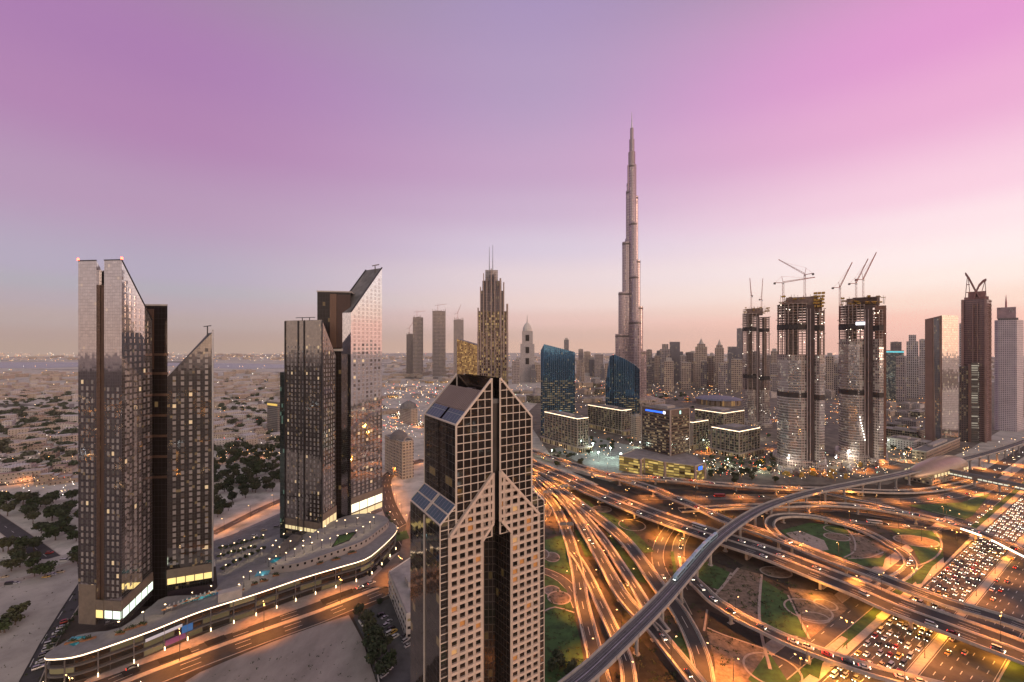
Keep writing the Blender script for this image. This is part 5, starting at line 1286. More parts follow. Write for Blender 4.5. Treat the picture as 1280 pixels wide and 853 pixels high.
# stone office campus
def campus(xc, yb, xl, xr, yt, label):
    P, d_ = corner_box(xc, yb, xl, xr); z = ztop(yt, d_); r = block('campus_office', label, 'office building', P, z, F_EMA, ROOFG, group='stone offices of the campus')
    for a, b in ((0,1),(0,3)):
        va, vb = Vector((*P[a],0)), Vector((*P[b],0)); n = max(4, int((vb-va).length/7)); mb = MB()
        dd_ = (vb-va).normalized(); nn_ = Vector((dd_.y,-dd_.x,0)); nn_ = nn_ if nn_.dot(-va) > 0 else -nn_
        for k in range(n+1):
            q_ = va.lerp(vb, k/n)+nn_*.4; mb.box((q_.x,q_.y,0), .9,.9,z-1.2, atan2(dd_.y,dd_.x))
        mb.build('stone_pier', PAVE, r)
        on_wall(va, vb, .5, z-.2, (vb-va).length+1, .9, L_STRIP, r, 'cornice_light', .35)
    Q = shrink(P,1.22); mb = MB(); mb.prism(Q, 0, 9, 0, 1); mb.build('arcade', [facade('arcade_wall',(.42,.34,.26),(.10,.07,.03),4.5,9,.6,.7,.5,.6,(1,.7,.3)), PAVE], r)
    return r
campus(722, 566, 681, 735, 524, 'round-cornered stone office with lit cornice, nearest the green floodlit yard')
campus(777, 544, 735, 789, 513.5, 'stone office with lit cornice and white badge, between the two dark blue glass towers')
campus(866, 563, 862.5, 885, 528.5, 'narrow stone office wing with tall piers, right behind the brown office block')
campus(924, 574, 890, 949.5, 540, 'broad stone office with a grey hipped roof plant, nearest the building sites')
campus(905, 546, 869, 930, 517, 'stone office set back behind the narrow wing, below the curved grey roof')
P, d_ = corner_box(795, 552, 788, 803); block('apartment_block', 'small beige apartment block squeezed beside the brown office block', 'building', P, ztop(521,d_), F_BEIGE)
# two deep blue slanted towers
def blue_tower(pts, label, yb, depth, tops):
    global WARP
    d_ = F*H/(yb-YH); WARP = facing(pts[0][0], pts[-1][0], d_); f_ = [((x-640)/F*d_, d_+o) for x, o in pts]; Pp = f_+[((x-640)/F*d_, d_+o+depth) for x, o in pts[::-1]]
    z = [ztop(t, d_) for t in tops]; z = z+z[::-1]
    r = empty('blue_glass_tower', (*cen(Pp),0), label, 'tower', 'slanted blue glass towers')
    zs = min(z)*.66; mb = MB(); mb.prism(Pp, zs, z, 0, 1); mb.build('upper_glass', [F_BLUE, ROOFG], r); mb = MB(); mb.prism(Pp, 0, zs, 0); mb.build('lower_glass', F_BLUE2, r)
    mb = MB()
    for (xa, oa), (xb, ob_), ta, tb_ in zip(pts, pts[1:], tops, tops[1:]):
        n = max(2, int(abs(xb-xa)/2.6))
        for k in range(n):
            t = k/n; x = xa+(xb-xa)*t; o = oa+(ob_-oa)*t; zt_ = ztop(ta+(tb_-ta)*t, d_); mb.box(((x-640)/F*d_, d_+o-.5, 0), .5, 1.0, zt_+.8, 0)
    mb.build('vertical_fin', mat('steel_blue_fin',(.16,.25,.34),.35,.7,var=.05), r); WARP = None
    return r
blue_tower([(676,6),(680,0),(719,12)], 'deep blue glass tower with a straight slanted roof, nearer the gold-lit stepped tower', 545, 34, [438,430.5,440.5])
blue_tower([(757,8),(762,2),(768,0),(782,1),(793,7),(800,18)], 'deep blue glass tower with a curved shoulder, in front of the needle-like supertall tower', 537, 34, [478,446,443.5,449.5,456,462])
# stepped art-deco tower
d_ = 905; WARP = facing(596,636,d_)
def pxbox(x0, x1, d_, dep): return [((x0-640)/F*d_,d_),((x1-640)/F*d_,d_),((x1-640)/F*d_,d_+dep),((x0-640)/F*d_,d_+dep)]
sd_ = empty('stepped_tower', ((616-640)/F*d_, d_+25, 0), 'stepped gold-lit tower with twin antennas, directly behind the gabled lattice tower', 'tower')
F_DECO = facade('deco_tower_wall', (.25,.18,.14), (.10,.075,.055), 4.4, 5.6, .62, .72, .50, .9, (1,.66,.26), .7, .1); F_DECO2 = facade('deco_tower_upper', (.33,.26,.25), (.16,.14,.145), 4.4, 5.6, .55, .8, .10, .8, (1,.66,.26), .7, .1)
prev = 0
for i, (x0, x1, y, m_) in enumerate(((596.6,635.4,415,F_DECO),(598,633.7,389,F_DECO),(600.8,630,363,F_DECO2),(602.8,627,350,F_DECO2),(606.4,622.4,336,F_WHITE))):
    z = ztop(y,d_); mb = MB(); mb.prism([(p[0],p[1]+i*4*(1 if k < 2 else -1)) for k, p in enumerate(pxbox(x0,x1,d_,55))], prev, z, 0, 1); mb.build('stage', [m_, ROOFL], sd_); prev = z-.5
mb = MB()
for x0, x1, y0, y1 in ((596.8,598.2,415,389),(633,635.2,415,384),(600,601.2,389,363),(629,630.4,389,357),(604,605,363,346),(624.5,626.5,363,352),(613.4,614.6,415,340),(618,619,415,345),(608,609,400,352),(603.5,604.3,415,370),(626,627,415,368)):
    a = (x0-640)/F*(d_-1); b = (x1-640)/F*(d_-1); mb.prism([(a,d_-2.5),(b,d_-2.5),(b,d_+14),(a,d_+14)], ztop(y0+60,d_), ztop(y1-4,d_), 0, 0)
mb.build('pilaster', mat('deco_pilaster',(.36,.275,.24),.6,var=.1), sd_)
for x, y in ((612.3,309),(616.6,306)):
    mb = MB(); X = (x-640)/F*(d_+25); mb.tube([(X,d_+25,ztop(337,d_)),(X,d_+25,ztop(y,d_+25))], [.9,.35], 6); mb.build('antenna', METAL_D, sd_)
# white domed tower
d_ = 1950; WARP = facing(650,668,d_); wt = empty('white_tower', ((659-640)/F*d_, d_+25, 0), 'slim white tower with arched windows and a small dome', 'tower')
prev = 0
for x0, x1, y in ((650.5,668,430),(652.5,666,414)):
    z = ztop(y,d_); mb = MB(); mb.prism(pxbox(x0,x1,d_,45), prev, z, 0, 1); mb.build('stage', [F_WHITE, ROOFL], wt); prev = z
mb = MB(); X, Y = (659-640)/F*d_, d_+22; mb.tube([(X,Y,prev),(X,Y,prev+14),(X,Y,prev+30),(X,Y,prev+40),(X,Y,prev+75)], [21,20,13,3,.8], 12); mb.build('dome', WHITE, wt)
mb = MB()
for z_ in (80, 130, 185): mb.prism(pxbox(657,661.5,d_-1.5,3), z_, z_+28, 0, 0)
mb.build('arched_window', DARKBED, wt)
WARP = None
# gold hotel slab
d_ = 1180; P = [((570-640)/F*d_,d_+20),((597-640)/F*d_,d_),((604-640)/F*(d_+60),d_+60),((577-640)/F*(d_+80),d_+80)]
block('gold_tower', 'gold-lit slab tower with a sloping roof line, touching the stepped antenna tower', 'tower', P, [ztop(424,d_+20),ztop(432,d_),ztop(432,d_),ztop(424,d_)], F_GOLD, plant=False, parapet=0)
# supertall tower
d_ = 1220; Y0 = d_+40; X0 = (788.5-640)/F*Y0
bk = empty('supertall_tower', (X0, Y0, 0), 'needle-like silver supertall tower stepping up to a thin spire', 'skyscraper')
F_BK = facade('supertall_cladding', (.38,.305,.32), (.38,.31,.33), 4.2, 7.4, .62, .86, .05, .9, (1,.72,.4), .8, .14, .03)
BAND = mat('mechanical_band', (.15,.125,.12), .5, .4, var=.1)
def wing(ang, tiers, w=21):
    z0 = 0
    for r_, z1 in tiers:
        d = Vector((cos(ang), sin(ang))); n = Vector((-d.y, d.x)); P = []
        for k in range(9):
            a = -pi/2+pi*k/8; P.append((X0+d.x*(r_-w/2+cos(a)*w/2)+n.x*sin(a)*w/2, Y0+d.y*(r_-w/2+cos(a)*w/2)+n.y*sin(a)*w/2))
        P += [(X0-d.x*2+n.x*w/2, Y0-d.y*2+n.y*w/2), (X0-d.x*2-n.x*w/2, Y0-d.y*2-n.y*w/2)]
        mb = MB(); mb.prism(P, z0, z1, 0, 1); mb.build('wing_tier', [F_BK, METAL_L], bk)
        if z1-z0 > 30:
            mb = MB(); mb.prism([(X0+(p[0]-X0)*1.012, Y0+(p[1]-Y0)*1.012) for p in P], z1-9, z1-4, 0, 0, True); mb.build('mechanical_band', BAND, bk)
        z0 = z1-.01; w *= .955
wing(radians(180), [(45,198),(36,320),(25,466),(14,615)]); wing(radians(10), [(48,149),(37,279),(29,414),(22,600)]); wing(radians(-75), [(44,235),(33,365),(24,520),(15,690)]); wing(radians(95), [(40,300),(28,480),(16,640)])
prev = 0
for r_, z in ((13,690),(10,728),(7.5,765),(5,798)):
    mb = MB(); mb.tube([(X0+3,Y0,prev),(X0+3,Y0,z)], r_, 14); mb.build('core_tier', F_BK, bk); prev = z-.5
mb = MB(); mb.tube([(X0+3,Y0,795),(X0+3,Y0,820),(X0+3,Y0,846)], [2.6,1.4,.5], 8); mb.build('spire', METAL_L, bk)
for k, (r_, h_) in enumerate(((75,14),(95,8))):
    mb = MB(); mb.tube([(X0,Y0,0),(X0,Y0,h_)], r_, 24); mb.build('podium_ring', F_BEIGE, bk)
# ------------------------------------------------------------------ towers under construction and their cranes
F_SLAB = facade('raw_slab_floors', (.52,.43,.39), (.14,.115,.105), 3.6, 3.7, .72, .62, .26, .8, (1,.82,.62), .1, .5)
F_CLAD = facade('new_curtain_wall', (.50,.46,.44), (.52,.50,.50), 1.8, 3.7, .92, .80, .07, 1.2, (1,.84,.6), .8, .1, .03)
def crane(base, h, jib, ang, tilt, label):
    x, y, z = base; r = empty('tower_crane', base, label, 'crane', 'tower cranes on the building sites')
    m = MB(); w = 1.1
    for sx in (-1,1):
        for sy in (-1,1): m.bar((x+sx*w,y+sy*w,z),(x+sx*w,y+sy*w,z+h), .5)
    k = 0
    while k*3 < h-3:
        s_ = 1 if k % 2 else -1; m.bar((x-w*s_,y-w,z+k*3),(x+w*s_,y-w,z+k*3+3), .3); m.bar((x-w,y-w*s_,z+k*3),(x-w,y+w*s_,z+k*3+3), .3); k += 1
    m.build('mast', STEEL, r)
    d = Vector((cos(ang)*cos(tilt), sin(ang)*cos(tilt), sin(tilt))); top = Vector((x,y,z+h)); up = Vector((0,0,1)); n = d.cross(up).normalized(); u2 = n.cross(d)
    m = MB(); a = top+Vector((0,0,1)); nb = max(6, int(jib/4))
    for o in (n*.8, n*-.8, u2*1.7): m.bar(a+o, a+d*jib+o*.4, .5)
    for k in range(nb):
        t0, t1 = k/nb, (k+1)/nb; c0_ = n*.8 if k % 2 else n*-.8; m.bar(a+d*jib*t0+c0_*(1-.6*t0), a+d*jib*t1+u2*1.7*(1-.6*t1), .3)
    m.build('jib', STEEL, r)
    bd = Vector((-cos(ang),-sin(ang),.06)); m = MB(); m.bar(a, a+bd*jib*.28, 1.2, .7); m.build('counter_jib', STEEL, r)
    m = MB(); c_ = a+bd*jib*.26; m.box((c_.x,c_.y,c_.z-2.4), 3, 2.6, 2.4, ang); m.build('counterweight', CONC_D, r)
    m = MB(); m.box((x+n.x*1.8,y+n.y*1.8,z+h-1.2), 2.2,2,2.4, ang); m.build('cab', METAL_L, r)
    m = MB(); ap = a+Vector((0,0,jib*.2))+bd*2; m.bar(a, ap, .6); m.bar(ap, a+d*jib*.75+u2*1.2, .18); m.bar(ap, a+bd*jib*.25, .18); m.build('tie_frame', STEEL, r)
    return r
RAWS = mat('raw_slab_concrete', (.44,.345,.30), .9, scale=.2, var=.25)
def site_tower(label, xs, yb, yt, yclad, d0=None, bumps=True):
    "two rounded slab stacks either side of a dark hoist shaft, glazed part-way up"
    global WARP
    xa, xb, xc, xd = xs; d_ = F*H/(yb-YH); WARP = facing(xa, xd, d_); r = empty('construction_tower', ((xb-640)/F*d_, d_+22, 0), label, 'tower', 'towers under construction')
    X = lambda x, o=0: (x-640)/F*d_
    z = ztop(yt, d_); zc = ztop(yclad, d_)
    left = [(X(xa),d_+14),(X(xa+ (xb-xa)*.12),d_+4),(X(xa+(xb-xa)*.38),d_-3),(X(xa+(xb-xa)*.7),d_-3),(X(xb),d_+3),(X(xb),d_+40),(X(xa),d_+40)]
    right = [(X(xc),d_+3),(X(xc+(xd-xc)*.5),d_-1),(X(xd),d_+6),(X(xd),d_+40),(X(xc),d_+40)]
    core = [(X(xb),d_+1.5),(X(xc),d_+1.5),(X(xc),d_+38),(X(xb),d_+38)]
    for Pp, t in ((left,0),(right,-9)):
        zo = zc+(z-zc)*.12; zo = int(zo/3.7)*3.7
        mb = MB(); mb.prism(Pp, 0, zo, 0, 1); mb.build('slab_floors', [F_SLAB, RUST], r)
        mb = MB(); k = 0
        while k*3.7 < z+t:
            if k*3.7 > zc-30: mb.prism(shrink(Pp,1.025), k*3.7, k*3.7+.5, 0, 0, True)
            k += 1
        mb.build('slab_edge', RAWS, r)
        # open floors: columns along the edges and a lift core, the sky showing between the slabs
        mb = MB(); Q = shrink(Pp,.96)
        for i in range(len(Q)):
            a_, b_ = Vector(Q[i]), Vector(Q[(i+1) % len(Q)]); n_ = max(1, int((b_-a_).length/5.5))
            for j in range(n_): c_ = a_.lerp(b_, j/n_); mb.box((c_.x,c_.y,zo), 1.3,1.0,z+t-zo-.2)
        mb.build('open_frame', RAWS, r)
        mb = MB(); mb.prism(shrink(Pp,.40), zo, z+t-.3, 0, 0); mb.build('lift_core', RAWS, r)
        mb = MB()
        for k in range(10):
            c_ = Vector(R.choice(Q)).lerp(Vector(R.choice(Q)), R.random()); zz_ = zo+3.7*R.randrange(max(1,int((z+t-zo)/3.7)))+3; mb.box((c_.x,c_.y,zz_), 1.1,1.1,.5)
        mb.build('floor_lamp', emat('site_floor_lamp',(1,.86,.66),9), r)
    mb = MB(); Q = shrink(left,1.012); mb.prism([Q[0],Q[1],Q[2],Q[3],(X(xa+(xb-xa)*.8),d_-2.2),(X(xa+(xb-xa)*.8),d_+20)], 0, zc, 0, 0); mb.build('glass_cladding', F_CLAD, r)
    mb = MB(); Q = shrink(right,1.02); mb.prism([Q[1],Q[2],Q[3],(Q[1][0],d_+30)], 0, zc-4, 0, 0); mb.build('glass_cladding', F_CLAD, r)
    mb = MB(); mb.prism(core, 0, z-3, 0, 0); mb.build('hoist_shaft', mat('hoist_shaft_brown',(.09,.06,.055),.8,scale=.1), r)
    mb = MB()
    for x in (xb+.3, xb+(xc-xb)*.45): mb.box((X(x),d_+1,0), 1.3,1,z-8)
    mb.build('hoist_mast', mat('hoist_mast_steel',(.42,.33,.31),.6), r)
    cb_ = [(X(xa+(xb-xa)*.3),d_+8),(X(xc+(xd-xc)*.35),d_+8),(X(xc+(xd-xc)*.35),d_+34),(X(xa+(xb-xa)*.3),d_+34)]
    mb = MB(); mb.prism(cb_, z-4, z+9, 0, 0); mb.build('raw_core', RUST, r)
    mb = MB()
    for k in range(34):
        mb = MB(); x = R.uniform(xa+1,xd-1); hh = R.uniform(.6,2.2); mb.box((X(x,8),d_+R.uniform(0,30),z+R.uniform(-2,11)), R.uniform(3,8),R.uniform(2,6),hh, R.uniform(-.2,.2)); mb.build('formwork', YSTEEL, r)
    mb = MB()
    for k in range(26):
        x = R.uniform(xa,xd); mb.bar((X(x),d_+R.uniform(0,30),z), (X(x+R.uniform(-.6,.6)),d_+R.uniform(0,30),z+R.uniform(6,15)), .5)
    for zz in (z*.35,z*.55,z*.75,z*.9): mb.bar((X(xa-1.5),d_+3,zz),(X(xa+1.5),d_+3,zz), .8); mb.bar((X(xd-1.5),d_+5,zz+14),(X(xd+1.8),d_+5,zz+14), .8)
    mb.build('scaffold', RUST, r)
    for zz in (z*.42, z*.84):
        mb = MB(); mb.prism(shrink(left,1.03), zz, zz+7, 0, 0, True); mb.prism(shrink(right,1.035), zz-2, zz+5, 0, 0, True); mb.build('plant_floor', mat('plant_floor_dark',(.045,.038,.036),.8), r)
    mb = MB()
    for k in range(14):
        x = R.choice([R.uniform(xa,xb),R.uniform(xc,xd)]); mb.box((X(x),d_-4.2,R.uniform(8,z-6)), .55,.4,.55)
    mb.build('work_light', emat('site_work_light', (1,.9,.75), 8), r)
    mb = MB(); mb.prism(shrink(left+[],1.35), 0, 9, 0, 0); mb.prism(shrink(right,1.5), 0, 7, 0, 0); mb.build('site_podium', F_SLAB, r); w_ = WARP; WARP = None
    return r, d_, z, X, w_
t1, dA, zA, XA, wA = site_tower('brown slender tower under construction, the shortest of the three big ones', (928,946,949,962), 533, 391, 500)
t2, dB_, zB, XB, wB = site_tower('tower under construction with yellow formwork horns, the middle of the three big ones', (971,1009,1018,1031), 583, 379, 450)
t3, dC, zC, XC, wC = site_tower('tower under construction with a white lit board near its top and a brown shaft', (1048,1081,1091,1107), 577, 380, 430)
WARP = wB
mb = MB(); mb.prism([(XB(1011),dB_+10),(XB(1028),dB_+10),(XB(1028),dB_+30),(XB(1011),dB_+30)], zB-10, zB+4, 0, 0); mb.build('raw_core', RUST, t2)
mb = MB()
for k, x in enumerate((1018,1023,1028)):
    for j in range(5): mb.box((XB(x+j*.35),dB_+8,zB-6+j*4.4), 4.2,6,2.6, .1)
mb.build('formwork_horn', YSTEEL, t2)
WARP = wC
mb = MB(); mb.box((XC(1075.5),dC-3.8,ztop(406.5,dC)), 13,.4,4.2); mb.build('lit_board', emat('lit_board_white',(.92,.9,1),2.5), t3)
mb = MB(); mb.prism([(XC(1094),dC+2),(XC(1108),dC+4),(XC(1108),dC+34),(XC(1094),dC+34)], 0, ztop(383,dC), 0, 0); mb.build('brown_shaft', mat('brown_shaft',(.21,.115,.085),.8,scale=.08,var=.2), t3)
mb = MB(); mb.prism([(XC(1066),dC+8),(XC(1100),dC+8),(XC(1098),dC+30),(XC(1068),dC+30)], zC-2, zC+10, 0, 0); mb.build('raw_core', RUST, t3)
mb = MB()
for k in range(10): mb.box((XC(1074+k*.8),dC-1.5,6+ztop(555,dC)+ (9-k)*3.9), .9,.5,.9)
mb.build('site_light', L_WHITE, t3)
WARP = wA
crane((XA(939),dA+12,zA), 34, 44, radians(100), radians(66), 'crane with a steeply raised jib on the slender brown tower under construction')
crane((XA(952),dA+18,zA), 26, 46, radians(70), radians(80), 'crane with a nearly upright jib on the slender brown tower under construction')
WARP = wB
crane((XB(978.5),dB_+14,zB), 30, 46, radians(12), radians(7), 'crane with a long level jib on the tower with yellow formwork horns')
crane((XB(1006),dB_+20,zB+8), 32, 46, radians(168), radians(34), 'crane with a jib raised to the west on the tower with yellow formwork horns')
WARP = wC
crane((XC(1049.5),dC+10,zC-30), 55, 42, radians(25), radians(62), 'lowest crane with a raised jib on the tower with the lit board')
crane((XC(1070),dC+14,zC+6), 24, 40, radians(20), radians(62), 'crane with a raised jib on the core of the tower with the lit board')
crane((XC(1079),dC+24,zC+6), 30, 46, radians(30), radians(60), 'tallest crane with a raised jib on the tower with the lit board')
WARP = None
# distant twin towers under construction
def far_site(label, x0, x1, yb, yt, m, cr=True):
    global WARP
    d_ = F*H/(yb-YH); WARP = facing(x0,x1,d_); P = pxbox(x0,x1,d_,50); z = ztop(yt,d_)
    r = block('construction_tower', label, 'tower', P, z, m, RUST, group='towers under construction', parapet=0); mb = MB()
    for k in range(12): x = R.uniform(x0,x1); mb.bar(((x-640)/F*d_,d_+10,z),((x-640)/F*d_,d_+10,z+R.uniform(4,14)), 1.2)
    mb.build('scaffold', RUST, r)
    if cr: crane(((x0*.6+x1*.4-640)/F*d_,d_+20,z), 30, 50, R.uniform(-.4,.6), radians(cr), 'far tower crane on the '+label.split(',')[0])
    WARP = None
F_SLAB = facade('far_slab_floors', (.40,.34,.31), (.09,.08,.075), 7, 7.4, .7, .6, .10, 1.0, WARMLIT, .1, .5)
far_site('slim grey tower under construction, far left of the three beyond the chisel tower', 516,529,470,397,F_SLAB,8)
far_site('low dark neighbour of the slim grey tower, still unfinished', 508,517,470,418,F_DARK,60)
far_site('dark scaffolded tower, alone between the chisel tower and the stepped antenna tower', 540.5,557,471,389,F_SLAB,10)
far_site('unfinished grey tower, peeking out behind the gold-lit slab', 567,579.5,474,400,F_GREY,70)
# ------------------------------------------------------------------ the eastern towers
d_ = 700; WARP = facing(1156,1198,d_); r = empty('slanted_tower', ((1177-640)/F*d_,d_+20,0), 'brown stone tower with a bowed dark glass strip and a mirror wing reflecting the sunset', 'tower')
X = lambda x, o=0: (x-640)/F*d_
BST = mat('brown_tower_stone', (.30,.19,.145), .7, scale=.06, var=.12)
mb = MB(); mb.prism([(X(1156),d_+8),(X(1165),d_),(X(1177.5),d_-2),(X(1177.5),d_+40),(X(1158,30),d_+30)], 0, [ztop(398.5,d_),ztop(397,d_),ztop(394.5,d_),ztop(395,d_),ztop(398,d_)], 0, 0); mb.build('stone_body', BST, r)
mb = MB(); n = 20
for k in range(n):
    z0, z1 = 210*k/n, 210*(k+1)/n; bow = lambda z: 3.2*sin(z/210*1.4)-1.6
    xl, xr_ = lambda z: X(1168.5)-bow(z)*.9, lambda z: X(1175.2)-bow(z)*.9
    mb.face([(xl(z0),d_-3.2,z0),(xr_(z0),d_-3.2,z0),(xr_(z1),d_-3.2,z1),(xl(z1),d_-3.2,z1)], 0, [(0,z0),(9,z0),(9,z1),(0,z1)])
mb.build('glass_strip', F_GLASS, r)
mb = MB()
for k in range(n):
    z0, z1 = 210*k/n, 210*(k+1)/n; bow = lambda z: (3.2*sin(z/210*1.4)-1.6)*.9
    for x in (1168,1176): mb.bar((X(x)-bow(z0),d_-3.4,z0),(X(x)-bow(z1),d_-3.4,z1), 1.4, .9)
mb.build('bowed_frame', mat('bowed_stone_frame',(.42,.30,.25),.7), r)
mb = MB(); mb.prism([(X(1177.7),d_),(X(1198.5),d_+26),(X(1196,50),d_+50),(X(1178,44),d_+44)], 0, [ztop(394,d_),ztop(396,d_+26),ztop(396,d_+26),ztop(394,d_)], 0, 1); mb.build('mirror_wing', [facade('sunset_mirror_wing',(.05,.045,.042),(.98,.90,.84),2.6,3.7,.96,.95,.07,1.2,(1,.8,.5),.95,.05,.012), ROOFG], r)
mb = MB(); mb.bar((X(1170),d_+10,212),(X(1186),d_+10,213), .8); mb.bar((X(1178),d_+10,209),(X(1178),d_+10,212.5), .8); mb.build('roof_crane', METAL_D, r)
d_ = 735; WARP = facing(1199,1224,d_); X = lambda x, o=0: (x-640)/F*d_
r = empty('twin_slab', (X(1212),d_+10,0), 'short dark glass slab pair with a lit stair wing before the horned tower', 'tower')
mb = MB(); mb.prism([(X(1199),d_),(X(1210),d_+4),(X(1210,30),d_+30),(X(1199,30),d_+30)], 0, ztop(459,d_), 0, 1); mb.build('glass_slab', [facade('slab_glass',(.10,.07,.065),(.10,.10,.11),4,3.7,.55,.6,.18,.9,WARMLIT), ROOFG], r)
mb = MB(); mb.prism([(X(1210.2),d_+3),(X(1214),d_+1),(X(1214,30),d_+30),(X(1210.2,30),d_+30)], 0, ztop(456,d_), 0, 0); mb.build('stone_fin', BST, r)
mb = MB(); mb.prism([(X(1214.2),d_+1),(X(1224),d_+6),(X(1224,30),d_+30),(X(1214.2,30),d_+30)], 0, ztop(454,d_), 0, 1); mb.build('lit_slab', [facade('lit_slab_floors',(.08,.07,.065),(.12,.12,.11),12,3.9,.97,.45,.5,.9,(1,.9,.7),.4), ROOFG], r)
d_ = 742; WARP = facing(1203,1240,d_); X = lambda x, o=0: (x-640)/F*d_
r = empty('horned_tower', (X(1221),d_+30,0), 'dark tower crowned by two curved horn-like blades', 'tower')
F_HORN = facade('dark_grid_tower', (.25,.155,.15), (.15,.11,.12), 2.4, 3.6, .7, .7, .03, .7, WARMLIT, .6, .15)
zt_ = ztop(374,d_); mb = MB(); mb.prism([(X(1203),d_+4),(X(1232),d_),(X(1240,40),d_+40),(X(1206,44),d_+44)], 0, zt_, 0, 1); mb.build('shaft', [F_HORN, ROOFG], r)
mb = MB()
for x, w_ in ((1203,4),(1232,3.5),(1238,4),(1216,1.2),(1222,1.2)):
    mb.box((X(x),d_-1 if x < 1236 else d_+24,0), w_*1.1,3.2,zt_*(1 if x in (1203,1232) else .97))
mb.build('stone_rib', mat('rose_stone_rib',(.36,.22,.19),.7), r)
mb = MB()
for k in range(26):
    z_ = zt_-6-k*7.4
    mb.box((X(1238,6),d_+8+R.uniform(0,2),z_), 5,5,2.6)
mb.build('balcony', mat('balcony_rose',(.45,.30,.25),.7), r)
zz = lambda y: ztop(y,d_)
HST = mat('horn_rose_steel', (.30,.15,.14), .5, .3)
def horn(ptsx, w0, name):
    mb = MB(); n = len(ptsx)
    for i in range(n-1):
        (xa, ya), (xb, yb_) = ptsx[i], ptsx[i+1]; wa, wb = w0*(1-i/n)+.5, w0*(1-(i+1)/n)+.5
        for yy in (d_+6, d_+30):
            mb.bar((X(xa),yy,zz(ya)), (X(xb),yy,zz(yb_)), wa, 2.4)
        mb.bar((X(xb),d_+6,zz(yb_)),(X(xb),d_+30,zz(yb_)), .8)
    mb.build(name, HST, r)
mb = MB(); mb.prism([(X(1205),d_+5),(X(1236),d_+5),(X(1236),d_+34),(X(1205),d_+34)], zz(374.5), zz(371), 0, 0); mb.prism([(X(1210),d_+8),(X(1232),d_+8),(X(1232),d_+30),(X(1210),d_+30)], zz(371.2), zz(364), 0, 0); mb.build('crown_base', HST, r)
horn([(1226,374),(1220,364),(1215,354),(1211,346),(1206.5,339.5)], 9.5, 'curved_horn'); horn([(1217,374),(1220,364),(1224,356),(1229,351),(1233,349.5)], 8, 'curved_horn')
mb = MB()
for xa, ya, xb, yb_ in ((1206,374,1209,344),(1213,374,1210,344),(1207,364,1214,364),(1208,354,1212,354),(1225,372,1231,352),(1233,372,1231.5,352),(1227,364,1233,364)):
    mb.bar((X(xa),d_+18,zz(ya)),(X(xb),d_+18,zz(yb_)), 1.3)
mb.build('crown_lattice', HST, r)
d_ = 830; WARP = facing(1243,1280,d_); X = lambda x, o=0: (x-640)/F*d_
r = empty('white_grid_tower', (X(1260),d_+30,0), 'pale tower with a grid of small windows, a square sign board and a short spire', 'tower')
mb = MB(); mb.prism([(X(1243),d_+6),(X(1248),d_),(X(1271),d_+2),(X(1280,40),d_+40),(X(1248,44),d_+44)], 0, ztop(400,d_), 0, 1); mb.build('shaft', [facade('pale_grid_wall',(.60,.52,.54),(.06,.05,.06),3.6,3.6,.42,.55,.04,.8,WARMLIT,.3), ROOFG], r)
mb = MB(); mb.prism([(X(1247),d_+3),(X(1273),d_+4),(X(1273,36),d_+36),(X(1247,36),d_+36)], ztop(400,d_), ztop(397.5,d_), 0, 0); mb.build('attic', F_DARK, r)
mb = MB(); mb.prism([(X(1246),d_+4),(X(1270),d_+4),(X(1270),d_+14),(X(1246),d_+14)], ztop(398,d_), ztop(384,d_), 0, 0); mb.build('sign_board', mat('rose_sign_board',(.40,.28,.29),.7), r)
mb = MB(); mb.bar((X(1261.5),d_+3.7,ztop(390.5,d_)),(X(1263.5),d_+3.7,ztop(386,d_)), .9); mb.bar((X(1264.5),d_+3.7,ztop(386,d_)),(X(1267.5),d_+3.7,ztop(390.5,d_)), .9); mb.bar((X(1264.2),d_+3.7,ztop(388,d_)),(X(1266.2),d_+3.7,ztop(391,d_)), .9); mb.build('sign_stroke', WHITE, r)
mb = MB(); mb.box((X(1257),d_+9,ztop(399,d_)), 12,8,8); mb.build('plant_box', METAL_L, r)
mb = MB(); mb.tube([(X(1257.5),d_+9,ztop(390,d_)),(X(1257.5),d_+9,ztop(378,d_)),(X(1257.5),d_+9,ztop(368,d_))], [2.2,2,.3], 8); mb.build('spire', mat('rose_spire',(.42,.15,.16),.6), r)
WARP = None
# ------------------------------------------------------------------ domed stone block behind the lattice tower
P, d_ = corner_box(503, 600, 481, 517, 40); z = ztop(553,d_)
r = block('domed_apartments', 'beige balconied apartment block with arched gables and a tiled roof dome, behind the lattice tower', 'building', P, z, facade('balconied_wall',(.46,.36,.27),(.06,.05,.045),4.2,3.7,.4,.55,.12,.8,WARMLIT,.3), ROOFG, plant=False)
mb = MB(); c = cen(P); mb.tube([(c[0],c[1],z),(c[0],c[1],z+5),(c[0],c[1],z+9),(c[0],c[1],z+10.5)], [12,10,5,1], 16); mb.build('dome', mat('grey_tile',(.17,.155,.15),.8,scale=.6), r)
for a, b in ((0,1),(0,3)):
    va, vb = Vector((*P[a],0)), Vector((*P[b],0)); m_ = va.lerp(vb,.5); d = (vb-va).normalized(); mb = MB()
    Q = [m_+d*5.5*cos(pi*k/12)+Vector((0,0,z+5.5*sin(pi*k/12))) for k in range(13)]
    for p_, q_ in zip(Q, Q[1:]): mb.bar(p_, q_, 1.3, 1.3)
    mb.build('arched_gable', PAVE, r)
    mb = MB()
    for k in range(9):
        for t in (.3,.5,.7): q_ = va.lerp(vb,t); mb.box((q_.x,q_.y,5+k*3.7), 3.2,2.2,1.1, atan2(d.y,d.x))
    mb.build('balcony', PAVE, r)
P, d_ = corner_box(514, 532, 500, 522, 40); r = block('domed_pavilion', 'low grey domed block beyond the beige apartments by the bright road', 'building', P, ztop(512,d_), F_BEIGE, plant=False)
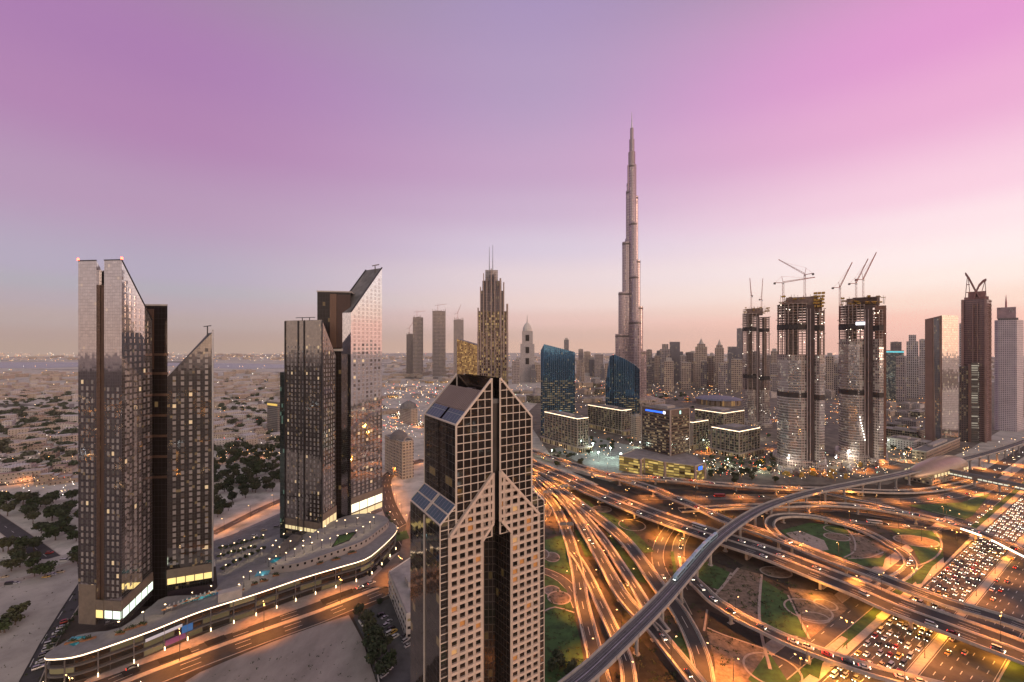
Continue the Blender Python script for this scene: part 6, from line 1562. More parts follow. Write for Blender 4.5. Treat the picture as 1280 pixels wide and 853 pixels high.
mb = MB(); c = cen(P); z = ztop(512,d_); mb.tube([(c[0],c[1],z),(c[0],c[1],z+9),(c[0],c[1],z+15)], [18,14,3], 14); mb.build('dome', ROOFG, r)
# beige slab by the second tower pair
P, d_ = corner_box(347, 541, 334, 353, 60); r = block('beige_slab', 'lone grey slab block with a yellow-lit top floor, left of the second tower pair', 'building', P, ztop(503,d_), facade('slab_wall',(.19,.175,.16),(.10,.10,.10),2.4,3.5,.8,.5,.03,.8,WARMLIT,.3), ROOFL, plant=False)
va, vb = Vector((*P[0],0)), Vector((*P[3],0)); on_wall(va, vb, .5, ztop(508,d_), (vb-va).length*.95, 4, emat('yellow_top_floor',(1,.66,.15),.7), r, 'lit_top_floor')
# curved grey arena roof
d_ = F*H/(507-YH); c = Vector(((906-640)/F*d_, d_+40, 0)); r = empty('arena', c, 'wide low building with a curved blue-grey roof beyond the stone offices', 'hall')
mb = MB(); mb.tube([(c.x,c.y,0),(c.x,c.y,14)], 58, 32); mb.build('wall', facade('arena_wall',(.22,.17,.13),(.2,.14,.06),6,7,.7,.5,.4,.9,(1,.55,.2)), r)
mb = MB(); mb.tube([(c.x,c.y,14),(c.x,c.y,18),(c.x,c.y,21),(c.x,c.y,22)], [61,50,28,4], 32); mb.build('curved_roof', mat('blue_grey_roof',(.16,.18,.22),.5,.3), r)
# ------------------------------------------------------------------ skyline
SK = [  # columns, top row, base row, wall, crown kind, label
 (705,711,425,466,F_GLASS,2,'slim pale tower alone between the two deep blue towers'),(723,729,437,470,F_GREY,1,'first grey flat-topped tower west of the needle tower'),(729.5,738,440,471,F_BEIGE,1,'broader beige tower just west of the needle tower'),(743,754,443.5,472,F_GREY,1,'short grey tower close on the west of the needle tower'),
 (811,818,448,478,F_GREY,1,'first small grey tower east of the needle tower'),(818,826,445,479,F_BEIGE,2,'second small beige tower east of the needle tower'),(825,838,431,482,F_GREY,3,'stepped grey tower east of the needle tower'),(837,850,427.5,480,F_GLASS,0,'flat glass-topped tower beside the stepped grey tower'),
 (850,858,445,484,F_GREY,1,'low grey tower beside the flat glass-topped one'),(852,864,454,487,F_BEIGE,1,'squat beige tower in front of the low grey one'),(857,867,441,480,F_DARK,1,'dark tower west of the pointed twin-stage tower'),(869,884,428,485,F_BEIGE,4,'pointed twin-stage tower in the middle of the skyline'),
 (883.5,893,446,484,F_GREY,1,'grey tower between the two pointed skyline towers'),(893.5,905,429.5,486,F_BEIGE,4,'second pointed skyline tower, thinner, nearer the slender building site'),(909.5,921,433.5,478,F_GLASS,0,'blue-grey tower beside the slender building site'),(914,928,450,490,F_BEIGE,1,'pale block low before the slender building site'),
 (921,928.5,411,474,F_GLASS,1,'tall thin glass tower half hidden by the slender building site'),(963,972,455,492,F_GREY,1,'grey tower in the gap between the first two building sites'),(1032,1042.5,446,495,F_BEIGE,2,'beige tower in the gap between the last two building sites'),(1042,1049,455,494,F_GREY,0,'grey tower touching the beige one in the building site gap'),
 (1106,1130,439,500,facade('teal_topped_office',(.10,.12,.13),(.16,.22,.25),3,3.8,.9,.7,.25,.9,(1,.85,.55),.6),5,'glass office with a turquoise light line along its roof'),(1113,1127,428,478,F_DARK,1,'dark tower behind the turquoise-lined office'),(1133,1148,421.5,498,F_WHITE,3,'pale stepped tower beside the turquoise-lined office'),(1149,1157,425,496,F_WHITE,1,'pale narrow tower behind the bowed brown tower'),
 (798,806,462,492,F_GREY,1,'grey block at the foot of the needle tower'),(806,815,458,488,F_DARK,1,'dark block at the foot of the needle tower'),(830,842,452,490,F_BEIGE,2,'beige residential tower in the second row of the skyline'),(876,884,452,488,F_DARK,1,'dark slim tower before the pointed one'),(898,909,455,490,F_GREY,1,'grey slab before the second pointed tower'),
 (1199,1204,405,497,F_WHITE,1,'sliver of a pale tower behind the horned tower'),(756,762,455,484,F_BEIGE,1,'beige block half hidden by the curved-shoulder blue tower'),(640,650,452,480,F_GREY,1,'grey mid-rise between the stepped tower and the white domed one'),(668,676,456,478,F_BEIGE,1,'beige mid-rise beside the white domed tower'),
 (1120,1132,446,502,F_GREY,1,'grey block before the turquoise-lined office'),(935,950,440,480,F_GREY,1,'grey tower seen behind the slender building site')]
SKN = ['slim','plain','pale','dusky']
rs = random.Random(21); zones = [(800,925,26,'between the needle tower and the slender building site'),(1032,1048,3,'between the last two building sites'),(1106,1157,8,'around the turquoise-lined office'),(640,770,12,'behind the two deep blue towers'),(961,972,3,'between the first two building sites'),(1198,1245,4,'behind the horned tower')]
for xa, xb, n, wh in zones:
    for i in range(n):
        x = xa+(xb-xa)*(i+rs.uniform(.1,.9))/n; w_ = rs.uniform(4,9.5); SK.append((x-w_/2, x+w_/2, rs.uniform(436,459) if xa != 640 else rs.uniform(446,460), rs.uniform(466,480), rs.choice([F_GREY,F_BEIGE,F_WHITE,F_GLASS]), rs.choice([0,1,1,2,3]), f'{nth(i+1)} faint tower from the west {wh}'))
SKF = {}
for nm_, m_, wall_, gl_ in (('beige',F_BEIGE,(.46,.37,.31),(.10,.09,.09)),('grey',F_GREY,(.36,.31,.30),(.10,.095,.10)),('glass',F_GLASS,(.15,.145,.155),(.28,.27,.30)),('dark',F_DARK,(.20,.17,.17),(.08,.08,.09)),('white',F_WHITE,(.54,.49,.48),(.12,.11,.11))):
    SKF[m_.name] = facade('skyline_%s_wall' % nm_, wall_, gl_, 6.4, 7.2, .5, .62, .11, 1.5, WARMLIT, .4)
for k, (x0, x1, yt, yb, m_, cr, lb) in enumerate(SK):
    m_ = SKF.get(m_.name, m_)
    d_ = F*H/(yb-YH); WARP = facing(x0,x1,d_); P = pxbox(x0,x1,d_,max(18,(x1-x0)/F*d_*.9)); z = ztop(yt+(6 if cr in (3,4) else 0),d_); c = cen(P); w_ = (x1-x0)/F*d_
    r = block('skyline_tower', lb, 'tower', P, z, m_, ROOFL, group='towers of the distant skyline', plant=cr != 0, parapet=0 if cr == 0 else 1.5)
    if cr == 2: mb = MB(); mb.prism(shrink(P,.6), z, z+12, 0, 0); mb.build('crown', CONC_L, r)
    if cr == 3: mb = MB(); mb.prism(shrink(P,.62), z, z+22, 0, 0); mb.build('upper_stage', m_, r)
    if cr == 4:
        mb = MB(); mb.prism(shrink(P,.7), z, z+12, 0, 0); mb.build('upper_stage', m_, r); mb = MB(); mb.tube([(*c,z+12),(*c,z+19),(*c,z+34)], [w_*.25,w_*.16,.4], 8); mb.build('spire', CONC_L, r)
    if cr == 5: va, vb = Vector((*P[0],0)), Vector((*P[1],0)); on_wall(va, vb, .5, z-4, (vb-va).length, 2.6, L_TEAL, r, 'roof_light_line', .6)
    WARP = None
# ------------------------------------------------------------------ trees
LEAF = [mat('leaf_dark_green',(.040,.056,.024),.9,scale=.5,var=.4), mat('leaf_olive',(.066,.072,.032),.9,scale=.5,var=.4), mat('leaf_mid_green',(.038,.058,.018),.9,scale=.5,var=.4)]
def leaf_crown(rx, rz, zc, n, sz, seed):
    r_ = random.Random(seed); mb = MB(); lobes = []
    for k in range(7):
        a = r_.uniform(0,2*pi); q = r_.uniform(.25,.62); lobes.append((Vector((cos(a)*q*rx, sin(a)*q*rx, zc+r_.uniform(-.35,.5)*rz)), r_.uniform(.38,.62)))
    lobes.append((Vector((0,0,zc+.1*rz)), .6))
    for i in range(n):
        c, s_ = r_.choice(lobes); v = Vector((r_.gauss(0,1),r_.gauss(0,1),r_.gauss(0,1))).normalized()*(r_.random()**.33)
        p = c+Vector((v.x*rx*s_, v.y*rx*s_, v.z*rz*s_)); w = sz*r_.uniform(.6,1.3)
        nrm = (v*.7+Vector((r_.uniform(-1,1),r_.uniform(-1,1),r_.uniform(-.2,1)))).normalized(); a = nrm.orthogonal().normalized(); b = nrm.cross(a)
        mb.face([p-a*w-b*w*.6, p+a*w*.8-b*w*.7, p+a*w+b*w*.6, p-a*w*.6+b*w])
    return mb
def tree_proto(rx, rz, h, n, sz, leaf, seed):
    r = empty('tree', (0,0,0), 'x', 'tree'); mb = MB(); zc = h-rz*.8; rr = random.Random(seed)
    mb.tube([(0,0,-.1),(.1,0,h*.3),(.2,.1,zc)], [.34,.24,.12], 7)
    for k in range(4):
        a = rr.uniform(0,6.28); mb.tube([(.1,0,h*.32),(cos(a)*rx*.35,sin(a)*rx*.35,zc-.1*rz),(cos(a)*rx*.6,sin(a)*rx*.6,zc+.25*rz)], [.15,.1,.05], 5)
    mb.build('trunk', BARK, r); leaf_crown(rx,rz,zc,n,sz,seed).build('crown', leaf, r); return r
LEAFF = [mat('far_leaf_green',(.070,.090,.050),.9,scale=.4,var=.45), mat('far_leaf_olive',(.085,.090,.055),.9,scale=.4,var=.45)]
TP = {'big': [tree_proto(5.2,3.6,8.5,520,.62,LEAF[k % 3],k+3) for k in range(3)], 'mid': [tree_proto(3.6,2.9,6.8,260,.62,LEAF[(k+1) % 3],k+13) for k in range(3)], 'small': [tree_proto(1.7,1.6,4.2,130,.38,LEAF[2],k+23) for k in range(2)], 'far': [tree_proto(6.2,3.6,7.5,150,1.1,LEAFF[k % 2],k+33) for k in range(4)]}
NT = [0]; used_t = set()
TREQ = []
def tree(p, kind, label, group, sc=1):
    X_, Y_ = px(p)
    TREQ.append((sc*{'big':5.2,'mid':3.6,'small':1.7,'far':6.2}[kind]/p.length*(1 if -10 < X_ < 1290 and Y_ < 870 else .01), p, kind, label, group, sc))
def plant(p, kind, label, group, sc):
    pr = R.choice(TP[kind]); o = pr if pr.name not in used_t else copy_tree(pr); used_t.add(pr.name)
    o.location = p; o.rotation_euler = (0,0,R.uniform(0,6.28)); o.scale = (sc,sc,sc*R.uniform(.9,1.15)); o['label'] = label; o['group'] = group; NT[0] += 1; return o
# dark line of trees by the sand lot wall
for k, (x, y, s_) in enumerate(((449,772,.75),(458,781,.9),(463,795,1.0),(470,806,1.05),(462,811,.9),(474,822,1.1),(468,832,1.05),(482,812,.8),(486,836,.9),(478,846,1),(497,758,.6),(474,757,.5)),1):
    tree(G(x,y,0), 'big', f'{nth(k)} dark round tree along the wall between sand lot and car park', 'trees between the sand lot and the car park', s_)
mb = MB(); 
wl_ = [G(448,778,0),G(462,800,0),G(472,845,0),G(478,900,0)]; C = catmull(wl_,5); section(mb, C, frames(C), [(-.2,-.05),(.2,-.05),(.2,1.9),(-.2,1.9)]); tag(mb.build('boundary_wall', WHITE), 'pale boundary wall between the sand lot and the tree line', 'wall')
# groves of the west
def grove(poly_rows, kind, where, group, sc=(.8,1.2), jit=6):
    k = 0
    for y, x0, x1, n in poly_rows:
        for i in range(n):
            x = x0+(x1-x0)*(i+R.uniform(.15,.85))/n; k += 1; tree(G(x+R.gauss(0,(x1-x0)/n*.8), y+R.gauss(0,jit)*.6, 0), kind, f'{nth(k)} broad tree counted through {where}', group, R.uniform(*sc))
grove([(628,-5,95,8),(637,0,95,8),(646,5,95,8),(654,38,95,5),(664,45,92,4),(672,60,92,3)], 'big', 'the dark grove behind the far western tower', 'trees of the western groves', (.95,1.45), 5)
grove([(690,-5,40,4),(700,-5,48,4),(711,5,52,3),(722,36,50,2),(700,80,96,2)], 'big', 'the sandy clearing by the parked cars', 'trees of the western groves', (.85,1.3), 4)
grove([(783,-3,28,2),(793,-3,18,2),(778,14,26,1)], 'mid', 'the bare lot at the lower corner', 'trees of the western groves', (.9,1.3), 3)
grove([(578,266,352,9),(587,266,352,10),(597,268,352,9),(606,268,350,8),(616,268,340,6),(626,270,318,4),(636,268,300,3),(645,268,285,2)], 'big', 'the dark park between the two tower pairs', 'trees of the western park', (.85,1.35), 4)
grove([(494,60,95,8),(501,0,95,11),(511,0,95,11),(521,0,95,11),(531,30,95,9),(541,0,95,10),(550,40,95,7),(559,0,60,7),(570,0,95,6),(582,0,95,6),(594,0,95,6)], 'far', 'the villas west of the far tower', 'trees among the western villas', (.6,1.9), 9)
grove([(484,268,350,7),(493,268,350,9),(503,268,335,9),(513,268,335,7),(524,268,335,8),(535,290,335,6),(547,268,352,9),(558,268,352,9),(568,268,352,8)], 'far', 'the villas between the two tower pairs', 'trees among the central villas', (.6,1.7), 8)
# rows of small uplit trees on the plaza
k = 0
for (xa, ya, xb, yb, n) in ((276,690,327,676,9),(273,700,318,688,8),(278,715,330,690,8),(484,646,498,672,6)):
    for i in range(n):
        t = i/(n-1); k += 1; tree(G(xa+(xb-xa)*t, ya+(yb-ya)*t, 0), 'small', f'{nth(k)} small clipped tree in the plaza rows behind the curved mall', 'small plaza trees', R.uniform(.9,1.15))
        if i % 2 == 0: place(LP3, G(xa+(xb-xa)*t+3, ya+(yb-ya)*t+1, 0), R.uniform(0,6), f'low lamp by the {nth(k)} small plaza tree behind the mall')
for i in range(7):
    t = i/6; tree(G(62+40*t, 815-50*t, 0), 'small', f'{nth(i+1)} small tree in the planter at the tip of the curved mall', 'small plaza trees', 1)
for i, (x, y) in enumerate(((690,840),(700,835),(710,848),(722,852),(695,826),(716,842)),1): tree(G(x,y,0), 'mid', f'{nth(i)} dark tree at the bottom of the lawn beside the lattice tower', 'trees at the foot of the lattice tower', R.uniform(.8,1.1))
# downtown greenery
grove([(492,812,858,7),(499,810,862,8),(506,806,866,8)], 'far', 'the dark park beyond the brown office block', 'trees of the downtown park', (.8,1.3), 6)
grove([(586,872,960,6),(578,866,960,7),(592,890,950,5),(572,945,970,3)], 'mid', 'the verge below the stone offices', 'trees of the office campus', (.8,1.3), 5)
grove([(580,690,735,5),(572,688,700,3),(556,735,775,5)], 'mid', 'the service yard below the round-cornered office', 'trees of the office campus', (.8,1.2), 4)
grove([(571,688,732,7),(562,738,772,5),(584,884,962,12),(595,880,966,12),(578,952,968,3),(602,890,960,6),(553,742,786,5)], 'mid', 'the planted streets round the stone offices', 'trees of the office campus', (.7,1.35), 4)
grove([(548,960,1000,4),(540,1100,1150,5),(552,1104,1150,5),(563,1112,1148,4),(526,945,965,3)], 'mid', 'the streets behind the building sites', 'trees of the eastern streets', (.7,1.3), 4)
grove([(490,0,95,16),(499,0,95,18),(508,0,95,18),(517,0,95,18),(526,0,95,16),(536,0,95,14),(546,0,95,12),(557,0,95,10),(569,0,95,9),(584,0,95,8)], 'far', 'the villas west of the far tower', 'trees among the western villas', (.5,1.5), 8)
grove([(480,268,352,14),(489,268,352,14),(498,268,335,12),(508,268,335,12),(518,268,335,12),(529,268,335,10),(541,268,352,12),(553,268,352,12)], 'far', 'the villas between the two tower pairs', 'trees among the central villas', (.5,1.4), 8)
grove([(562,266,352,12),(571,266,352,12),(582,266,352,12),(592,266,352,11),(602,266,352,10),(611,268,345,9)], 'big', 'the dark park between the two tower pairs', 'trees of the western park', (.8,1.3), 5)
TREQ.sort(key=lambda t: -t[0]); rest = MB()
for t in TREQ[:298]: plant(*t[1:])
for t in TREQ[298:]:
    if t[0] < 1e-4 and px(t[1])[0] < -10: continue
    pr = R.choice(TP[t[2]]); cr_ = kids(pr)[1].data; a_ = R.uniform(0,6.28); ca_, sa_ = cos(a_)*t[5], sin(a_)*t[5]
    for f_ in cr_.polygons:
        rest.face([(t[1].x+v.x*ca_-v.y*sa_, t[1].y+v.x*sa_+v.y*ca_, v.z*t[5]) for v in (cr_.vertices[i].co for i in f_.vertices)])
tag(rest.build('distant_trees', LEAFF[0]), 'far tree crowns merging among the low houses', 'trees', kind='stuff')
for l_ in TP.values():
    for pr in l_:
        if pr.name not in used_t:
            for ch in kids(pr): bpy.data.objects.remove(ch)
            bpy.data.objects.remove(pr)
# low scrub on lawns, gravel and bare sand
rs = random.Random(77); sh = MB(); RC_ = [(C, w) for C, Nn, w in ROADS.values()]
def tuft(p, s_, mi):
    for k in range(9):
        q = Vector((p.x+rs.gauss(0,s_*.45), p.y+rs.gauss(0,s_*.45), abs(rs.gauss(.25,.25))*s_+.05)); u1 = Vector((rs.uniform(-1,1),rs.uniform(-1,1),rs.uniform(-.6,1))).normalized()*s_*.38; u2 = u1.orthogonal().normalized()*s_*.28
        sh.face([q-u1,q+u2,q+u1,q-u2], mi)
cnt = 0
while cnt < 1500:
    x, y = rs.uniform(682,1230), rs.uniform(612,853); p = G(x,y,0); so = (p-OS); o_ = so.dot(NR)
    if o_ > -31: continue
    if any(min((c.xy-p.xy).length for c in C[::2]) < w/2+3.2 for C, w in RC_): cnt += .2; continue
    tuft(p, rs.uniform(.5,1.6), rs.randrange(2)); cnt += 1
for k in range(420):
    if k % 2: p = G(rs.uniform(0,95), rs.uniform(690,850), 0)
    else: x = rs.uniform(250,470); p = G(x, 800+(430-x)*.20+rs.uniform(4,60), 0)
    tuft(p, rs.uniform(.4,1.1), rs.randrange(2))
tag(sh.build('shrubs', [LEAF[1], LEAF[2]]), 'low scrub dotted over the verges and bare ground', 'shrubs', kind='stuff')
# ------------------------------------------------------------------ villas and low blocks
VW = [facade('cream_villa_wall',(.44,.37,.30),(.05,.05,.05),4,3.6,.3,.4,.10,1.4,WARMLIT,.2), facade('pale_villa_wall',(.50,.46,.42),(.05,.05,.05),4,3.6,.3,.4,.08,1.4,WARMLIT,.2), facade('tan_villa_wall',(.34,.26,.20),(.05,.05,.05),4,3.6,.3,.4,.10,1.4,WARMLIT,.2)]
VR = [ROOFL, mat('white_roof',(.52,.49,.46),.9,scale=.1,var=.12), mat('rose_roof',(.33,.22,.185),.9,scale=.1,var=.15)]
VN = ['cream','pale','tan']
def villa(p, w, d, h, rz, j, label, group, jr):
    r = empty('villa', p, label, 'villa', group); a, b = cos(rz), sin(rz); Q = lambda x, y: (p.x+x*a-y*b, p.y+x*b+y*a)
    P = [Q(-w/2,-d/2),Q(w/2,-d/2),Q(w/2,d/2),Q(-w/2,d/2)]
    mb = MB(); mb.prism(P, -.05, h, 0, 1); mb.build('wall', [VW[j], VR[jr]], r)
    mb = MB(); mb.prism(shrink(P,1.01), h-.1, h+.9, 0); mb.prism(shrink(P,.96), h-.1, h+.9, 0); mb.build('parapet', VW[j], r)
    P2 = [Q(-w*.3,-d*.2),Q(w*.15,-d*.2),Q(w*.15,d*.35),Q(-w*.3,d*.35)]; mb = MB(); mb.prism(P2, h+.02, h+3, 0, 1); mb.build('stair_room', [VW[j], VR[jr]], r)
def villa_rows(rows, where, group):
    for ri, (y, x0, x1, n) in enumerate(rows,1):
        for i in range(n):
            x = x0+(x1-x0)*(i+R.uniform(.2,.8))/n; j = R.randrange(3); jr = R.choices([0,1,2],[3,2,1.2])[0]
            villa(G(x, y+R.uniform(-2,2), 0), R.uniform(15,42), R.uniform(13,24), R.choice([4,4.5,7.5,8]), R.choice([.5,.62,2.1]), j, f'{VN[j]} flat-roofed villa, {nth(i+1)} in the {nth(ri)} row back among {where}', group, jr)
villa_rows([(601,0,92,4),(588,0,92,4),(575,-4,92,5),(562,0,92,5),(549,0,92,6),(537,0,92,6),(526,0,92,7),(516,0,92,7)], 'the western trees', 'villas west of the towers')
villa_rows([(556,270,333,5),(543,268,333,5),(530,268,333,5),(520,268,333,6),(511,268,333,6),(502,268,333,6)], 'the trees between tower pairs', 'villas between the tower pairs')
r_ = G(278,607,0); villa(r_, 24, 17, 6, .6, 1, 'large white-roofed house alone at the edge of the dark park', 'villas between the tower pairs', 1)
def low_blocks(rows, where, group, hs, mats_):
    for ri, (y, x0, x1, n) in enumerate(rows,1):
        for i in range(n):
            x = x0+(x1-x0)*(i+R.uniform(.25,.75))/n; d_ = F*H/(y-YH); c = G(x,y,0); w, dp, rz = R.uniform(22,48), R.uniform(18,34), R.choice([.57,.57,2.14,.3]); a, b = cos(rz), sin(rz)
            Q = lambda x_, y_: (c.x+x_*a-y_*b, c.y+x_*b+y_*a); j = R.randrange(len(mats_))
            block('low_block', f'low {mats_[j][1]} block, {nth(i+1)} in row {ri} back among {where}', 'building', [Q(-w/2,-dp/2),Q(w/2,-dp/2),Q(w/2,dp/2),Q(-w/2,dp/2)], R.uniform(*hs), mats_[j][0], R.choice([ROOFG,ROOFL]), group=group)
MM = [(F_BEIGE,'beige'),(F_GREY,'grey'),(F_EMA,'stone-framed'),(F_WHITE,'white')]
low_blocks([(497,930,1100,7),(489,925,1110,8)], 'the streets behind the building sites', 'low downtown blocks', (10,24), MM)
low_blocks([(520,1104,1156,3),(510,1104,1156,3)], 'the sheds by the turquoise-lined office', 'low downtown blocks', (8,16), MM)
low_blocks([(503,640,676,2),(492,640,676,3),(493,722,756,3),(503,722,756,2),(484,700,756,4)], 'the streets around the blue towers', 'low downtown blocks', (8,20), MM)
low_blocks([(517,484,500,1),(497,484,596,5),(487,484,600,6),(479,484,600,6)], 'the shops by the busy road', 'shops by the busy road', (7,13), [(F_GOLD,'gold-lit'),(F_BEIGE,'beige'),(F_GOLD,'amber-lit'),(F_WHITE,'white')])
low_blocks([(560,1118,1150,2),(548,1112,1152,2),(536,1106,1150,2)], 'the yards below the bowed tower', 'low downtown blocks', (9,18), MM)
low_blocks([(478,720,830,6),(476,930,1130,9)], 'the foot of the far skyline', 'low downtown blocks', (12,30), MM)
P, d_ = corner_box(1158, 578, 1140, 1200, 32.8); block('stone_podium', 'long brown stone podium at the foot of the bowed tower', 'building', P, 14, facade('podium_stone_wall',(.30,.21,.16),(.06,.05,.04),5,4.5,.6,.4,.25,.8), ROOFG)
# floodlit yard
for k, (x, y) in enumerate(((748,578),(763,572),(741,566),(776,580)),1):
    p = G(x,y,0); r = empty('floodlight_mast', p, f'{nth(k)} greenish floodlight mast in the bright service yard before the round-cornered office', 'floodlight', 'floodlight masts'); mb = MB(); mb.tube([(p.x,p.y,-.1),(p.x,p.y,14)], [.3,.15], 6); mb.build('pole', METAL_L, r)
    mb = MB(); mb.box((p.x,p.y,13.6), 2.2,.5,1.2); mb.build('floodlight', emat('green_white_flood',(.75,1,.85),30), r)
    ld = bpy.data.lights.new('flood','POINT'); ld.energy = 10000; ld.color = (.78,1,.86); ld.shadow_soft_size = .8; lo = bpy.data.objects.new('flood_light', ld); COL.objects.link(lo); lo.parent = r; lo.location = (0,-1,13)
for k, (x, y, e_) in enumerate(((1085,571,24000),(1060,577,16000),(1000,577,12000),(985,584,9000),(942,548,14000),(1045,583,9000)),1):
    p = G(x,y,0); r = empty('floodlight_mast', p, f'{nth(k)} white floodlight mast among the building sites', 'floodlight', 'floodlight masts'); mb = MB(); mb.tube([(p.x,p.y,-.1),(p.x,p.y,12)], [.3,.15], 6); mb.build('pole', METAL_L, r)
    mb = MB(); mb.box((p.x,p.y,11.8), 1.8,.9,1.1); mb.build('floodlight', L_WHITE, r)
    ld = bpy.data.lights.new('flood','POINT'); ld.energy = e_; ld.color = (1,.88,.72); ld.shadow_soft_size = .6; lo = bpy.data.objects.new('flood_light', ld); COL.objects.link(lo); lo.parent = r; lo.location = (0,-1,11.5)
for k, (x, y, e_) in enumerate(((800,560,9000),(842,592,9000),(880,585,9000),(910,582,9000),(895,560,8000),(950,590,9000),(690,570,9000),(720,545,9000),(1130,575,9000),(1100,560,9000)),1):
    p = G(x,y,0); r = empty('yard_lamp', p, f'{nth(k)} pale green-white lamp mast among the stone offices and yards', 'street lamp', 'green-white lamp masts'); mb = MB(); mb.tube([(p.x,p.y,-.1),(p.x,p.y,9)], [.2,.1], 6); mb.build('pole', METAL_L, r)
    mb = MB(); mb.box((p.x,p.y,8.8), 1.2,.7,.5); mb.build('lantern', emat('green_white_lantern',(.8,1,.8),8), r)
    ld = bpy.data.lights.new('yard','POINT'); ld.energy = e_; ld.color = (.86,1,.74); ld.shadow_soft_size = .6; lo = bpy.data.objects.new('lamp_light', ld); COL.objects.link(lo); lo.parent = r; lo.location = (0,-1,8.4)
# site clutter at the foot of the building sites
k = 0
for y, x0, x1, n in ((590,965,1090,9),(583,1035,1105,6),(596,960,1060,8)):
    for i in range(n):
        x = x0+(x1-x0)*(i+R.random())/n; p = G(x,y+R.uniform(-2,2),0); k += 1; rz = R.uniform(0,3); mb = MB(); c = R.choice([CONC,YSTEEL,RUST,WHITE])
        mb.box((p.x,p.y,0), R.uniform(6,14),2.8,2.8,rz); mb.box((p.x,p.y,2.81), R.uniform(4,6),2.6,2.7,rz)
        o = mb.build('site_cabin', c, loc=p); tag(o, f'{nth(k)} stacked site cabin counted across the yards below the towers under construction', 'cabin', 'site cabins')
# parked cars
def parked(lst, where, a0):
    for k, (x, y) in enumerate(lst,1): put_car(G(x,y,lv() if False else .3), a0+R.uniform(-.06,.06), f'parked {{}}, {nth(k)} counted in {where}', 'parked cars', True); unlit(NEWCAR[0])
parked([(476,770),(481,773),(486,778),(483,783),(489,787),(487,793),(492,791),(494,797),(507,802),(510,808),(480,845),(486,838),(505,796),(478,838)], 'the car park beside the lattice tower', .9)
parked([(58,722),(66,719),(76,716),(12,731),(20,730),(62,692),(80,702),(6,722)], 'the sandy clearing west of the far tower', .25)
parked([(60,813),(56,820),(63,806),(67,799),(72,792),(77,785),(82,778),(52,828),(48,836)], 'the lane at the tip of the curved mall', .75)
for k, (x, y) in enumerate(((300,676),(318,671),(285,684),(330,664),(346,660)),1): put_car(G(x,y,.3), .4, f'parked {{}}, {nth(k)} counted on the grey plaza between the tower pairs', 'parked cars', False); unlit(NEWCAR[0])
# busy avenue traffic far off
C, Nn, w = ROADS['FR']; mb = MB()
for i in range(2, len(C)-1, 2):
    for o in (-9,-4,4,9):
        if R.random() < .6:
            d = (C[i+1]-C[i]).normalized(); a_ = atan2(d.y,d.x); c = C[i]+Nn[i]*o; mb.box((c.x,c.y,.3), 4.4,1.8,.75,a_,0); mb.box((c.x,c.y,1.05), 2.3,1.6,.5,a_,0)
            q = c+d*(2.24 if o > 0 else -2.24); mb.box((q.x,q.y,.6), .2,1.5,.3,a_,1 if o > 0 else 2); q = c-d*(2.24 if o > 0 else -2.24); mb.box((q.x,q.y,.6), .2,1.5,.3,a_,2 if o > 0 else 1)
tag(mb.build('distant_traffic', [PAINTS['silver'], HEADL, TAILL]), 'stream of cars on the busy road by the lit shops', 'traffic', kind='stuff')
# ------------------------------------------------------------------ city lights far away
def glints(name, regions, label, seed, zr=(4,10)):
    r_ = random.Random(seed); mb = MB()
    for (x0, x1, y0, y1, n, sz, wts) in regions:
        for i in range(n):
            y = y0+(y1-y0)*r_.random()**.8; x = r_.uniform(x0,x1); z = r_.uniform(*zr); p = G(x, max(y,YH+6.5), 0); p.z = z
            s_ = p.y/F*sz*.72*r_.uniform(.5,1.3); mi = r_.choices(range(5), wts)[0]
            t = (p.x,p.y,p.z+s_); b = (p.x,p.y,p.z-s_); e = [(p.x+s_,p.y,p.z),(p.x,p.y+s_,p.z),(p.x-s_,p.y,p.z),(p.x,p.y-s_,p.z)]
            for q in range(4): mb.face([e[q],e[(q+1) % 4],t], mi); mb.face([e[(q+1) % 4],e[q],b], mi)
    tag(mb.build(name, [emat('glint_amber',(1,.46,.14),9), emat('glint_warm',(1,.68,.36),8), emat('glint_white',(1,.93,.82),9), emat('glint_green',(.6,1,.75),5), emat('glint_red',(1,.12,.05),9)]), label, 'city lights', kind='stuff')
glints('city_lights', [(-60,480,441,452,620,.28,(4,5,2,.3,.2)),(-60,480,455,490,150,.34,(4,5,2,.3,.3)),(-60,100,500,615,130,.36,(3,5,3,1,.3)),(266,352,470,575,110,.34,(3,5,3,.5,.5)),(300,480,443,450,160,.3,(2,6,3,0,0)),(480,1280,441,452,420,.26,(4,5,1,.1,.3))], 'countless distant lights over the plain', 1)
glints('street_lights', [(480,600,478,500,260,.40,(4,5,2,.2,1)),(475,560,500,548,240,.42,(5,4,2,.3,2.5)),(640,760,470,505,160,.36,(3,5,2,.5,.4)),(700,960,470,500,420,.34,(5,5,1,.3,.4)),(690,960,505,575,330,.45,(3,5,3,1,.4)),(930,1120,485,535,300,.38,(5,4,1.5,.4,.6)),(960,1110,565,602,170,.5,(3,5,4,1,.5)),(1100,1160,495,580,200,.42,(5,4,1.5,.4,.5)),(1200,1280,545,575,40,.5,(4,5,2,.3,.4)),(870,960,572,598,130,.45,(4,4,2,.6,3)),(-40,95,600,622,50,.45,(5,4,1,0,.2)),(270,352,568,580,50,.45,(5,4,1,0,.4))], 'countless small street and shop lights of the city', 2, (2,7))
mb = MB(); r_ = random.Random(9)
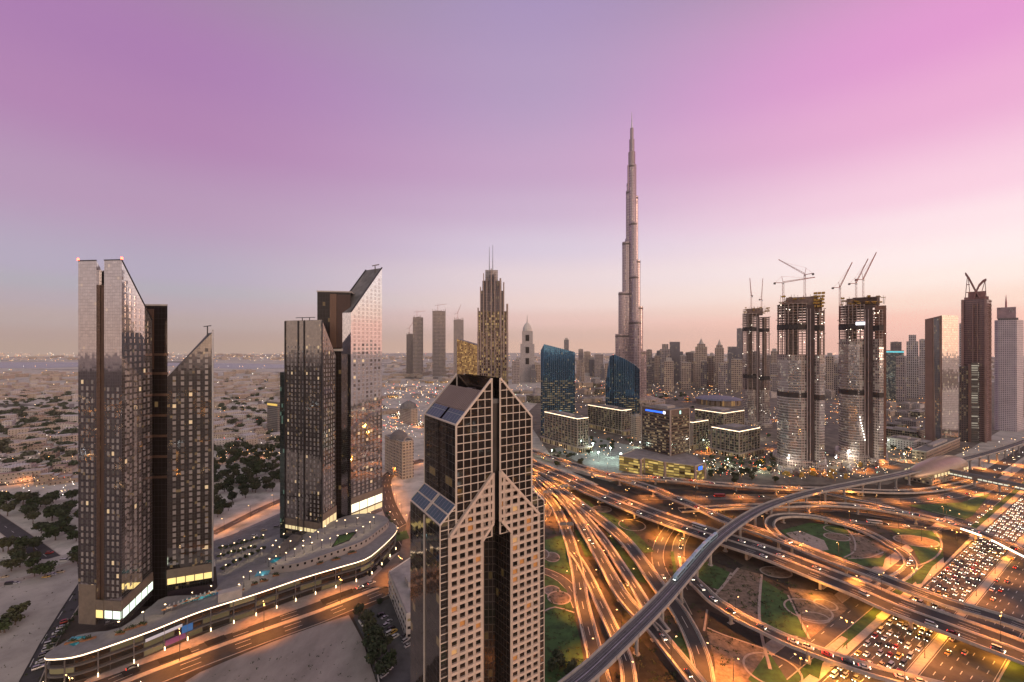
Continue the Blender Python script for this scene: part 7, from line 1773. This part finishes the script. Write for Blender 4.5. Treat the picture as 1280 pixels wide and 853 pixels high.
for i in range(900):
    t_ = r_.random()
    if i % 2: ln_ = i % 14; q = (-1500+t_*2600+r_.uniform(-6,6), 40-ln_*85-t_*ln_*22+r_.uniform(-5,5), r_.uniform(3,9))
    else: q = (r_.uniform(-1300,1000), r_.uniform(-1200,60), r_.uniform(3,9))
    s_ = r_.uniform(.5,1.3); mb.box(q, s_, s_, s_, 0, r_.choices(range(3),[5,4,1.5])[0])
tag(mb.build('street_lights', [emat('back_amber',(1,.42,.10),24), emat('back_warm',(1,.66,.32),20), emat('back_white',(.8,.95,1),20)]), 'lights of the city blocks on the near side of the towers', 'city lights', kind='stuff')
# carpet of far roofs
mb = MB(); r_ = random.Random(5)
for (x0,x1,y0,y1,n) in ((-60,480,466,500,520),(-60,100,500,600,60),(266,352,478,560,70),(480,640,455,478,160),(640,1280,452,474,520),(480,1280,446,452,260),(-60,480,444,450,200)):
    for i in range(n):
        p = G(r_.uniform(x0,x1), r_.uniform(y0,y1), 0); s_ = p.y/1200; mb.box((p.x,p.y,-.2), r_.uniform(16,40)*s_**.5, r_.uniform(14,30)*s_**.5, r_.uniform(5,16)*s_**.4, r_.uniform(0,1.5), r_.randrange(3), False)
tag(mb.build('distant_city', [VW[0],VW[1],F_BEIGE]), 'hazy carpet of low roofs running out to the horizon', 'distant city', kind='stuff')
# ------------------------------------------------------------------ haze
m = bpy.data.materials.new('evening_haze'); m.use_nodes = True; n = m.node_tree.nodes; n.remove(n['Principled BSDF']); pv = n.new('ShaderNodeVolumePrincipled')
pv.inputs['Color'].default_value = (1.0,.90,.80,1); pv.inputs['Density'].default_value = 2.8e-5; pv.inputs['Anisotropy'].default_value = .2
m.node_tree.links.new(pv.outputs[0], n['Material Output'].inputs['Volume'])
mb = MB(); mb.box((0,0,-1.3), 19200, 19200, 890); tag(mb.build('haze', m), kind='stuff')
# the pattern cars are not part of the street
for rec in CARP.values():
    for ch in kids(rec[0]): bpy.data.objects.remove(ch)
    bpy.data.objects.remove(rec[0])
